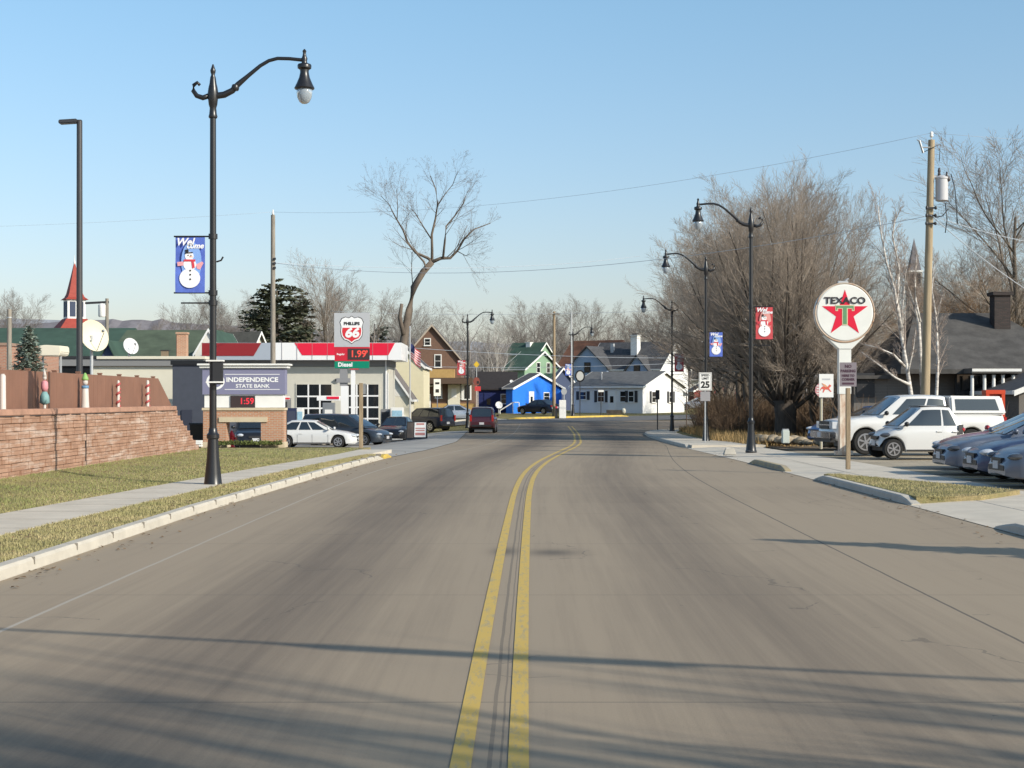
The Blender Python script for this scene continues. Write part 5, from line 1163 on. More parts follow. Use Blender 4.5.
    def width(x):
        e = max(0, (abs(x) - (L / 2 - .75)) / .75); return hw * (1 - .17 * e ** 2.4) * ((1 - .05 * e ** 3) if x > 0 else 1)
    for s_ in (-1, 1):
        h = MB()
        if kind in ('truck',): h.box(fx_ - .08, s_ * (hw - .36), .93, .16, .32, .22)
        else: h.ell(fx_ - .24, s_ * (width(fx_ - .24) - .17), zh + .02, .235, .16, .078, 14, 8)
        hh_ = h.build('headlight', hl, t, True, 40)
        q = MB()
        if tail:
            if kind in ('suv', 'coupe_van'): q.box(rx_ + .03, s_ * (width(rx_ + .1) - .07), c['side'] + .1, .1, .14, .42)
            elif kind == 'truck': q.box(rx_ + .02, s_ * (hw * .83 - .1), 1.0, .08, .16, .36)
            else: q.ell(rx_ + .1, s_ * (width(rx_ + .1) - .14), c['side'] + .08, .13, .2, .09, 12, 8)
            q.build('taillight', TAIL, t, True, 40)
        m = MB(); mx_ = b1 - .26; m.ell(mx_ + .02, s_ * (wb + .13), zb + .09, .07, .1, .075, 10, 6); m.box(mx_ + .03, s_ * (wb + .04), zb + .05, .06, .14, .03); m.build('mirror', mirror or (pm if kind != 'truck' else TRIMB), t, True, 40)
        d = MB()
        for ux in c['win'][:2]:
            xh = b0 + (b1 - b0) * (ux[0] + .04); d.box(xh, s_ * (hw - .008), c['side'] + .02, .17, .035, .03)
        d.build('door_handle', TRIMB if kind in ('truck',) else pm, t)
        sm_ = MB()
        for ux in [c['win'][-1][1] + .02] + [w_[0] - .015 for w_ in c['win'][-2:]]:
            xh = b0 + (b1 - b0) * ux
            if abs(xh - c['wb'][0]) > wr + .1 and abs(xh - c['wb'][1]) > wr + .1: sm_.box(xh, s_ * (hw - .004), (c['bot'] + c['side']) / 2 + .02, .012, .012, c['side'] - c['bot'] - .08)
        sm_.box((c['wb'][0] + c['wb'][1]) / 2, s_ * (hw - .004), c['bot'] + .05, c['wb'][0] - c['wb'][1] - 2 * wr - .2, .02, .05)
        sm_.build('door_seam', TRIMB, t)
    g = MB()
    if kind == 'truck':
        g.box(fx_ - .03, 0, .93, .1, W * .46, .24); g.build('grille', TRIMB, t); g = MB(); g.box(fx_ + .005, 0, .93, .06, W * .48, .035); g.build('grille_bar', CHROME, t)
        g = MB(); g.box(fx_ + .05, 0, .62, .24, W * .96, .22); g.build('bumper', CHROME, t, bevel=.03); g = MB(); g.box(fx_ - .01, 0, .46, .16, W * .8, .14); g.build('air_dam', TRIMB, t)
        g = MB(); g.box(rx_ - .05, 0, .58, .2, W * .92, .2); g.build('bumper', CHROME, t, bevel=.03)
    else:
        g.box(fx_ - .035, 0, zh - .06, .09, W * .34, .1); g.build('grille', TRIMB, t); g = MB(); g.box(fx_ - .05, 0, c['bot'] + .2, .12, W * (.3 if kind == 'micro' else .55), .1); g.build('air_intake', TRIMB, t)
        g = MB(); g.box(rx_ + .03, 0, c['bot'] + .16, .1, W * .7, .12); g.build('rear_valance', TRIMB, t)
    if plate:
        MB().box(fx_ + .015 + (.16 if kind == 'truck' else 0), 0, c['bot'] + (.2 if kind == 'truck' else .26), .02, .31, .155).build('licence_plate', PLATE, t)
    MB().box(rx_ - .012 - (.12 if kind == 'truck' else 0), 0, c['side'] + (-.02 if kind not in ('truck', 'suv') else -.25), .02, .31, .155).build('licence_plate', PLATE, t)
    if kind in ('micro',):
        for s_ in (-1, 1):
            q = MB(); q.hexa([(-1.16, s_ * .755 - .012, .62), (-.98, s_ * .775 - .012, .5), (-.98, s_ * .775 + .012, .5), (-1.16, s_ * .755 + .012, .62), (-1.2, s_ * .7 - .012, 1.0), (-1.06, s_ * .71 - .012, 1.0), (-1.06, s_ * .71 + .012, 1.0), (-1.2, s_ * .7 + .012, 1.0)]); q.build('rear_lamp', TRIMB, t)
    return t
def at_px(px, Y, off=0.0): 
    x = X(px, Y); return (x, Y, zg(x, Y) + off)
PI = math.pi
WHITEP = paint('white', (.60, .60, .59)); SILVP = paint('silver', (.125, .145, .19), .2, .38); LBLUE = paint('ice_silver', (.045, .065, .13), .2, .38); PALES = paint('pale_silver', (.5, .52, .55), .5); MAROON = paint('maroon', (.065, .012, .02), .2); DREDP = paint('deep_red', (.32, .015, .025), .1)
BLACKP = paint('black', (.012, .012, .014)); CHARC = paint('charcoal', (.05, .06, .075), .4); NAVYP = paint('dark_navy', (.015, .018, .035), .3); BLUEP = paint('mid_blue', (.03, .09, .25), .4)
G = 'sedans parked nose to the road in the right hand lot'
for Y, xn, pm, lab, kind in ((40.1, 10.7, DREDP, 'dark red sedan parked deepest in the row, only its hood and windshield edge showing', 'sedan'), (37.1, 9.9, SILVP, 'silver sedan with dark oval headlight, second deepest in the parked row', 'sedan'),
                      (34.4, 9.85, LBLUE, 'darker blue sedan parked between two silver ones at the right edge', 'sedan'), (31.7, 9.6, SILVP, 'nearest silver sedan, cut off by the right picture edge', 'sedan')):
    car('sedan', lab, 'car', (xn + 2.37, Y, zg(10, Y) + .045), PI, kind, pm, G, hl=HLIN if pm is SILVP else HEADL)
# white crew-cab pickup with a topper
t = car('pickup_truck', 'white crew cab pickup truck with a windowed topper over its bed', 'pickup truck', (12.85, 51.6, .045), PI + .13, 'truck', WHITEP)
m = MB(); m.hexa([(-2.84, -.93, 1.26), (-.98, -.93, 1.26), (-.98, .93, 1.26), (-2.84, .93, 1.26), (-2.74, -.78, 1.84), (-1.0, -.78, 1.86), (-1.0, .78, 1.86), (-2.74, .78, 1.84)]); tp = m.build('topper', WHITEP, t, bevel=.05)
for s_ in (-1, 1):
    m = MB(); f = lambda x, v: (x, s_ * (.93 - .15 * v + .008), 1.26 + .6 * v)
    p = [f(-2.6, .22), f(-1.15, .22), f(-1.15, .82), f(-2.5, .82)]; m.v = p; m.f = [(0, 1, 2, 3)] if s_ < 0 else [(3, 2, 1, 0)]; m.build('topper_window', CG, tp)
# small white two-seater
t = car('micro_car', 'tiny white two seat car with dark roof beside the pickup truck', 'car', (X(873, 47.6) + 1.26, 47.6, .045), PI + .1, 'micro', WHITEP, hl=HLIN, mirror=TRIMB)
m = MB(); m.box(-.42, 0, 1.545, .9, .98, .02); m.build('roof_panel', TRIMB, t)
car('sedan', 'blue car mostly hidden behind the white pickup truck', 'car', (X(846, 57.5) + 1.2, 58.5, .1), PI + .3, 'sedan', BLUEP)
# left side
car('hatchback', 'white older hatchback parked by the bank sign, facing right', 'car', (X(314, 83), 83, zg(-9.9, 83) + .01), -.06, 'wagon', WHITEP)
car('minivan', 'dark grey minivan behind the white hatchback, nose to the right', 'car', (X(345, 87), 87.5, zg(-8.8, 87.5) + .01), -.35, 'coupe_van', CHARC)
car('sedan', 'black sedan facing the camera beside the gas station boards', 'car', (X(395, 92), 93.5, zg(-7, 93.5) + .01), -PI / 2 - .12, 'sedan', BLACKP, hl=HEADL)
t = car('suv', 'maroon suv on the road seen from behind', 'suv', (X(483.3, 102.5), 102.5, zg(-1.9, 102.5) + .01), PI / 2 - .03, 'suv', MAROON); t.scale = (.94, .94, .94)
car('suv', 'dark suv parked behind the sidewalk boards, red tail light showing', 'suv', (X(424, 116), 117, zg(-6.2, 117) + .01), PI * .78, 'suv', NAVYP)
car('sedan', 'silver sedan in front of the brick house', 'car', (X(459, 141), 141, zg(-4.7, 141) - .05), .08, 'sedan', PALES)
car('sedan', 'black car parked along the front of the bright blue house', 'car', (X(539, 158), 158, zg(3, 158) + .02), PI - .75, 'sedan', NAVYP)
car('sedan', 'pale silver car far off to the right of the white cottage', 'car', (X(698, 182), 182, zg(21, 182) + .05), PI, 'sedan', PALES)
car('suv', 'black suv half hidden behind the brick foot of the bank sign', 'suv', (X(250, 72), 73, zg(-11.9, 73) + .01), -PI / 2 + .2, 'suv', BLACKP)
# ================================================================= signs on the right
# round filling-station sign
Y = 48.8; x = X(843.5, Y); base = .1; t = thing('gas_brand_sign', 'large round white vintage gas sign with red star on a stout white post', 'gas sign', (x, Y, base))
z_ = lambda p: Z(p, Y) - base; x_ = lambda p: X(p, Y) - x
RUSTW = mat('rust_stained_white', (.70, .66, .56), rough=.6, var=.35, scale=2.2, dark=(.42, .22, .12), stretch=(3, 3, .8))
ENW = mat('enamel_white', (.74, .74, .70), rough=.3, var=.05)
pw = x_(849.8) - x_(838.6); MB().box(x_(844.2), 0, z_(394) / 2, pw, .26, z_(394)).build('post', RUSTW, t, bevel=.015)
MB().box(0, 0, .06, .5, .42, .12).build('foot', RUSTW, t)
n = MB(); MB().box(x_(844.2), 0, (z_(349) + z_(394)) / 2, x_(850.2) - x_(838.2), .29, z_(349) - z_(394)).build('upper_post', ENW, t)
n.hexa([(x_(838), -.17, z_(349.5)), (x_(850.4), -.17, z_(349.5)), (x_(850.4), .17, z_(349.5)), (x_(838), .17, z_(349.5)), (x_(822.5), -.17, z_(335.5)), (x_(864.5), -.17, z_(335.5)), (x_(864.5), .17, z_(335.5)), (x_(822.5), .17, z_(335.5))]); n.build('cradle', ENW, t, bevel=.02)
cz, r = z_(313), .885
d = MB(); d.lathe([(r - .05, -.2), (r, -.16), (r + .015, 0), (r, .16), (r - .05, .2)], 48, (0, 0, cz), axis='y'); d = d.build('disc', ENW, t, True, 30)
rim = MB(); P = [((r + .01) * math.cos(a * math.pi / 30), -.17, cz + (r + .01) * math.sin(a * math.pi / 30)) for a in range(61)]; rim.tube(P, .028, 6); rim.build('rim', mat('rim_grey', (.4, .36, .3), rough=.5, var=.4, scale=3, dark=(.4, .2, .1)), d, True)
hk = MB(); hk.box(-.02, 0, cz + r + .05, .3, .14, .08); hk.tube([(.05, 0, cz + r + .05), (.1, 0, cz + r + .14), (.16, 0, cz + r + .16)], .03, 6); hk.build('cap_bracket', GALV, t)
STAR = mat('star_red', (.66, .012, .045), rough=.35); TG = mat('t_green', (.12, .28, .14), rough=.4); TO = mat('t_outline', (.60, .52, .34), rough=.4); LETB = mat('letter_black', (.035, .03, .035), rough=.4)
pts = []
for k in range(10):
    a = math.pi / 2 + k * math.pi / 5; rr = .73 if k % 2 == 0 else .28; pts.append((rr * math.cos(a), cz - .0 + rr * math.sin(a) - .03))
MB().xz(pts, -.208, .006).build('star', STAR, d)
tt = cz + .02
o = MB(); o.xz([(-.29, tt + .21), (.29, tt + .21), (.29, tt + .03), (.21, tt + .03), (.21, tt + .1), (.085, tt + .1), (.085, tt - .4), (-.085, tt - .4), (-.085, tt + .1), (-.21, tt + .1), (-.21, tt + .03), (-.29, tt + .03)], -.214, .005); o.build('letter_edge', TO, d)
o = MB(); o.xz([(-.265, tt + .185), (.265, tt + .185), (.265, tt + .06), (.235, tt + .06), (.235, tt + .125), (.055, tt + .125), (.055, tt - .37), (-.055, tt - .37), (-.055, tt + .125), (-.235, tt + .125), (-.235, tt + .06), (-.265, tt + .06)], -.219, .004); o.build('letter', TG, d)
text('lettering', 'TEXACO', .275, LETB, d, 0.0, -.222, cz + .36, bold=.008, sx=1.14)
# no-parking sign on a wooden post in the island
Y = 38; x = X(848, Y); t = thing('parking_sign', 'small mauve grey no parking sign on a wooden post in the grass island', 'sign', (x, Y, .13)); q = lambda p: Z(p, Y) - .13
MB().box(0, 0, q(388) / 2, .1, .1, q(388) + .0).build('post', WOODPOLE, t, bevel=.006); MAUVE = mat('mauve_grey', (.22, .19, .21), rough=.6)  # plain mauve grey for the panel
xp = X(847.5, Y) - x; hh = q(362.5) - q(386.5); cz = (q(362.5) + q(386.5)) / 2; p = MB(); p.box(xp, -.065, cz, .40, .012, hh); p = p.build('panel', MAUVE, t)
INK = mat('sign_ink', (.07, .03, .05), rough=.6)
for s_, sz_, zz in (('NO', .1, .19), ('PARKING', .085, .08), ('HERE TO', .075, -.03), ('CORNER', .075, -.12)): text('lettering', s_, sz_, INK, p, xp, -.074, cz + zz, bold=.004)
MB().box(xp, -.073, cz - .215, .28, .004, .045).build('bar', INK, p)
m = MB(); m.box(xp, -.045, cz, .05, .03, hh - .1); m.build('bracket', GALV, t)
# white sign with red winged horse, round sign behind
Y = 55; x = X(821, Y); t = thing('horse_sign', 'white upright sign with a small red winged horse, on a thin post', 'sign', (x, Y, .08)); q = lambda p: Z(p, Y) - .08; sx_ = lambda p: X(p, Y) - x
MB().lathe([(.045, 0), (.045, q(390))], 8).build('post', mat('post_tan', (.4, .36, .26), rough=.7), t)
p = MB(); p.box(sx_(825.8), -.07, (q(374) + q(397.3)) / 2, X(833, Y) - X(818.7, Y), .04, q(374) - q(397.3)); p = p.build('panel', WHITE, t)
hc = (q(374) + q(397.3)) / 2 - .08; hx = sx_(825.8)
H = [(-.17, .02), (-.11, .06), (-.02, .03), (.06, .05), (.1, .12), (.17, .1), (.15, .04), (.1, .0), (.12, -.06), (.18, -.12), (.15, -.14), (.06, -.06), (-.04, -.05), (-.1, -.16), (-.13, -.15), (-.1, -.04), (-.16, -.03), (-.21, -.1), (-.22, -.07)]
MB().xz([(hx + a, hc + b) for a, b in H], -.096, .005).build('horse_print', mat('horse_red', (.65, .12, .08)), p); MB().xz([(hx - .03, hc + .02), (hx + .05, hc + .04), (hx - .04, hc + .12), (hx - .16, hc + .17), (hx - .12, hc + .1)], -.1, .003).build('wing_print', mat('wing_orange', (.7, .35, .2)), p)
m = MB(); 
for k in range(7): m.box(hx - .12 + k * .04, -.093, (q(374) + q(397.3)) / 2 + .22, .022, .005, .05)
m.build('lettering', mat('pale_ink', (.45, .45, .47)), p)
Y2 = 55.6; t = thing('round_sign', 'round faded pink sign half hidden behind the white horse sign', 'sign', (X(821.5, Y2), Y2, .08)); q = lambda p: Z(p, Y2) - .08
MB().lathe([(.04, 0), (.04, q(392))], 8).build('post', GALV, t); p = MB(); p.disc(0, q(390), .23, .25, -.05, .03, 28); p = p.build('disc', mat('faded_pink', (.60, .28, .30), rough=.5, var=.3, scale=6), t)
m = MB()
for k in range(4): m.box(-.1, -.055, q(390) + .14 - .09 * k, .16, .008, .03)
m.build('stripe', WHITE, p)
# speed limit sign, fixed to a post just before the lamp
Y = 68.5; x = X(705.3, Y); t = thing('speed_limit_sign', 'white speed limit 25 sign with a small grey plate below it', 'speed sign', (x, Y, zg(x, Y) + .1)); q = lambda p: Z(p, Y) - zg(x, Y) - .1
MB().box(0, .03, q(374) / 2, .05, .03, q(374)).build('post', GALV, t)
p = MB(); p.box(0, 0, (q(372.5) + q(390.5)) / 2, .55, .015, q(372.5) - q(390.5)); p = p.build('panel', WHITE, t)
text('lettering', 'SPEED', .13, BLK, p, 0, -.01, q(375.4), bold=.004); text('lettering', 'LIMIT', .13, BLK, p, 0, -.01, q(378.6), bold=.004); text('numerals', '25', .38, BLK, p, 0, -.01, q(385), bold=.016)
b = MB(); 
for a, c_, w_, h_ in ((0, q(373.2), .5, .012), (0, q(389.8), .5, .012), (-.245, (q(373.2) + q(389.8)) / 2, .012, q(373.2) - q(389.8)), (.245, (q(373.2) + q(389.8)) / 2, .012, q(373.2) - q(389.8))): b.box(a, -.01, c_, w_, .004, h_)
b.build('border', BLK, p)
p2 = MB().box(0, 0, (q(391.5) + q(401)) / 2, .42, .015, q(391.5) - q(401)).build('plate', mat('plate_grey', (.3, .29, .3), rough=.6), t)
# white marker post, kerb end block, stones
Y = 61.5; t = thing('marker_post', 'short pale green white marker post at the foot of the big tree', 'post', (X(785.5, Y), Y, .1)); MB().box(0, 0, .25, .27, .27, .5).build('shaft', mat('pale_marker', (.55, .6, .55), rough=.6), t, bevel=.02); MB().box(0, 0, .52, .22, .22, .06).build('cap', GALV, t)
Y = 51.6; t = thing('kerb_block', 'small broken pale concrete kerb block alone at the road edge', 'kerb block', (X(729.5, Y), Y, .0)); m = MB(); m.hexa([(-.22, -.2, 0), (.2, -.24, 0), (.24, .22, 0), (-.2, .2, 0), (-.16, -.14, .18), (.12, -.16, .24), (.16, .12, .2), (-.1, .12, .25)]); m.build('stone', KERB, t, bevel=.02)
rnd = random.Random(8); m = MB()
for _ in range(60):
    a = rnd.random(); xx, yy_ = 10.2 + a * 2.0 + rnd.gauss(0, .25), 66 - a * 8 + rnd.gauss(0, .3); s_ = rnd.uniform(.08, .28); m.ell(xx, yy_, .1 + s_ * .3, s_, s_ * 1.2, s_ * .7, 8, 5)
tag(m.build('rubble', mat('tan_rubble', (.36, .29, .2), rough=.95, var=.5, scale=3), smooth=True, angle=35), 'heap of tan rubble stones beside the sidewalk below the big tree', 'stones', kind='stuff')
# orange-red old pump by the pickup
Y = 60; x = X(993.5, Y); t = thing('vintage_pump', 'old orange red gas pump behind the white pickup topper', 'fuel pump', (x, Y, .1)); H = Z(390, Y) - .1; ORR = mat('pump_orange_red', (.55, .06, .02), rough=.4, var=.1)
MB().box(0, 0, .1, .85, .7, .2).build('plinth', CONC, t); m = MB(); m.box(-.29, 0, H / 2, .14, .5, H); m.box(.29, 0, H / 2, .14, .5, H); m.box(0, 0, H - .08, .74, .52, .16); m.box(0, .1, H / 2, .46, .3, H - .1); m.build('frame', ORR, t, bevel=.012)
MB().box(.06, -.07, H - .42, .34, .06, .34).build('dial', mat('dial_pale', (.6, .5, .42)), t); MB().box(-.12, -.07, H * .5, .12, .05, H * .55).build('recess', TRIMB, t); m = MB(); m.tube([(.2, -.2, H * .55), (.26, -.3, H * .4), (.2, -.32, H * .25), (.05, -.25, H * .3)], .03, 6); m.build('hose', BLACK, t)
# ================================================================= utility pole with transformer
Y = 57; xb, xt = X(924, Y), X(931.5, Y); t = thing('utility_pole', 'tall wooden utility pole with grey transformer can near its top on the right', 'utility pole', (xb, Y, .08)); q = lambda p: Z(p, Y) - .08; ln = xt - xb; top = q(140)
POLEM = mat('tan_pole', (.36, .285, .185), rough=.85, var=.35, scale=2, stretch=(8, 8, .4), bump=.2)  # tan wood of this pole
ax_ = lambda z: ln * z / top
MB().tube([(ax_(z), 0, z) for z in np.linspace(0, top, 8)], [.165 - .05 * i / 7 for i in range(8)], 14).build('shaft', POLEM, t, True, 50)
tz_ = q(184); tr = MB(); xo = ax_(tz_) + .4; tr.lathe([(.17, -.52), (.22, -.49), (.22, .26), (.24, .28), (.24, .33), (.12, .4)], 18, (xo, -.02, tz_ - .1)); tr = tr.build('transformer', mat('can_grey', (.5, .5, .52), rough=.45), t, True, 40)
b = MB(); b.lathe([(.05, 0), (.06, .06), (.04, .12), (.06, .18), (.03, .3)], 10, (xo - .1, -.05, tz_ + .27)); b.lathe([(.05, 0), (.06, .06), (.04, .12), (.03, .22)], 10, (xo + .15, -.12, tz_ + .2)); b.ell(xo + .2, -.1, tz_ + .16, .09, .09, .1); b.build('bushing', mat('bushing_dark', (.06, .05, .05), rough=.3), tr, True)
b = MB(); b.box(ax_(tz_) + .17, 0, tz_ + .25, .2, .1, .08); b.box(ax_(tz_) + .17, 0, tz_ - .5, .2, .1, .08); b.build('bracket', GALV, t)
pi_ = MB(); pi_.tube([(ax_(top), 0, top - .02), (ax_(top), 0, top + .22)], .02, 6); pi_.lathe([(.05, .1), (.07, .15), (.05, .2), (.07, .25), (.03, .3)], 10, (ax_(top), 0, top)); pi_.build('insulator', WHITE, t, True)
cu = MB(); cu.tube([(ax_(top) - .08, -.1, top - .28), (ax_(top) - .42, -.25, top - .3)], .025, 6); cu.box(ax_(top) - .42, -.25, top - .3, .05, .07, .05); cu.tube([(ax_(top) - .5, -.25, top - .05), (ax_(top) - .36, -.25, top - .5)], .04, 6); cu.tube([(ax_(top) - .52, -.25, top - .08), (ax_(top) - .58, -.25, top - .02)], .02, 5); cu.build('fuse_cutout', GREYMETAL, t)
w = MB(); w.tube([(xo + .3, -.1, tz_ + .35), (xo + .42, -.2, tz_ - .2), (xo + .48, -.2, tz_ - 1.0), (xo + .5, -.2, tz_ - 1.45)], .018, 5); w.tube([(xo + .1, -.1, tz_ - .7), (xo + .15, -.15, tz_ - 1.3), (xo + .1, -.1, tz_ - 1.75)], .018, 5); w.tube([(ax_(tz_) + .15, -.1, tz_ - 1.2), (xo, -.12, tz_ - 1.15), (xo + .2, -.12, tz_ - .9)], .018, 5); w.tube([(xo - .1, -.05, tz_ + .8), (ax_(tz_) + .3, -.2, tz_ + 1.4), (ax_(top) - .4, -.25, top - .5)], .014, 5); w.build('lead_wire', BLACK, t, True)
r = MB()
for pz_ in (208.5, 216, 224): zz = q(pz_); r.box(ax_(zz), -.17, zz, .36, .05, .06); r.lathe([(.035, -.06), (.05, 0), (.035, .06)], 8, (ax_(zz) - .16, -.2, zz)); r.lathe([(.035, -.06), (.05, 0), (.035, .06)], 8, (ax_(zz) + .16, -.2, zz)); r.build('spool_rack', DARKMETAL, t); r = MB()
PTOP = (xb + ln, Y, .08 + top + .25); PMID = (xb + ax_(q(216)), Y - .2, q(216) + .08)
# left tall pole
Y = 90; xq = X(273, Y); t = thing('utility_pole', 'plain pale utility pole rising behind the bank sign and gas station roof', 'utility pole', (xq, Y, zg(xq, Y))); tp_ = Z(215, Y) - zg(xq, Y)
MB().lathe([(.16, 0), (.12, tp_)], 12).build('shaft', WOODGREY, t, True, 50); b = MB(); b.lathe([(.05, 0), (.07, .08), (.05, .15), (.03, .3)], 10, (0, 0, tp_)); b.build('insulator', WHITE, t, True)
for p_ in (259, 263.5, 268): MB().box(.12, -.14, Z(p_, Y) - zg(xq, Y), .12, .1, .12).build('spool_rack', DARKMETAL, t)
pass; LTOP = (xq, Y, Z(212, Y)); LMID = (xq, Y - .15, Z(263, Y))
# ================================================================= overhead wires
WIRE = mat('wire', (.46, .50, .55), rough=.6)
def wire(label, a, b, sag, r=.006, group='overhead lines'):
    mb = MB(); P = []
    for i in range(25):
        u = i / 24; P.append((a[0] + (b[0] - a[0]) * u, a[1] + (b[1] - a[1]) * u, a[2] + (b[2] - a[2]) * u - sag * 4 * u * (1 - u)))
    mb.tube(P, r, 5); return tag(mb.build('overhead_wire', WIRE, smooth=True), label, 'wire', group)
wire('thin wire from the transformer pole top across the sky to the left pole', PTOP, LTOP, .9)
wire('thin wire from the transformer pole top off the right edge', PTOP, (60, 62, 11), .6)
wire('thin wire from the left pole top off the left edge of the sky', LTOP, (-60, 96, 12.2), .6)
MPT = (X(554, 146), 145.8, Z(313.5, 146))
wire('faint wire from the junction pole to the left', MPT, (X(330, 150), 150, Z(311, 150)), .2, .016)
wire('faint wire from the junction pole to the right trees', MPT, (X(720, 140), 140, Z(305, 140)), .2, .016)
wire('dark service wire running from the left pole over the street', LMID, (X(640, 135), 135, Z(256, 135)), .6, .014)
wire('pale low wire crossing in front of the far houses', (X(400, 140), 140, Z(347, 140)), (X(720, 140), 140, Z(358, 140)), .3, .02)
wire('second lower wire crossing in front of the far houses', (X(400, 138), 138, Z(366, 138)), (X(720, 138), 138, Z(361, 138)), .3, .018)
wire('service wire from the transformer pole rack down to the right house', PMID, (X(1080, 66), 66, Z(320, 66)), .3, .016)
wire('lower service wire from the transformer pole to the right', PMID, (X(1090, 60), 60, Z(250, 60)), .2, .012)
wire('wire from the transformer pole rack to the near left lamp line', PMID, LMID, 1.2, .01)
# thick cable behind the camera line whose shadow crosses the near road
wz = 7.0; ax0, ay0 = 13.165 * SUNX - 4.0, 12.5 - 13.165 * SUNY; ux_, uy_ = 7.26, -2.3
mb = MB(); P = [(ax0 + ux_ * s_, ay0 + uy_ * s_, wz + .10 * (s_ - .5) ** 2) for s_ in np.linspace(-3.5, 6, 40)]; mb.tube(P, .048, 6)
cw = tag(mb.build('overhead_wire', WIRE, smooth=True), 'thick overhead cable whose shadow crosses the near road', 'wire', 'overhead lines')
mb = MB(); P = [(ax0 + ux_ * s_, ay0 + uy_ * s_, wz - .05 - .07 * math.sin((s_ - .3) / .42 * math.pi)) for s_ in np.linspace(.3, .72, 16)]; mb.tube(P, [.03, .07] + [.125] * 12 + [.07, .03], 6); mb.build('slack_loop', WIRE, cw, True)
# ================================================================= trees
class Tree:
    def __init__(s, seed, spec, wood=1): s.r = random.Random(seed); s.spec = spec; s.wood = wood; s.trunk = MB(); s.crown = MB(); s.n = 0
    def branch(s, p, d, L, r, lev):
        sp = s.spec[lev]; R = s.r; n = sp['seg']; pts = [p]; dirs = []; dx, dy, dz = d; w = sp['wig']; up = sp['up']; st = L / n
        for i in range(n):
            dx += R.uniform(-w, w); dy += R.uniform(-w, w); dz += R.uniform(-w, w) + up
            l = math.sqrt(dx * dx + dy * dy + dz * dz); dx /= l; dy /= l; dz /= l
            q = pts[-1]; pts.append((q[0] + dx * st, q[1] + dy * st, q[2] + dz * st)); dirs.append((dx, dy, dz))
        r1 = r * sp.get('taper', .45); rad = [r + (r1 - r) * i / n for i in range(n + 1)]
        s.n += 1
        (s.trunk if lev <= s.wood else s.crown).tube(pts, rad, sp['sides'], cap=lev <= s.wood)
        if lev + 1 < len(s.spec): s.kids(pts, dirs, L, rad, lev)
    def kids(s, pts, dirs, L, rad, lev):
        sp = s.spec[lev]; R = s.r; n = len(dirs); k = R.randint(*sp['kids']); t0 = sp.get('t0', .25)
        for i in range(k):
            t = t0 + (1 - t0) * (i + R.random()) / k; f = min(t, .999) * n; a = int(f); u = f - a
            p = tuple(pts[a][j] + (pts[a + 1][j] - pts[a][j]) * u for j in range(3)); d = dirs[a]
            ang = math.radians(R.uniform(*sp['ang'])) * (1 - .35 * t)
            # random perpendicular
            vx, vy, vz = R.gauss(0, 1), R.gauss(0, 1), R.gauss(0, 1); dp = vx * d[0] + vy * d[1] + vz * d[2]; vx -= dp * d[0]; vy -= dp * d[1]; vz -= dp * d[2]
            l = math.sqrt(vx * vx + vy * vy + vz * vz) or 1; c, sn = math.cos(ang), math.sin(ang) / l
            nd = (d[0] * c + vx * sn, d[1] * c + vy * sn, d[2] * c + vz * sn)
            s.branch(p, nd, L * R.uniform(*sp['len']) * (1.1 - .45 * t), max(.004, (rad[a] + (rad[a + 1] - rad[a]) * u) * sp.get('rr', .55)), lev + 1)
def tree_obj(name, label, loc, T, mt, mc, group=None, rz=0.0, sc=1.0):
    t = thing(name, label, 'tree', loc, rz, group); T.trunk.build('trunk', mt, t, True); T.crown.build('crown', mc, t, True); t.scale = (sc, sc, sc); return t
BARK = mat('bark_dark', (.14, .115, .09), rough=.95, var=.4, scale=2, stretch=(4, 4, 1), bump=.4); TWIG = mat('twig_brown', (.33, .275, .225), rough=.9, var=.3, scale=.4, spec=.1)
BARKG = mat('bark_grey', (.26, .235, .20), rough=.95, var=.35, scale=1.5, spec=.1); TWIGG = mat('twig_grey', (.30, .26, .225), rough=.9, var=.25, scale=.2, spec=.1)
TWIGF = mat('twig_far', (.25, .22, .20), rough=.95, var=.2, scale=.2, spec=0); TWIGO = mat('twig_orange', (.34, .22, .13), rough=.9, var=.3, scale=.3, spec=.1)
BIRCH = mat('birch_bark', (.66, .63, .58), rough=.75, var=.5, scale=1.4, stretch=(2, 2, 5), dark=(.2, .17, .15)); BIRCHT = mat('birch_twig', (.36, .30, .26), rough=.9, spec=.1)
# --- the big many-stemmed tree right of the road
def big_tree(seed, stems, H, dens=1.0, spread=(6, 56)):
    spec = [dict(seg=3, wig=.05, up=.02, sides=12, kids=(0, 0), ang=(0, 0), len=(1, 1), taper=.85),
            dict(seg=9, wig=.08, up=.05, sides=6, kids=(int(13 * dens), int(17 * dens)), ang=(20, 48), len=(.32, .52), t0=.1, rr=.5, taper=.14),
            dict(seg=6, wig=.19, up=.03, sides=4, kids=(int(10 * dens), int(13 * dens)), ang=(22, 50), len=(.3, .52), t0=.12, rr=.5, taper=.3),
            dict(seg=4, wig=.17, up=.04, sides=3, kids=(8, 11), ang=(20, 55), len=(.35, .6), t0=.12, rr=.6, taper=.35),
            dict(seg=2, wig=.2, up=.02, sides=3, kids=(0, 0), ang=(0, 0), len=(1, 1), taper=.4)]
    T = Tree(seed, spec, 1); R = T.r
    T.trunk.tube([(0, 0, -.2), (.02, 0, .3), (.03, 0, 1.2), (.02, .02, 2.0)], [.66, .54, .5, .58], 14)
    for k in range(stems):
        az = 6.2831853 * k / stems + R.uniform(-.3, .3); tilt = math.radians(R.uniform(*spread)) if k else .05
        d = (math.cos(az) * math.sin(tilt), math.sin(az) * math.sin(tilt), math.cos(tilt)); p = (math.cos(az) * .22, math.sin(az) * .22, 1.7 + R.uniform(-.3, .25))
        T.branch(p, d, H * R.uniform(.82, 1.0) * (1 - .25 * tilt), R.uniform(.085, .145), 1)
    return T
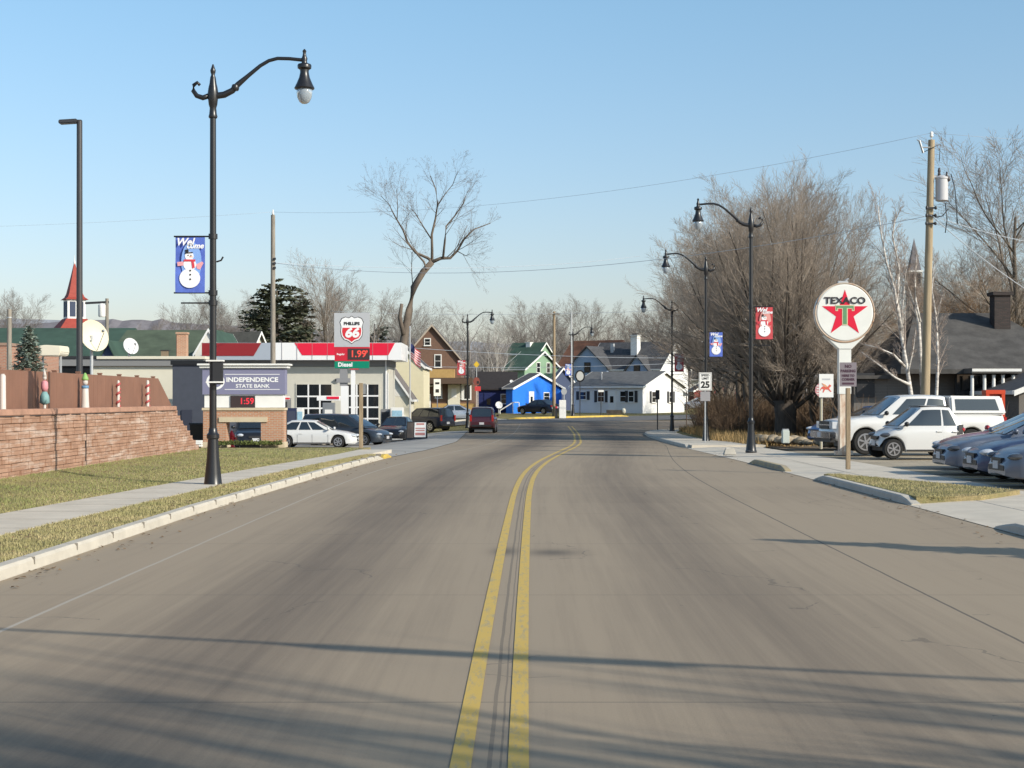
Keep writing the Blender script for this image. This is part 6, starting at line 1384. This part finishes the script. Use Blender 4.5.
Tb = big_tree(21, 20, 10.3); Y = 77
tree_obj('bare_tree', 'very large bare many stemmed tree with dark thick trunk behind the red banner lamp', (X(785, Y), Y, zg(13, Y) - .05), Tb, mat('bark_very_dark', (.075, .06, .048), rough=.95, var=.4, scale=2, stretch=(4, 4, 1), bump=.4), TWIG)  # extra dark bark for this trunk
# --- generic bare trees for copies
def bare(seed, H, trunk=.25, dens=1.0, up=.05, ang=(25, 55), thick=1.0, levels=4, lens=(.5, .72), sides=(9, 5, 3, 3)):
    spec = [dict(seg=7, wig=.07, up=.03, sides=sides[0], kids=(int(9 * dens), int(11 * dens)), ang=ang, len=lens, t0=trunk, rr=.62, taper=.2),
            dict(seg=7, wig=.12, up=up, sides=sides[1], kids=(int(8 * dens), int(11 * dens)), ang=(22, 50), len=(.35, .6), t0=.15, rr=.5, taper=.2),
            dict(seg=5, wig=.16, up=up, sides=sides[2], kids=(int(7 * dens), int(9 * dens)), ang=(22, 52), len=(.35, .6), t0=.12, rr=.5, taper=.25),
            dict(seg=3, wig=.2, up=up * .6, sides=sides[3], kids=(4, 7), ang=(20, 50), len=(.4, .7), t0=.15, rr=.7, taper=.4),
            dict(seg=2, wig=.2, up=0, sides=3, kids=(0, 0), ang=(0, 0), len=(1, 1), taper=.5)][:levels]
    T = Tree(seed, spec, 1); T.branch((0, 0, -.2), (0, 0, 1), H * .86, H * .019 * thick, 0); return T
class Bank:
    """one grown mesh pair per shape, copied for each tree"""
    def __init__(s): s.p = {}; s.h = {}
    def put(s, key, gen, mt, mc, name, label, loc, group, rz, sc):
        if key not in s.p:
            t = tree_obj(name, label, loc, gen(), mt, mc, group, rz, 1.0); s.p[key] = t
        else:
            t = copy_tree(s.p[key]); t.location = loc; t.rotation_euler = (0, 0, rz); t['label'] = label
            if group: t['group'] = group
            elif 'group' in t: del t['group']
        wd = 1.0
        if isinstance(sc, tuple) and len(sc) == 2: sc, wd = sc
        if not isinstance(sc, tuple):
            if key not in s.h: s.h[key] = sorted(v.co.z for v in [c for c in t.children if c.name.startswith('crown')][0].data.vertices)[-30]
            sc = (sc / s.h[key] * wd, sc / s.h[key] * wd, sc / s.h[key])
        t.scale = sc
        return t
BK = Bank()
def P3(px, Y, dz=0): x = X(px, Y); return (x, Y, zg(x, Y) + dz)
def hgt(py, px, Y): return Z(py, Y) - zg(X(px, Y), Y)
GA = lambda: bare(31, 10, .12, 1.35, .05, (24, 50), .75, 5); GB = lambda: bare(32, 10, .2, 1.15, .05, (25, 52), .85, 5); GC = lambda: bare(33, 10, .15, .95, .1, (14, 34), .7, 5); GD = lambda: bare(34, 10, .22, .85, .02, (30, 60), 1.0, 5)
# thick stand behind the lamps on the right
for px, Y, pt, key, gen, lab in ((752, 84, 200, 'a', GA, 'dense bare tree directly behind the first right hand street lamp'), (728, 112, 212, 'b', GB, 'bare tree rising behind the blue banner lamp'), (722, 126, 228, 'a', GA, 'bare tree at the left end of the thick stand, above the white gable'), (852, 82, 190, 'b', GB, 'bare tree between the big trunk tree and the birches'), (772, 92, 160, 'c', GC, 'upright bare tree close behind the big many stemmed tree'), (818, 96, 178, 'a', GA, 'tall bare tree behind the round gas sign'),
    (716, 118, 218, 'a', GA, 'rounded dense bare tree behind the arm of the second right lamp'), (748, 100, 172, 'a', GA, 'tall dense rounded bare tree between the first two right hand lamps'), (815, 79, 172, 'a', GA, 'dense bare tree behind the round sign, right of the big one'), (735, 128, 238, 'b', GB, 'rounded bare tree left of the farthest right lamp'), (758, 92, 262, 'a', GA, 'low dense bare tree left of the big trunk'), (712, 110, 240, 'a', GA, 'wide bare tree behind the lamp with the blue banner, crown over the road edge'), (742, 86, 205, 'a', GA, 'wide dense bare tree behind the blue and red banners'), (726, 104, 270, 'a', GA, 'low dense bare tree above the speed sign'), (838, 74, 262, 'a', GA, 'dense low bare tree behind the round gas sign post')):
    BK.put(key, gen, BARKG if key == 'b' else BARK, TWIG if key != 'b' else TWIGG, 'bare_tree', lab, P3(px, Y), 'bare trees of the roadside stand', px * .7, (hgt(pt, px, Y), 1.35 if px < 800 else 1.0))
# trees right of the utility pole
for px, Y, pt, key, gen, lab in ((1034, 90, 112, 'a', GA, 'bare tree cut by the right picture edge, reaching high above the sooty chimney'), (968, 92, 262, 'o', GB, 'round orange brown bare tree behind the dark roof'), (1010, 100, 235, 'o', GB, 'orange brown bare tree above the sooty chimney'), (938, 105, 268, 'o', GB, 'small orange brown bare tree right behind the transformer pole'), (880, 110, 285, 'o', GB, 'low orange brown bare tree left of the faint steeple'), (1000, 98, 200, 'b', GB, 'grey bare tree behind the sooty chimney, lower than its neighbour'), (955, 100, 250, 'o', GB, 'wide orange brown bare tree between the transformer pole and chimney'), (988, 108, 252, 'o', GB, 'orange brown bare tree left of the sooty chimney top'), (925, 112, 262, 'o', GB, 'orange brown bare tree directly behind the transformer pole'), (905, 92, 300, 'o', GB, 'low brown bare tree against the left end of the dark roof')):
    BK.put(key, gen, BARKG, TWIGO if key == 'o' else TWIGG, 'bare_tree', lab, P3(px, Y), 'bare trees behind the dark roofed house', px * .37, (hgt(pt, px, Y), 1.45))
# birches: white leaning stems given as polylines
def birch(label, stems, Y, pb):
    t = thing('birch_tree', label, 'tree', P3(pb, Y)); g = t.location.z; bx = t.location.x
    spec = [dict(seg=1, wig=0, up=0, sides=8, kids=(22, 26), ang=(18, 42), len=(.2, .34), t0=.25, rr=.4), dict(seg=6, wig=.12, up=.06, sides=4, kids=(7, 10), ang=(25, 55), len=(.3, .5), rr=.5, taper=.3), dict(seg=4, wig=.16, up=.0, sides=3, kids=(5, 7), ang=(25, 50), len=(.4, .6), rr=.6, taper=.4), dict(seg=3, wig=.2, up=-.03, sides=3, kids=(0, 0), ang=(0, 0), len=(1, 1), taper=.5)]
    T = Tree(int(pb), spec, 0)
    for P, r0 in stems:
        pts = [(X(a, Y) - bx, T.r.uniform(-.15, .15), Z(b, Y) - g) for a, b in P]; n = len(pts) - 1; rad = [r0 * (1 - .8 * i / n) for i in range(n + 1)]
        T.trunk.tube(pts, rad, 8); dirs = []; L = 0
        for i in range(n):
            v = Vector(pts[i + 1]) - Vector(pts[i]); L += v.length; dirs.append(tuple(v.normalized()))
        T.kids(pts, dirs, L * (.6 if L > 4 else .5), rad, 0)
    T.trunk.build('trunk', BIRCH, t, True); T.crown.build('crown', BIRCHT, t, True); return t
birch('white barked birch left of the transformer pole, forking low and leaning left', [([(914, 420), (911, 390), (907, 365), (901, 330), (894, 290), (886, 262), (880, 232), (878, 205)], .095), ([(901, 330), (897, 300), (899, 270), (893, 235), (896, 212)], .08), ([(907, 368), (893, 355), (878, 348), (862, 344)], .06), ([(910, 385), (896, 378), (880, 366), (862, 352)], .06), ([(908, 372), (914, 350), (916, 330)], .04)], 63, 914)
birch('slim white birch directly right of the transformer pole', [([(934, 420), (935.5, 395), (937, 365), (936.5, 335), (935.5, 315), (932, 290), (934, 262)], .08), ([(936.5, 318), (940, 305), (943, 290)], .04)], 64.5, 934)
birch('thin forked white birch behind the transformer pole, upper stems crossing', [([(922, 400), (919.5, 322), (915, 305), (908, 288), (903, 270)], .09), ([(919.5, 322), (916, 300), (914, 280), (917, 255)], .05), ([(903, 360), (902, 310), (905, 270), (902, 240)], .05)], 66, 922)
# lone tall tree above the gas station
Y = 138; t = thing('bare_tree', 'tall lone leaning bare tree with thick forked limbs rising above the gas station', 'tree', P3(398, Y)); g = t.location.z; bx = t.location.x
spec = [dict(seg=1, wig=0, up=0, sides=8, kids=(8, 10), ang=(25, 60), len=(.35, .62), t0=.25, rr=.34), dict(seg=6, wig=.1, up=.06, sides=5, kids=(5, 7), ang=(25, 55), len=(.35, .6), rr=.5, taper=.3), dict(seg=4, wig=.14, up=.03, sides=3, kids=(3, 4), ang=(25, 50), len=(.4, .6), rr=.55, taper=.35), dict(seg=3, wig=.18, up=.0, sides=3, kids=(3, 4), ang=(25, 50), len=(.4, .6), rr=.7, taper=.5), dict(seg=2, wig=.2, up=.0, sides=3, kids=(0, 0), ang=(0, 0), len=(1, 1), taper=.5)]
T = Tree(77, spec, 1)
MAIN = [([(399, 418), (401, 380), (404, 340), (409, 310), (414, 288), (423, 272), (432, 262)], 0.390, 0.259, False), ([(432, 262), (428, 258), (416, 253), (408, 243), (403, 230), (396, 218), (393, 212)], 0.148, 0.041, True), ([(432, 262), (432, 250), (432, 235), (435, 218), (438, 205), (436, 190), (430, 175)], 0.136, 0.034, True), ([(432, 262), (441, 258), (450, 258), (457, 250), (464, 240), (474, 230), (490, 221)], 0.164, 0.034, True),
        ([(443, 258), (445, 240), (446, 226), (455, 214), (463, 203), (466, 195)], 0.103, 0.029, True), ([(432, 240), (424, 228), (416, 214), (411, 208)], 0.065, 0.025, True), ([(438, 205), (445, 195), (452, 182), (458, 173)], 0.054, 0.021, True), ([(416, 253), (424, 262), (427, 270)], 0.082, 0.084, False), ([(394, 214), (388, 203), (381, 196)], 0.041, 0.021, True), ([(397, 220), (398, 206), (397, 190)], 0.041, 0.021, True), ([(404, 335), (400, 318), (402, 304)], 0.206, 0.147, False), ([(413, 290), (411, 270), (412, 252)], 0.054, 0.025, True), ([(457, 251), (466, 256), (470, 254)], 0.041, 0.017, True)]
for P, r0, r1, kids in MAIN:
    pts = [(X(a, Y) - bx, T.r.uniform(-.5, .5) + ((i / len(P)) * T.r.uniform(-2.5, 2.5) if kids else 0), Z(b, Y) - g) for i, (a, b) in enumerate(P)]
    if kids: pts[0] = (pts[0][0], 0, pts[0][2])
    n = len(pts) - 1; rad = [r0 + (r1 - r0) * i / n for i in range(n + 1)]; T.trunk.tube(pts, rad, 9); dirs = [tuple((Vector(pts[i + 1]) - Vector(pts[i])).normalized()) for i in range(n)]
    if kids: T.kids(pts, dirs, 6.2, rad, 0)
T.trunk.build('trunk', mat('bark_tan', (.16, .13, .105), rough=.95, var=.35, scale=.8, spec=.1), t, True); T.crown.build('crown', mat('twig_tan', (.22, .175, .15), rough=.95, var=.2, scale=.2, spec=0), t, True)
# trees behind the left and centre buildings
L_ = [(326, 155, 247, 'c', GC, 'upright bare tree with pale stems behind the price sign'), (372, 160, 286, 'd', GD, 'spreading bare tree between the price sign and the lone tall tree'), (350, 190, 280, 'f', GB, 'hazy bare tree behind the price sign'), (222, 175, 285, 'f', GB, 'hazy grey bare tree left of the dark evergreen'), (195, 185, 296, 'f2', GA, 'hazy bare tree behind the blue banner lamp'), (245, 200, 296, 'f', GB, 'low hazy bare tree behind the pale utility pole'),
      (4, 150, 283, 'f2', GA, 'hazy bare tree at the left picture edge'), (-14, 140, 290, 'f', GB, 'bare tree partly past the left picture edge'), (450, 180, 312, 'f', GB, 'hazy bare tree behind the brick house gable'), (412, 185, 300, 'f2', GA, 'hazy dense bare tree behind the lone leaning tree'), (470, 205, 300, 'd2', GD, 'pale spreading bare tree right of the brick house'), (496, 188, 318, 'w', GC, 'pale barked bare tree above the shaded house wing'), (486, 215, 322, 'f', GB, 'low hazy bare tree behind the pale barked one'),
      (548, 270, 300, 'f', GB, 'hazy bare tree left of the junction pole top'), (582, 290, 294, 'f2', GA, 'hazy bare tree behind the junction street lamp'), (608, 300, 312, 'f', GB, 'faint bare tree above the blue grey gable'), (640, 280, 306, 'f2', GA, 'faint bare tree above the white chimney tower'), (660, 250, 284, 'f', GB, 'hazy tall bare tree behind the farthest right lamp'), (690, 230, 270, 'f2', GA, 'hazy bare tree behind the white gable end'), (520, 300, 318, 'f', GB, 'faint low bare tree above the dark green roof'), (300, 170, 300, 'f2', GA, 'hazy bare tree right of the dark evergreen'), (155, 240, 310, 'f', GB, 'faint bare tree on the slope behind the olive roof'), (30, 230, 306, 'f', GB, 'faint bare tree behind the blue spruce'),
      (530, 285, 296, 'f2', GA, 'hazy bare tree standing behind the green roofs'), (566, 310, 298, 'f', GB, 'faint bare tree right of the junction pole top'), (624, 310, 300, 'f', GB, 'faint bare tree above the dark roof and white chimney'), (432, 200, 304, 'f', GB, 'hazy bare tree directly behind the brick gable apex'), (510, 260, 312, 'f2', GA, 'hazy dense bare tree left of the tall green roof'), (210, 210, 292, 'f2', GA, 'hazy dense bare tree beyond the near lamp pole'), (262, 190, 290, 'f2', GA, 'hazy dense bare tree left of the olive evergreen'), (338, 200, 270, 'f2', GA, 'hazy dense bare tree just left of the price sign'), (395, 190, 288, 'f', GB, 'hazy bare tree behind the lone tree trunk'), (720, 160, 250, 'f', GB, 'hazy bare tree deep in the roadside stand'), (790, 150, 235, 'f2', GA, 'hazy tall bare tree far behind the big trunk'), (860, 150, 250, 'f', GB, 'hazy bare tree far behind the birches'), (920, 160, 275, 'f2', GA, 'hazy bare tree beyond the faint steeple')]
for px, Y, pt, key, gen, lab in L_:
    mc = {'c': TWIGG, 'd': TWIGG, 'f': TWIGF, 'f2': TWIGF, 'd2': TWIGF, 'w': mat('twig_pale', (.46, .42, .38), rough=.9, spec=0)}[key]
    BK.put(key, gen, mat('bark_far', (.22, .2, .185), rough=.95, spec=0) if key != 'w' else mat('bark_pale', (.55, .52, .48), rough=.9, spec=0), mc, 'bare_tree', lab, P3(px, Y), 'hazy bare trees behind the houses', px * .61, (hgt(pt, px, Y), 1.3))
# evergreens
def conifer(seed, H, R0, layers, n, droop, leafm, name, label, loc, shape=1.0, bare_to=.05, clump=.35):
    rnd = random.Random(seed); t = thing(name, label, 'tree', loc); MB().lathe([(H * .03, -.2), (H * .022, H * .3), (H * .004, H * .97)], 8).build('trunk', BARK, t, True); m = MB(); b = MB()
    for k in range(layers):
        f = bare_to + (1 - bare_to) * k / layers; z0 = H * f; rr = R0 * ((1 - f) ** shape) * rnd.uniform(.8, 1.12)
        for j in range(max(4, int(n * (1 - f * .6)))):
            a = rnd.random() * 6.283; L = rr * rnd.uniform(.65, 1.1); z = z0 + rnd.uniform(-1.2, 1.2) * H / layers; dz = -droop * L + rnd.uniform(-.15, .15) * L; c, s_ = math.cos(a), math.sin(a)
            b.tube([(0, 0, z), (c * L, s_ * L, z + dz)], [.03, .008], 3, False)
            for q in range(int(9 + 10 * L)):
                u = rnd.uniform(.25, 1.05); px_, py_, pz_ = c * L * u + rnd.gauss(0, .07 * R0 * .5), s_ * L * u + rnd.gauss(0, .07 * R0 * .5), z + dz * u + rnd.gauss(0, .05)
                sz = clump * rnd.uniform(.5, 1.1) * .5; e = rnd.random() * 6.28; ux, uy, uz = math.cos(e) * sz, math.sin(e) * sz, rnd.uniform(-.5, .3) * sz; vx, vy, vz = -math.sin(e) * sz * .35, math.cos(e) * sz * .35, rnd.uniform(-.3, .3) * sz
                i = len(m.v); m.v += [(px_ - vx, py_ - vy, pz_ - vz), (px_ + ux, py_ + uy, pz_ + uz), (px_ + vx, py_ + vy, pz_ + vz)]; m.f.append((i, i + 1, i + 2))
    cr = m.build('crown', leafm, t, True); b.build('branches', BARK, t, True); return t
SPR = mat('spruce_needles', (.24, .29, .24), rough=.8, var=.5, scale=2.5, dark=(.09, .12, .10)); PIN = mat('pine_needles', (.13, .14, .085), rough=.85, var=.5, scale=.7, dark=(.05, .055, .035))
Y = 58; conifer(5, Z(327, Y) - .0, 1.4, 34, 26, .22, SPR, 'spruce_tree', 'small blue green spruce standing behind the left end of the fence', (X(28.5, Y), Y, 0), .62, .05, .3)
Y = 150; conifer(6, hgt(280, 279, Y), 4.6, 30, 16, -.05, PIN, 'evergreen_tree', 'dark olive evergreen right behind the pale utility pole', P3(277, Y), .32, .2, 1.1)
Y = 156; conifer(7, hgt(292, 300, Y), 2.8, 24, 14, -.05, PIN, 'evergreen_tree', 'smaller dark evergreen beside the olive evergreen', P3(300, Y), .35, .2, 1.0)
Y = 175; conifer(8, hgt(322, 385, Y), 3.6, 14, 14, .0, mat('evergreen_far', (.06, .075, .055), rough=.9, var=.4, scale=.6), 'evergreen_tree', 'low dark evergreen behind the price sign and station roof', P3(378, Y), .3, .1, .9)
# undergrowth: thicket of thin stems along the right side, and dried tall grass
rnd = random.Random(4); m = MB()
for _ in range(5200):
    u = rnd.random(); Y = 81 + 30 * u; xr = 10.4 + rnd.random() ** 1.2 * 8 + max(0, (Y - 75)) * .06; x, y = xr, Y; h = rnd.uniform(.5, 2.2) * (1 + .3 * rnd.random()); lx, ly = rnd.gauss(0, .35) * h, rnd.gauss(0, .3) * h; z = zg(x, y)
    m.tube([(x, y, z), (x + lx * .4, y + ly * .4, z + h * .55), (x + lx, y + ly, z + h)], [.014, .01, .005], 3, False)
    for k in range(3):
        f = rnd.uniform(.3, .9); p0 = (x + lx * f, y + ly * f, z + h * f); m.tube([p0, (p0[0] + rnd.gauss(0, .25), p0[1] + rnd.gauss(0, .2), p0[2] + rnd.uniform(0, .5))], [.007, .004], 3, False)
tag(m.build('thicket', mat('thicket_stems', (.22, .15, .10), rough=.95, var=.5, scale=.6, spec=0), smooth=True), 'tangled brown undergrowth thicket below the bare trees on the right', 'undergrowth', kind='stuff')
m = MB()
for _ in range(7000):
    Y = 64 + 40 * rnd.random(); x = 9.4 + abs(rnd.gauss(0, 1)) * 1.6 + max(0, (Y - 75)) * .05; z = zg(x, Y) + .03; h = rnd.uniform(.12, .6); a = rnd.random() * 6.28; w_ = .02; i = len(m.v); dx, dy = math.cos(a) * w_, math.sin(a) * w_
    m.v += [(x - dx, Y - dy, z), (x + dx, Y + dy, z), (x + rnd.gauss(0, .3) * h, Y + rnd.gauss(0, .3) * h, z + h)]; m.f.append((i, i + 1, i + 2))
tag(m.build('dry_grass', mat('dry_tall_grass', (.36, .25, .12), rough=.95, var=.5, scale=.8, spec=0), smooth=True), 'tall dry straw coloured grass at the edge of the thicket', 'grass', kind='stuff')
m = MB()
for _ in range(3600):
    x, y = rnd.uniform(14, 40), rnd.uniform(66, 76); h = rnd.uniform(.4, 2.2); z = zg(x, y); lx = rnd.gauss(0, .4) * h
    m.tube([(x, y, z), (x + lx * .5, y, z + h * .5), (x + lx, y + rnd.gauss(0, .2), z + h)], [.012, .009, .004], 3, False)
tag(m.build('thicket', MATS['thicket_stems'], smooth=True), 'low brown brush in front of the dark roofed house', 'undergrowth', kind='stuff')
rnd = random.Random(19); m = MB()
for _ in range(900):
    if rnd.random() < .55: x, y, z = reg_verge(rnd) if rnd.random() < .5 else reg_bank(rnd); z += .02
    else:
        y = 9 + 45 * rnd.random() ** 1.4; left = rnd.random() < .5; x = KL(y) + abs(rnd.gauss(0, .25)) if left else KR(y) - abs(rnd.gauss(0, .3)); z = .008
    a = rnd.random() * 6.28; r_ = rnd.uniform(.02, .05); i = len(m.v)
    for k in range(4): m.v.append((x + math.cos(a + k * 1.57) * r_ * (1 if k % 2 else .6), y + math.sin(a + k * 1.57) * r_ * (1 if k % 2 else .6), z + rnd.uniform(.0, .02)))
    m.f.append((i, i + 1, i + 2, i + 3))
tag(m.build('fallen_leaves', mat('leaf_brown', (.22, .14, .07), rough=.9, var=.6, scale=3), smooth=True), 'scattered dry brown leaves in the gutters and on the verge', 'leaves', kind='stuff')
# a distant wood closing the view
rnd = random.Random(12); m = MB()
for _ in range(16000):
    a = rnd.uniform(-.55, .6); d = rnd.uniform(330, 480); x, y = d * a, d; z = zg(x, y); h = rnd.uniform(5, 15); lx = rnd.gauss(0, .12) * h
    m.tube([(x, y, z - 1), (x + lx * .4, y, z + h * .5), (x + lx, y, z + h)], [.16, .10, .03], 3, False)
    for k in range(4):
        f = rnd.uniform(.3, .95); p0 = (x + lx * f, y, z + h * f); m.tube([p0, (p0[0] + rnd.gauss(0, 1.6), p0[1], p0[2] + rnd.uniform(.3, 2.2))], [.06, .02], 3, False)
tag(m.build('distant_wood', mat('distant_wood_grey', (.24, .225, .22), rough=1, var=.2, scale=.05, spec=0), smooth=True), 'distant hazy bare woodland closing the view behind the houses', 'woodland', kind='stuff')
# bare trees beside the viewpoint, throwing the branch shadows on the near road
for x, y, H, rz, lab in ((12.5, -2.0, 10.5, .3, 'tall bare roadside tree right of the viewpoint, throwing long shadow stripes on the road'), (15.0, -3.4, 12, 2.1, 'second tall bare roadside tree right of the viewpoint'), (17.5, -4.6, 12.5, 3.3, 'third tall bare roadside tree right of the viewpoint'), (14.0, -1.5, 10.5, 5.0, 'slender bare roadside tree closest to the lot entrance'), (13.2, -2.9, 11, 1.2, 'bare roadside tree right of the viewpoint with low forks'), (16.0, -5.2, 12.5, 4.1, 'bare roadside tree farthest behind the viewpoint'), (14.5, .6, 8.9, 2.6, 'lower bare roadside tree nearest the lot'), (16.2, -.6, 9.6, 5.5, 'lower bare roadside tree beside the lot corner'), (12.2, 1.4, 7.4, .9, 'short bare roadside tree nearest the road')):
    BK.put('s', lambda: bare(91, 10, .3, .95, .05, (18, 42), 2.6, 3), BARK, TWIG, 'bare_tree', lab, (x, y, 0), None, rz, (H / 10 * .42, H / 10 * .42, H / 10) if H > 9 else H)
conifer(14, 4.7, 1.15, 26, 22, .15, PIN, 'evergreen_tree', 'small dense evergreen at the near right lot corner, its shadow lying across the road', (10.6, 15.4, 0), .8, .06, .4)
# unseen building added right of the frame to keep the parked row in shade
t = thing('shade_building', 'plain cream building added out of view to shade the parked sedans', 'building', (18.6, 23.5, 0))
MB().box(4, 6, 2.5, 8, 12, 5.0).build('wall', CREAM, t); MB().box(4, 6, 5.08, 8.4, 12.4, .16).build('roof', ROOFG, t)
for k in range(3):
    f = MB().box(-.03, 2.2 + 3.6 * k, 1.7, .06, 2.4, 1.8).build('window', WHITE, t); MB().box(-.07, 2.2 + 3.6 * k, 1.7, .03, 2.2, 1.6).build('pane', GLASSD, f)
# ================================================================= light, sky, camera
AZ = math.atan2(SUNX, -SUNY); EL = math.radians(28)
w = bpy.data.worlds.new('World'); scene.world = w; w.use_nodes = True; nt = w.node_tree; bg = nt.nodes['Background']
sky = nt.nodes.new('ShaderNodeTexSky'); sky.sky_type = 'NISHITA'; sky.sun_disc = False; sky.sun_elevation = EL; sky.sun_rotation = AZ; sky.altitude = 200; sky.air_density = 1.0; sky.dust_density = 1.2; sky.ozone_density = 1.0
mul = nt.nodes.new('ShaderNodeMixRGB'); mul.blend_type = 'MULTIPLY'; mul.inputs[0].default_value = 1
tcw = nt.nodes.new('ShaderNodeTexCoord'); spw = nt.nodes.new('ShaderNodeSeparateXYZ'); rw = nt.nodes.new('ShaderNodeValToRGB'); dv = nt.nodes.new('ShaderNodeMath'); dv.operation = 'MULTIPLY'; dv.inputs[1].default_value = 4.0
nt.links.new(tcw.outputs['Generated'], spw.inputs[0]); nt.links.new(spw.outputs[2], dv.inputs[0]); nt.links.new(dv.outputs[0], rw.inputs[0]); nt.links.new(rw.outputs[0], mul.inputs[2])
rw.color_ramp.elements[0].color = (.92, .83, .93, 1); rw.color_ramp.elements[1].color = (.95, 1.14, 1.17, 1)   # haze near the horizon, deeper blue above
nt.links.new(sky.outputs[0], mul.inputs[1]); nt.links.new(mul.outputs[0], bg.inputs[0]); bg.inputs[1].default_value = .15
sd = bpy.data.lights.new('sun', 'SUN'); sd.energy = 5.0; sd.angle = math.radians(.53); sd.color = (1, .92, .79); so = bpy.data.objects.new('sun', sd); col.objects.link(so)
sv = Vector((math.sin(AZ) * math.cos(EL), math.cos(AZ) * math.cos(EL), math.sin(EL))); so.rotation_euler = (-sv).to_track_quat('-Z', 'Y').to_euler(); so.location = (20, -10, 30)
cd = bpy.data.cameras.new('camera'); cam = bpy.data.objects.new('camera', cd); col.objects.link(cam); cam.location = (0, 0, CH); cam.rotation_euler = (math.pi / 2, 0, 0)
cd.sensor_width = 36; cd.lens = 36 * F / 1024; cd.shift_y = (HZ - 384) / 1024; cd.clip_end = 12000; cd.clip_start = .1; scene.camera = cam
scene.view_settings.view_transform = 'Standard'; scene.view_settings.look = 'None'; scene.view_settings.exposure = 0; scene.view_settings.gamma = 1
scene.cycles.max_bounces = 6; scene.cycles.diffuse_bounces = 3; scene.cycles.glossy_bounces = 3; scene.cycles.transparent_max_bounces = 8
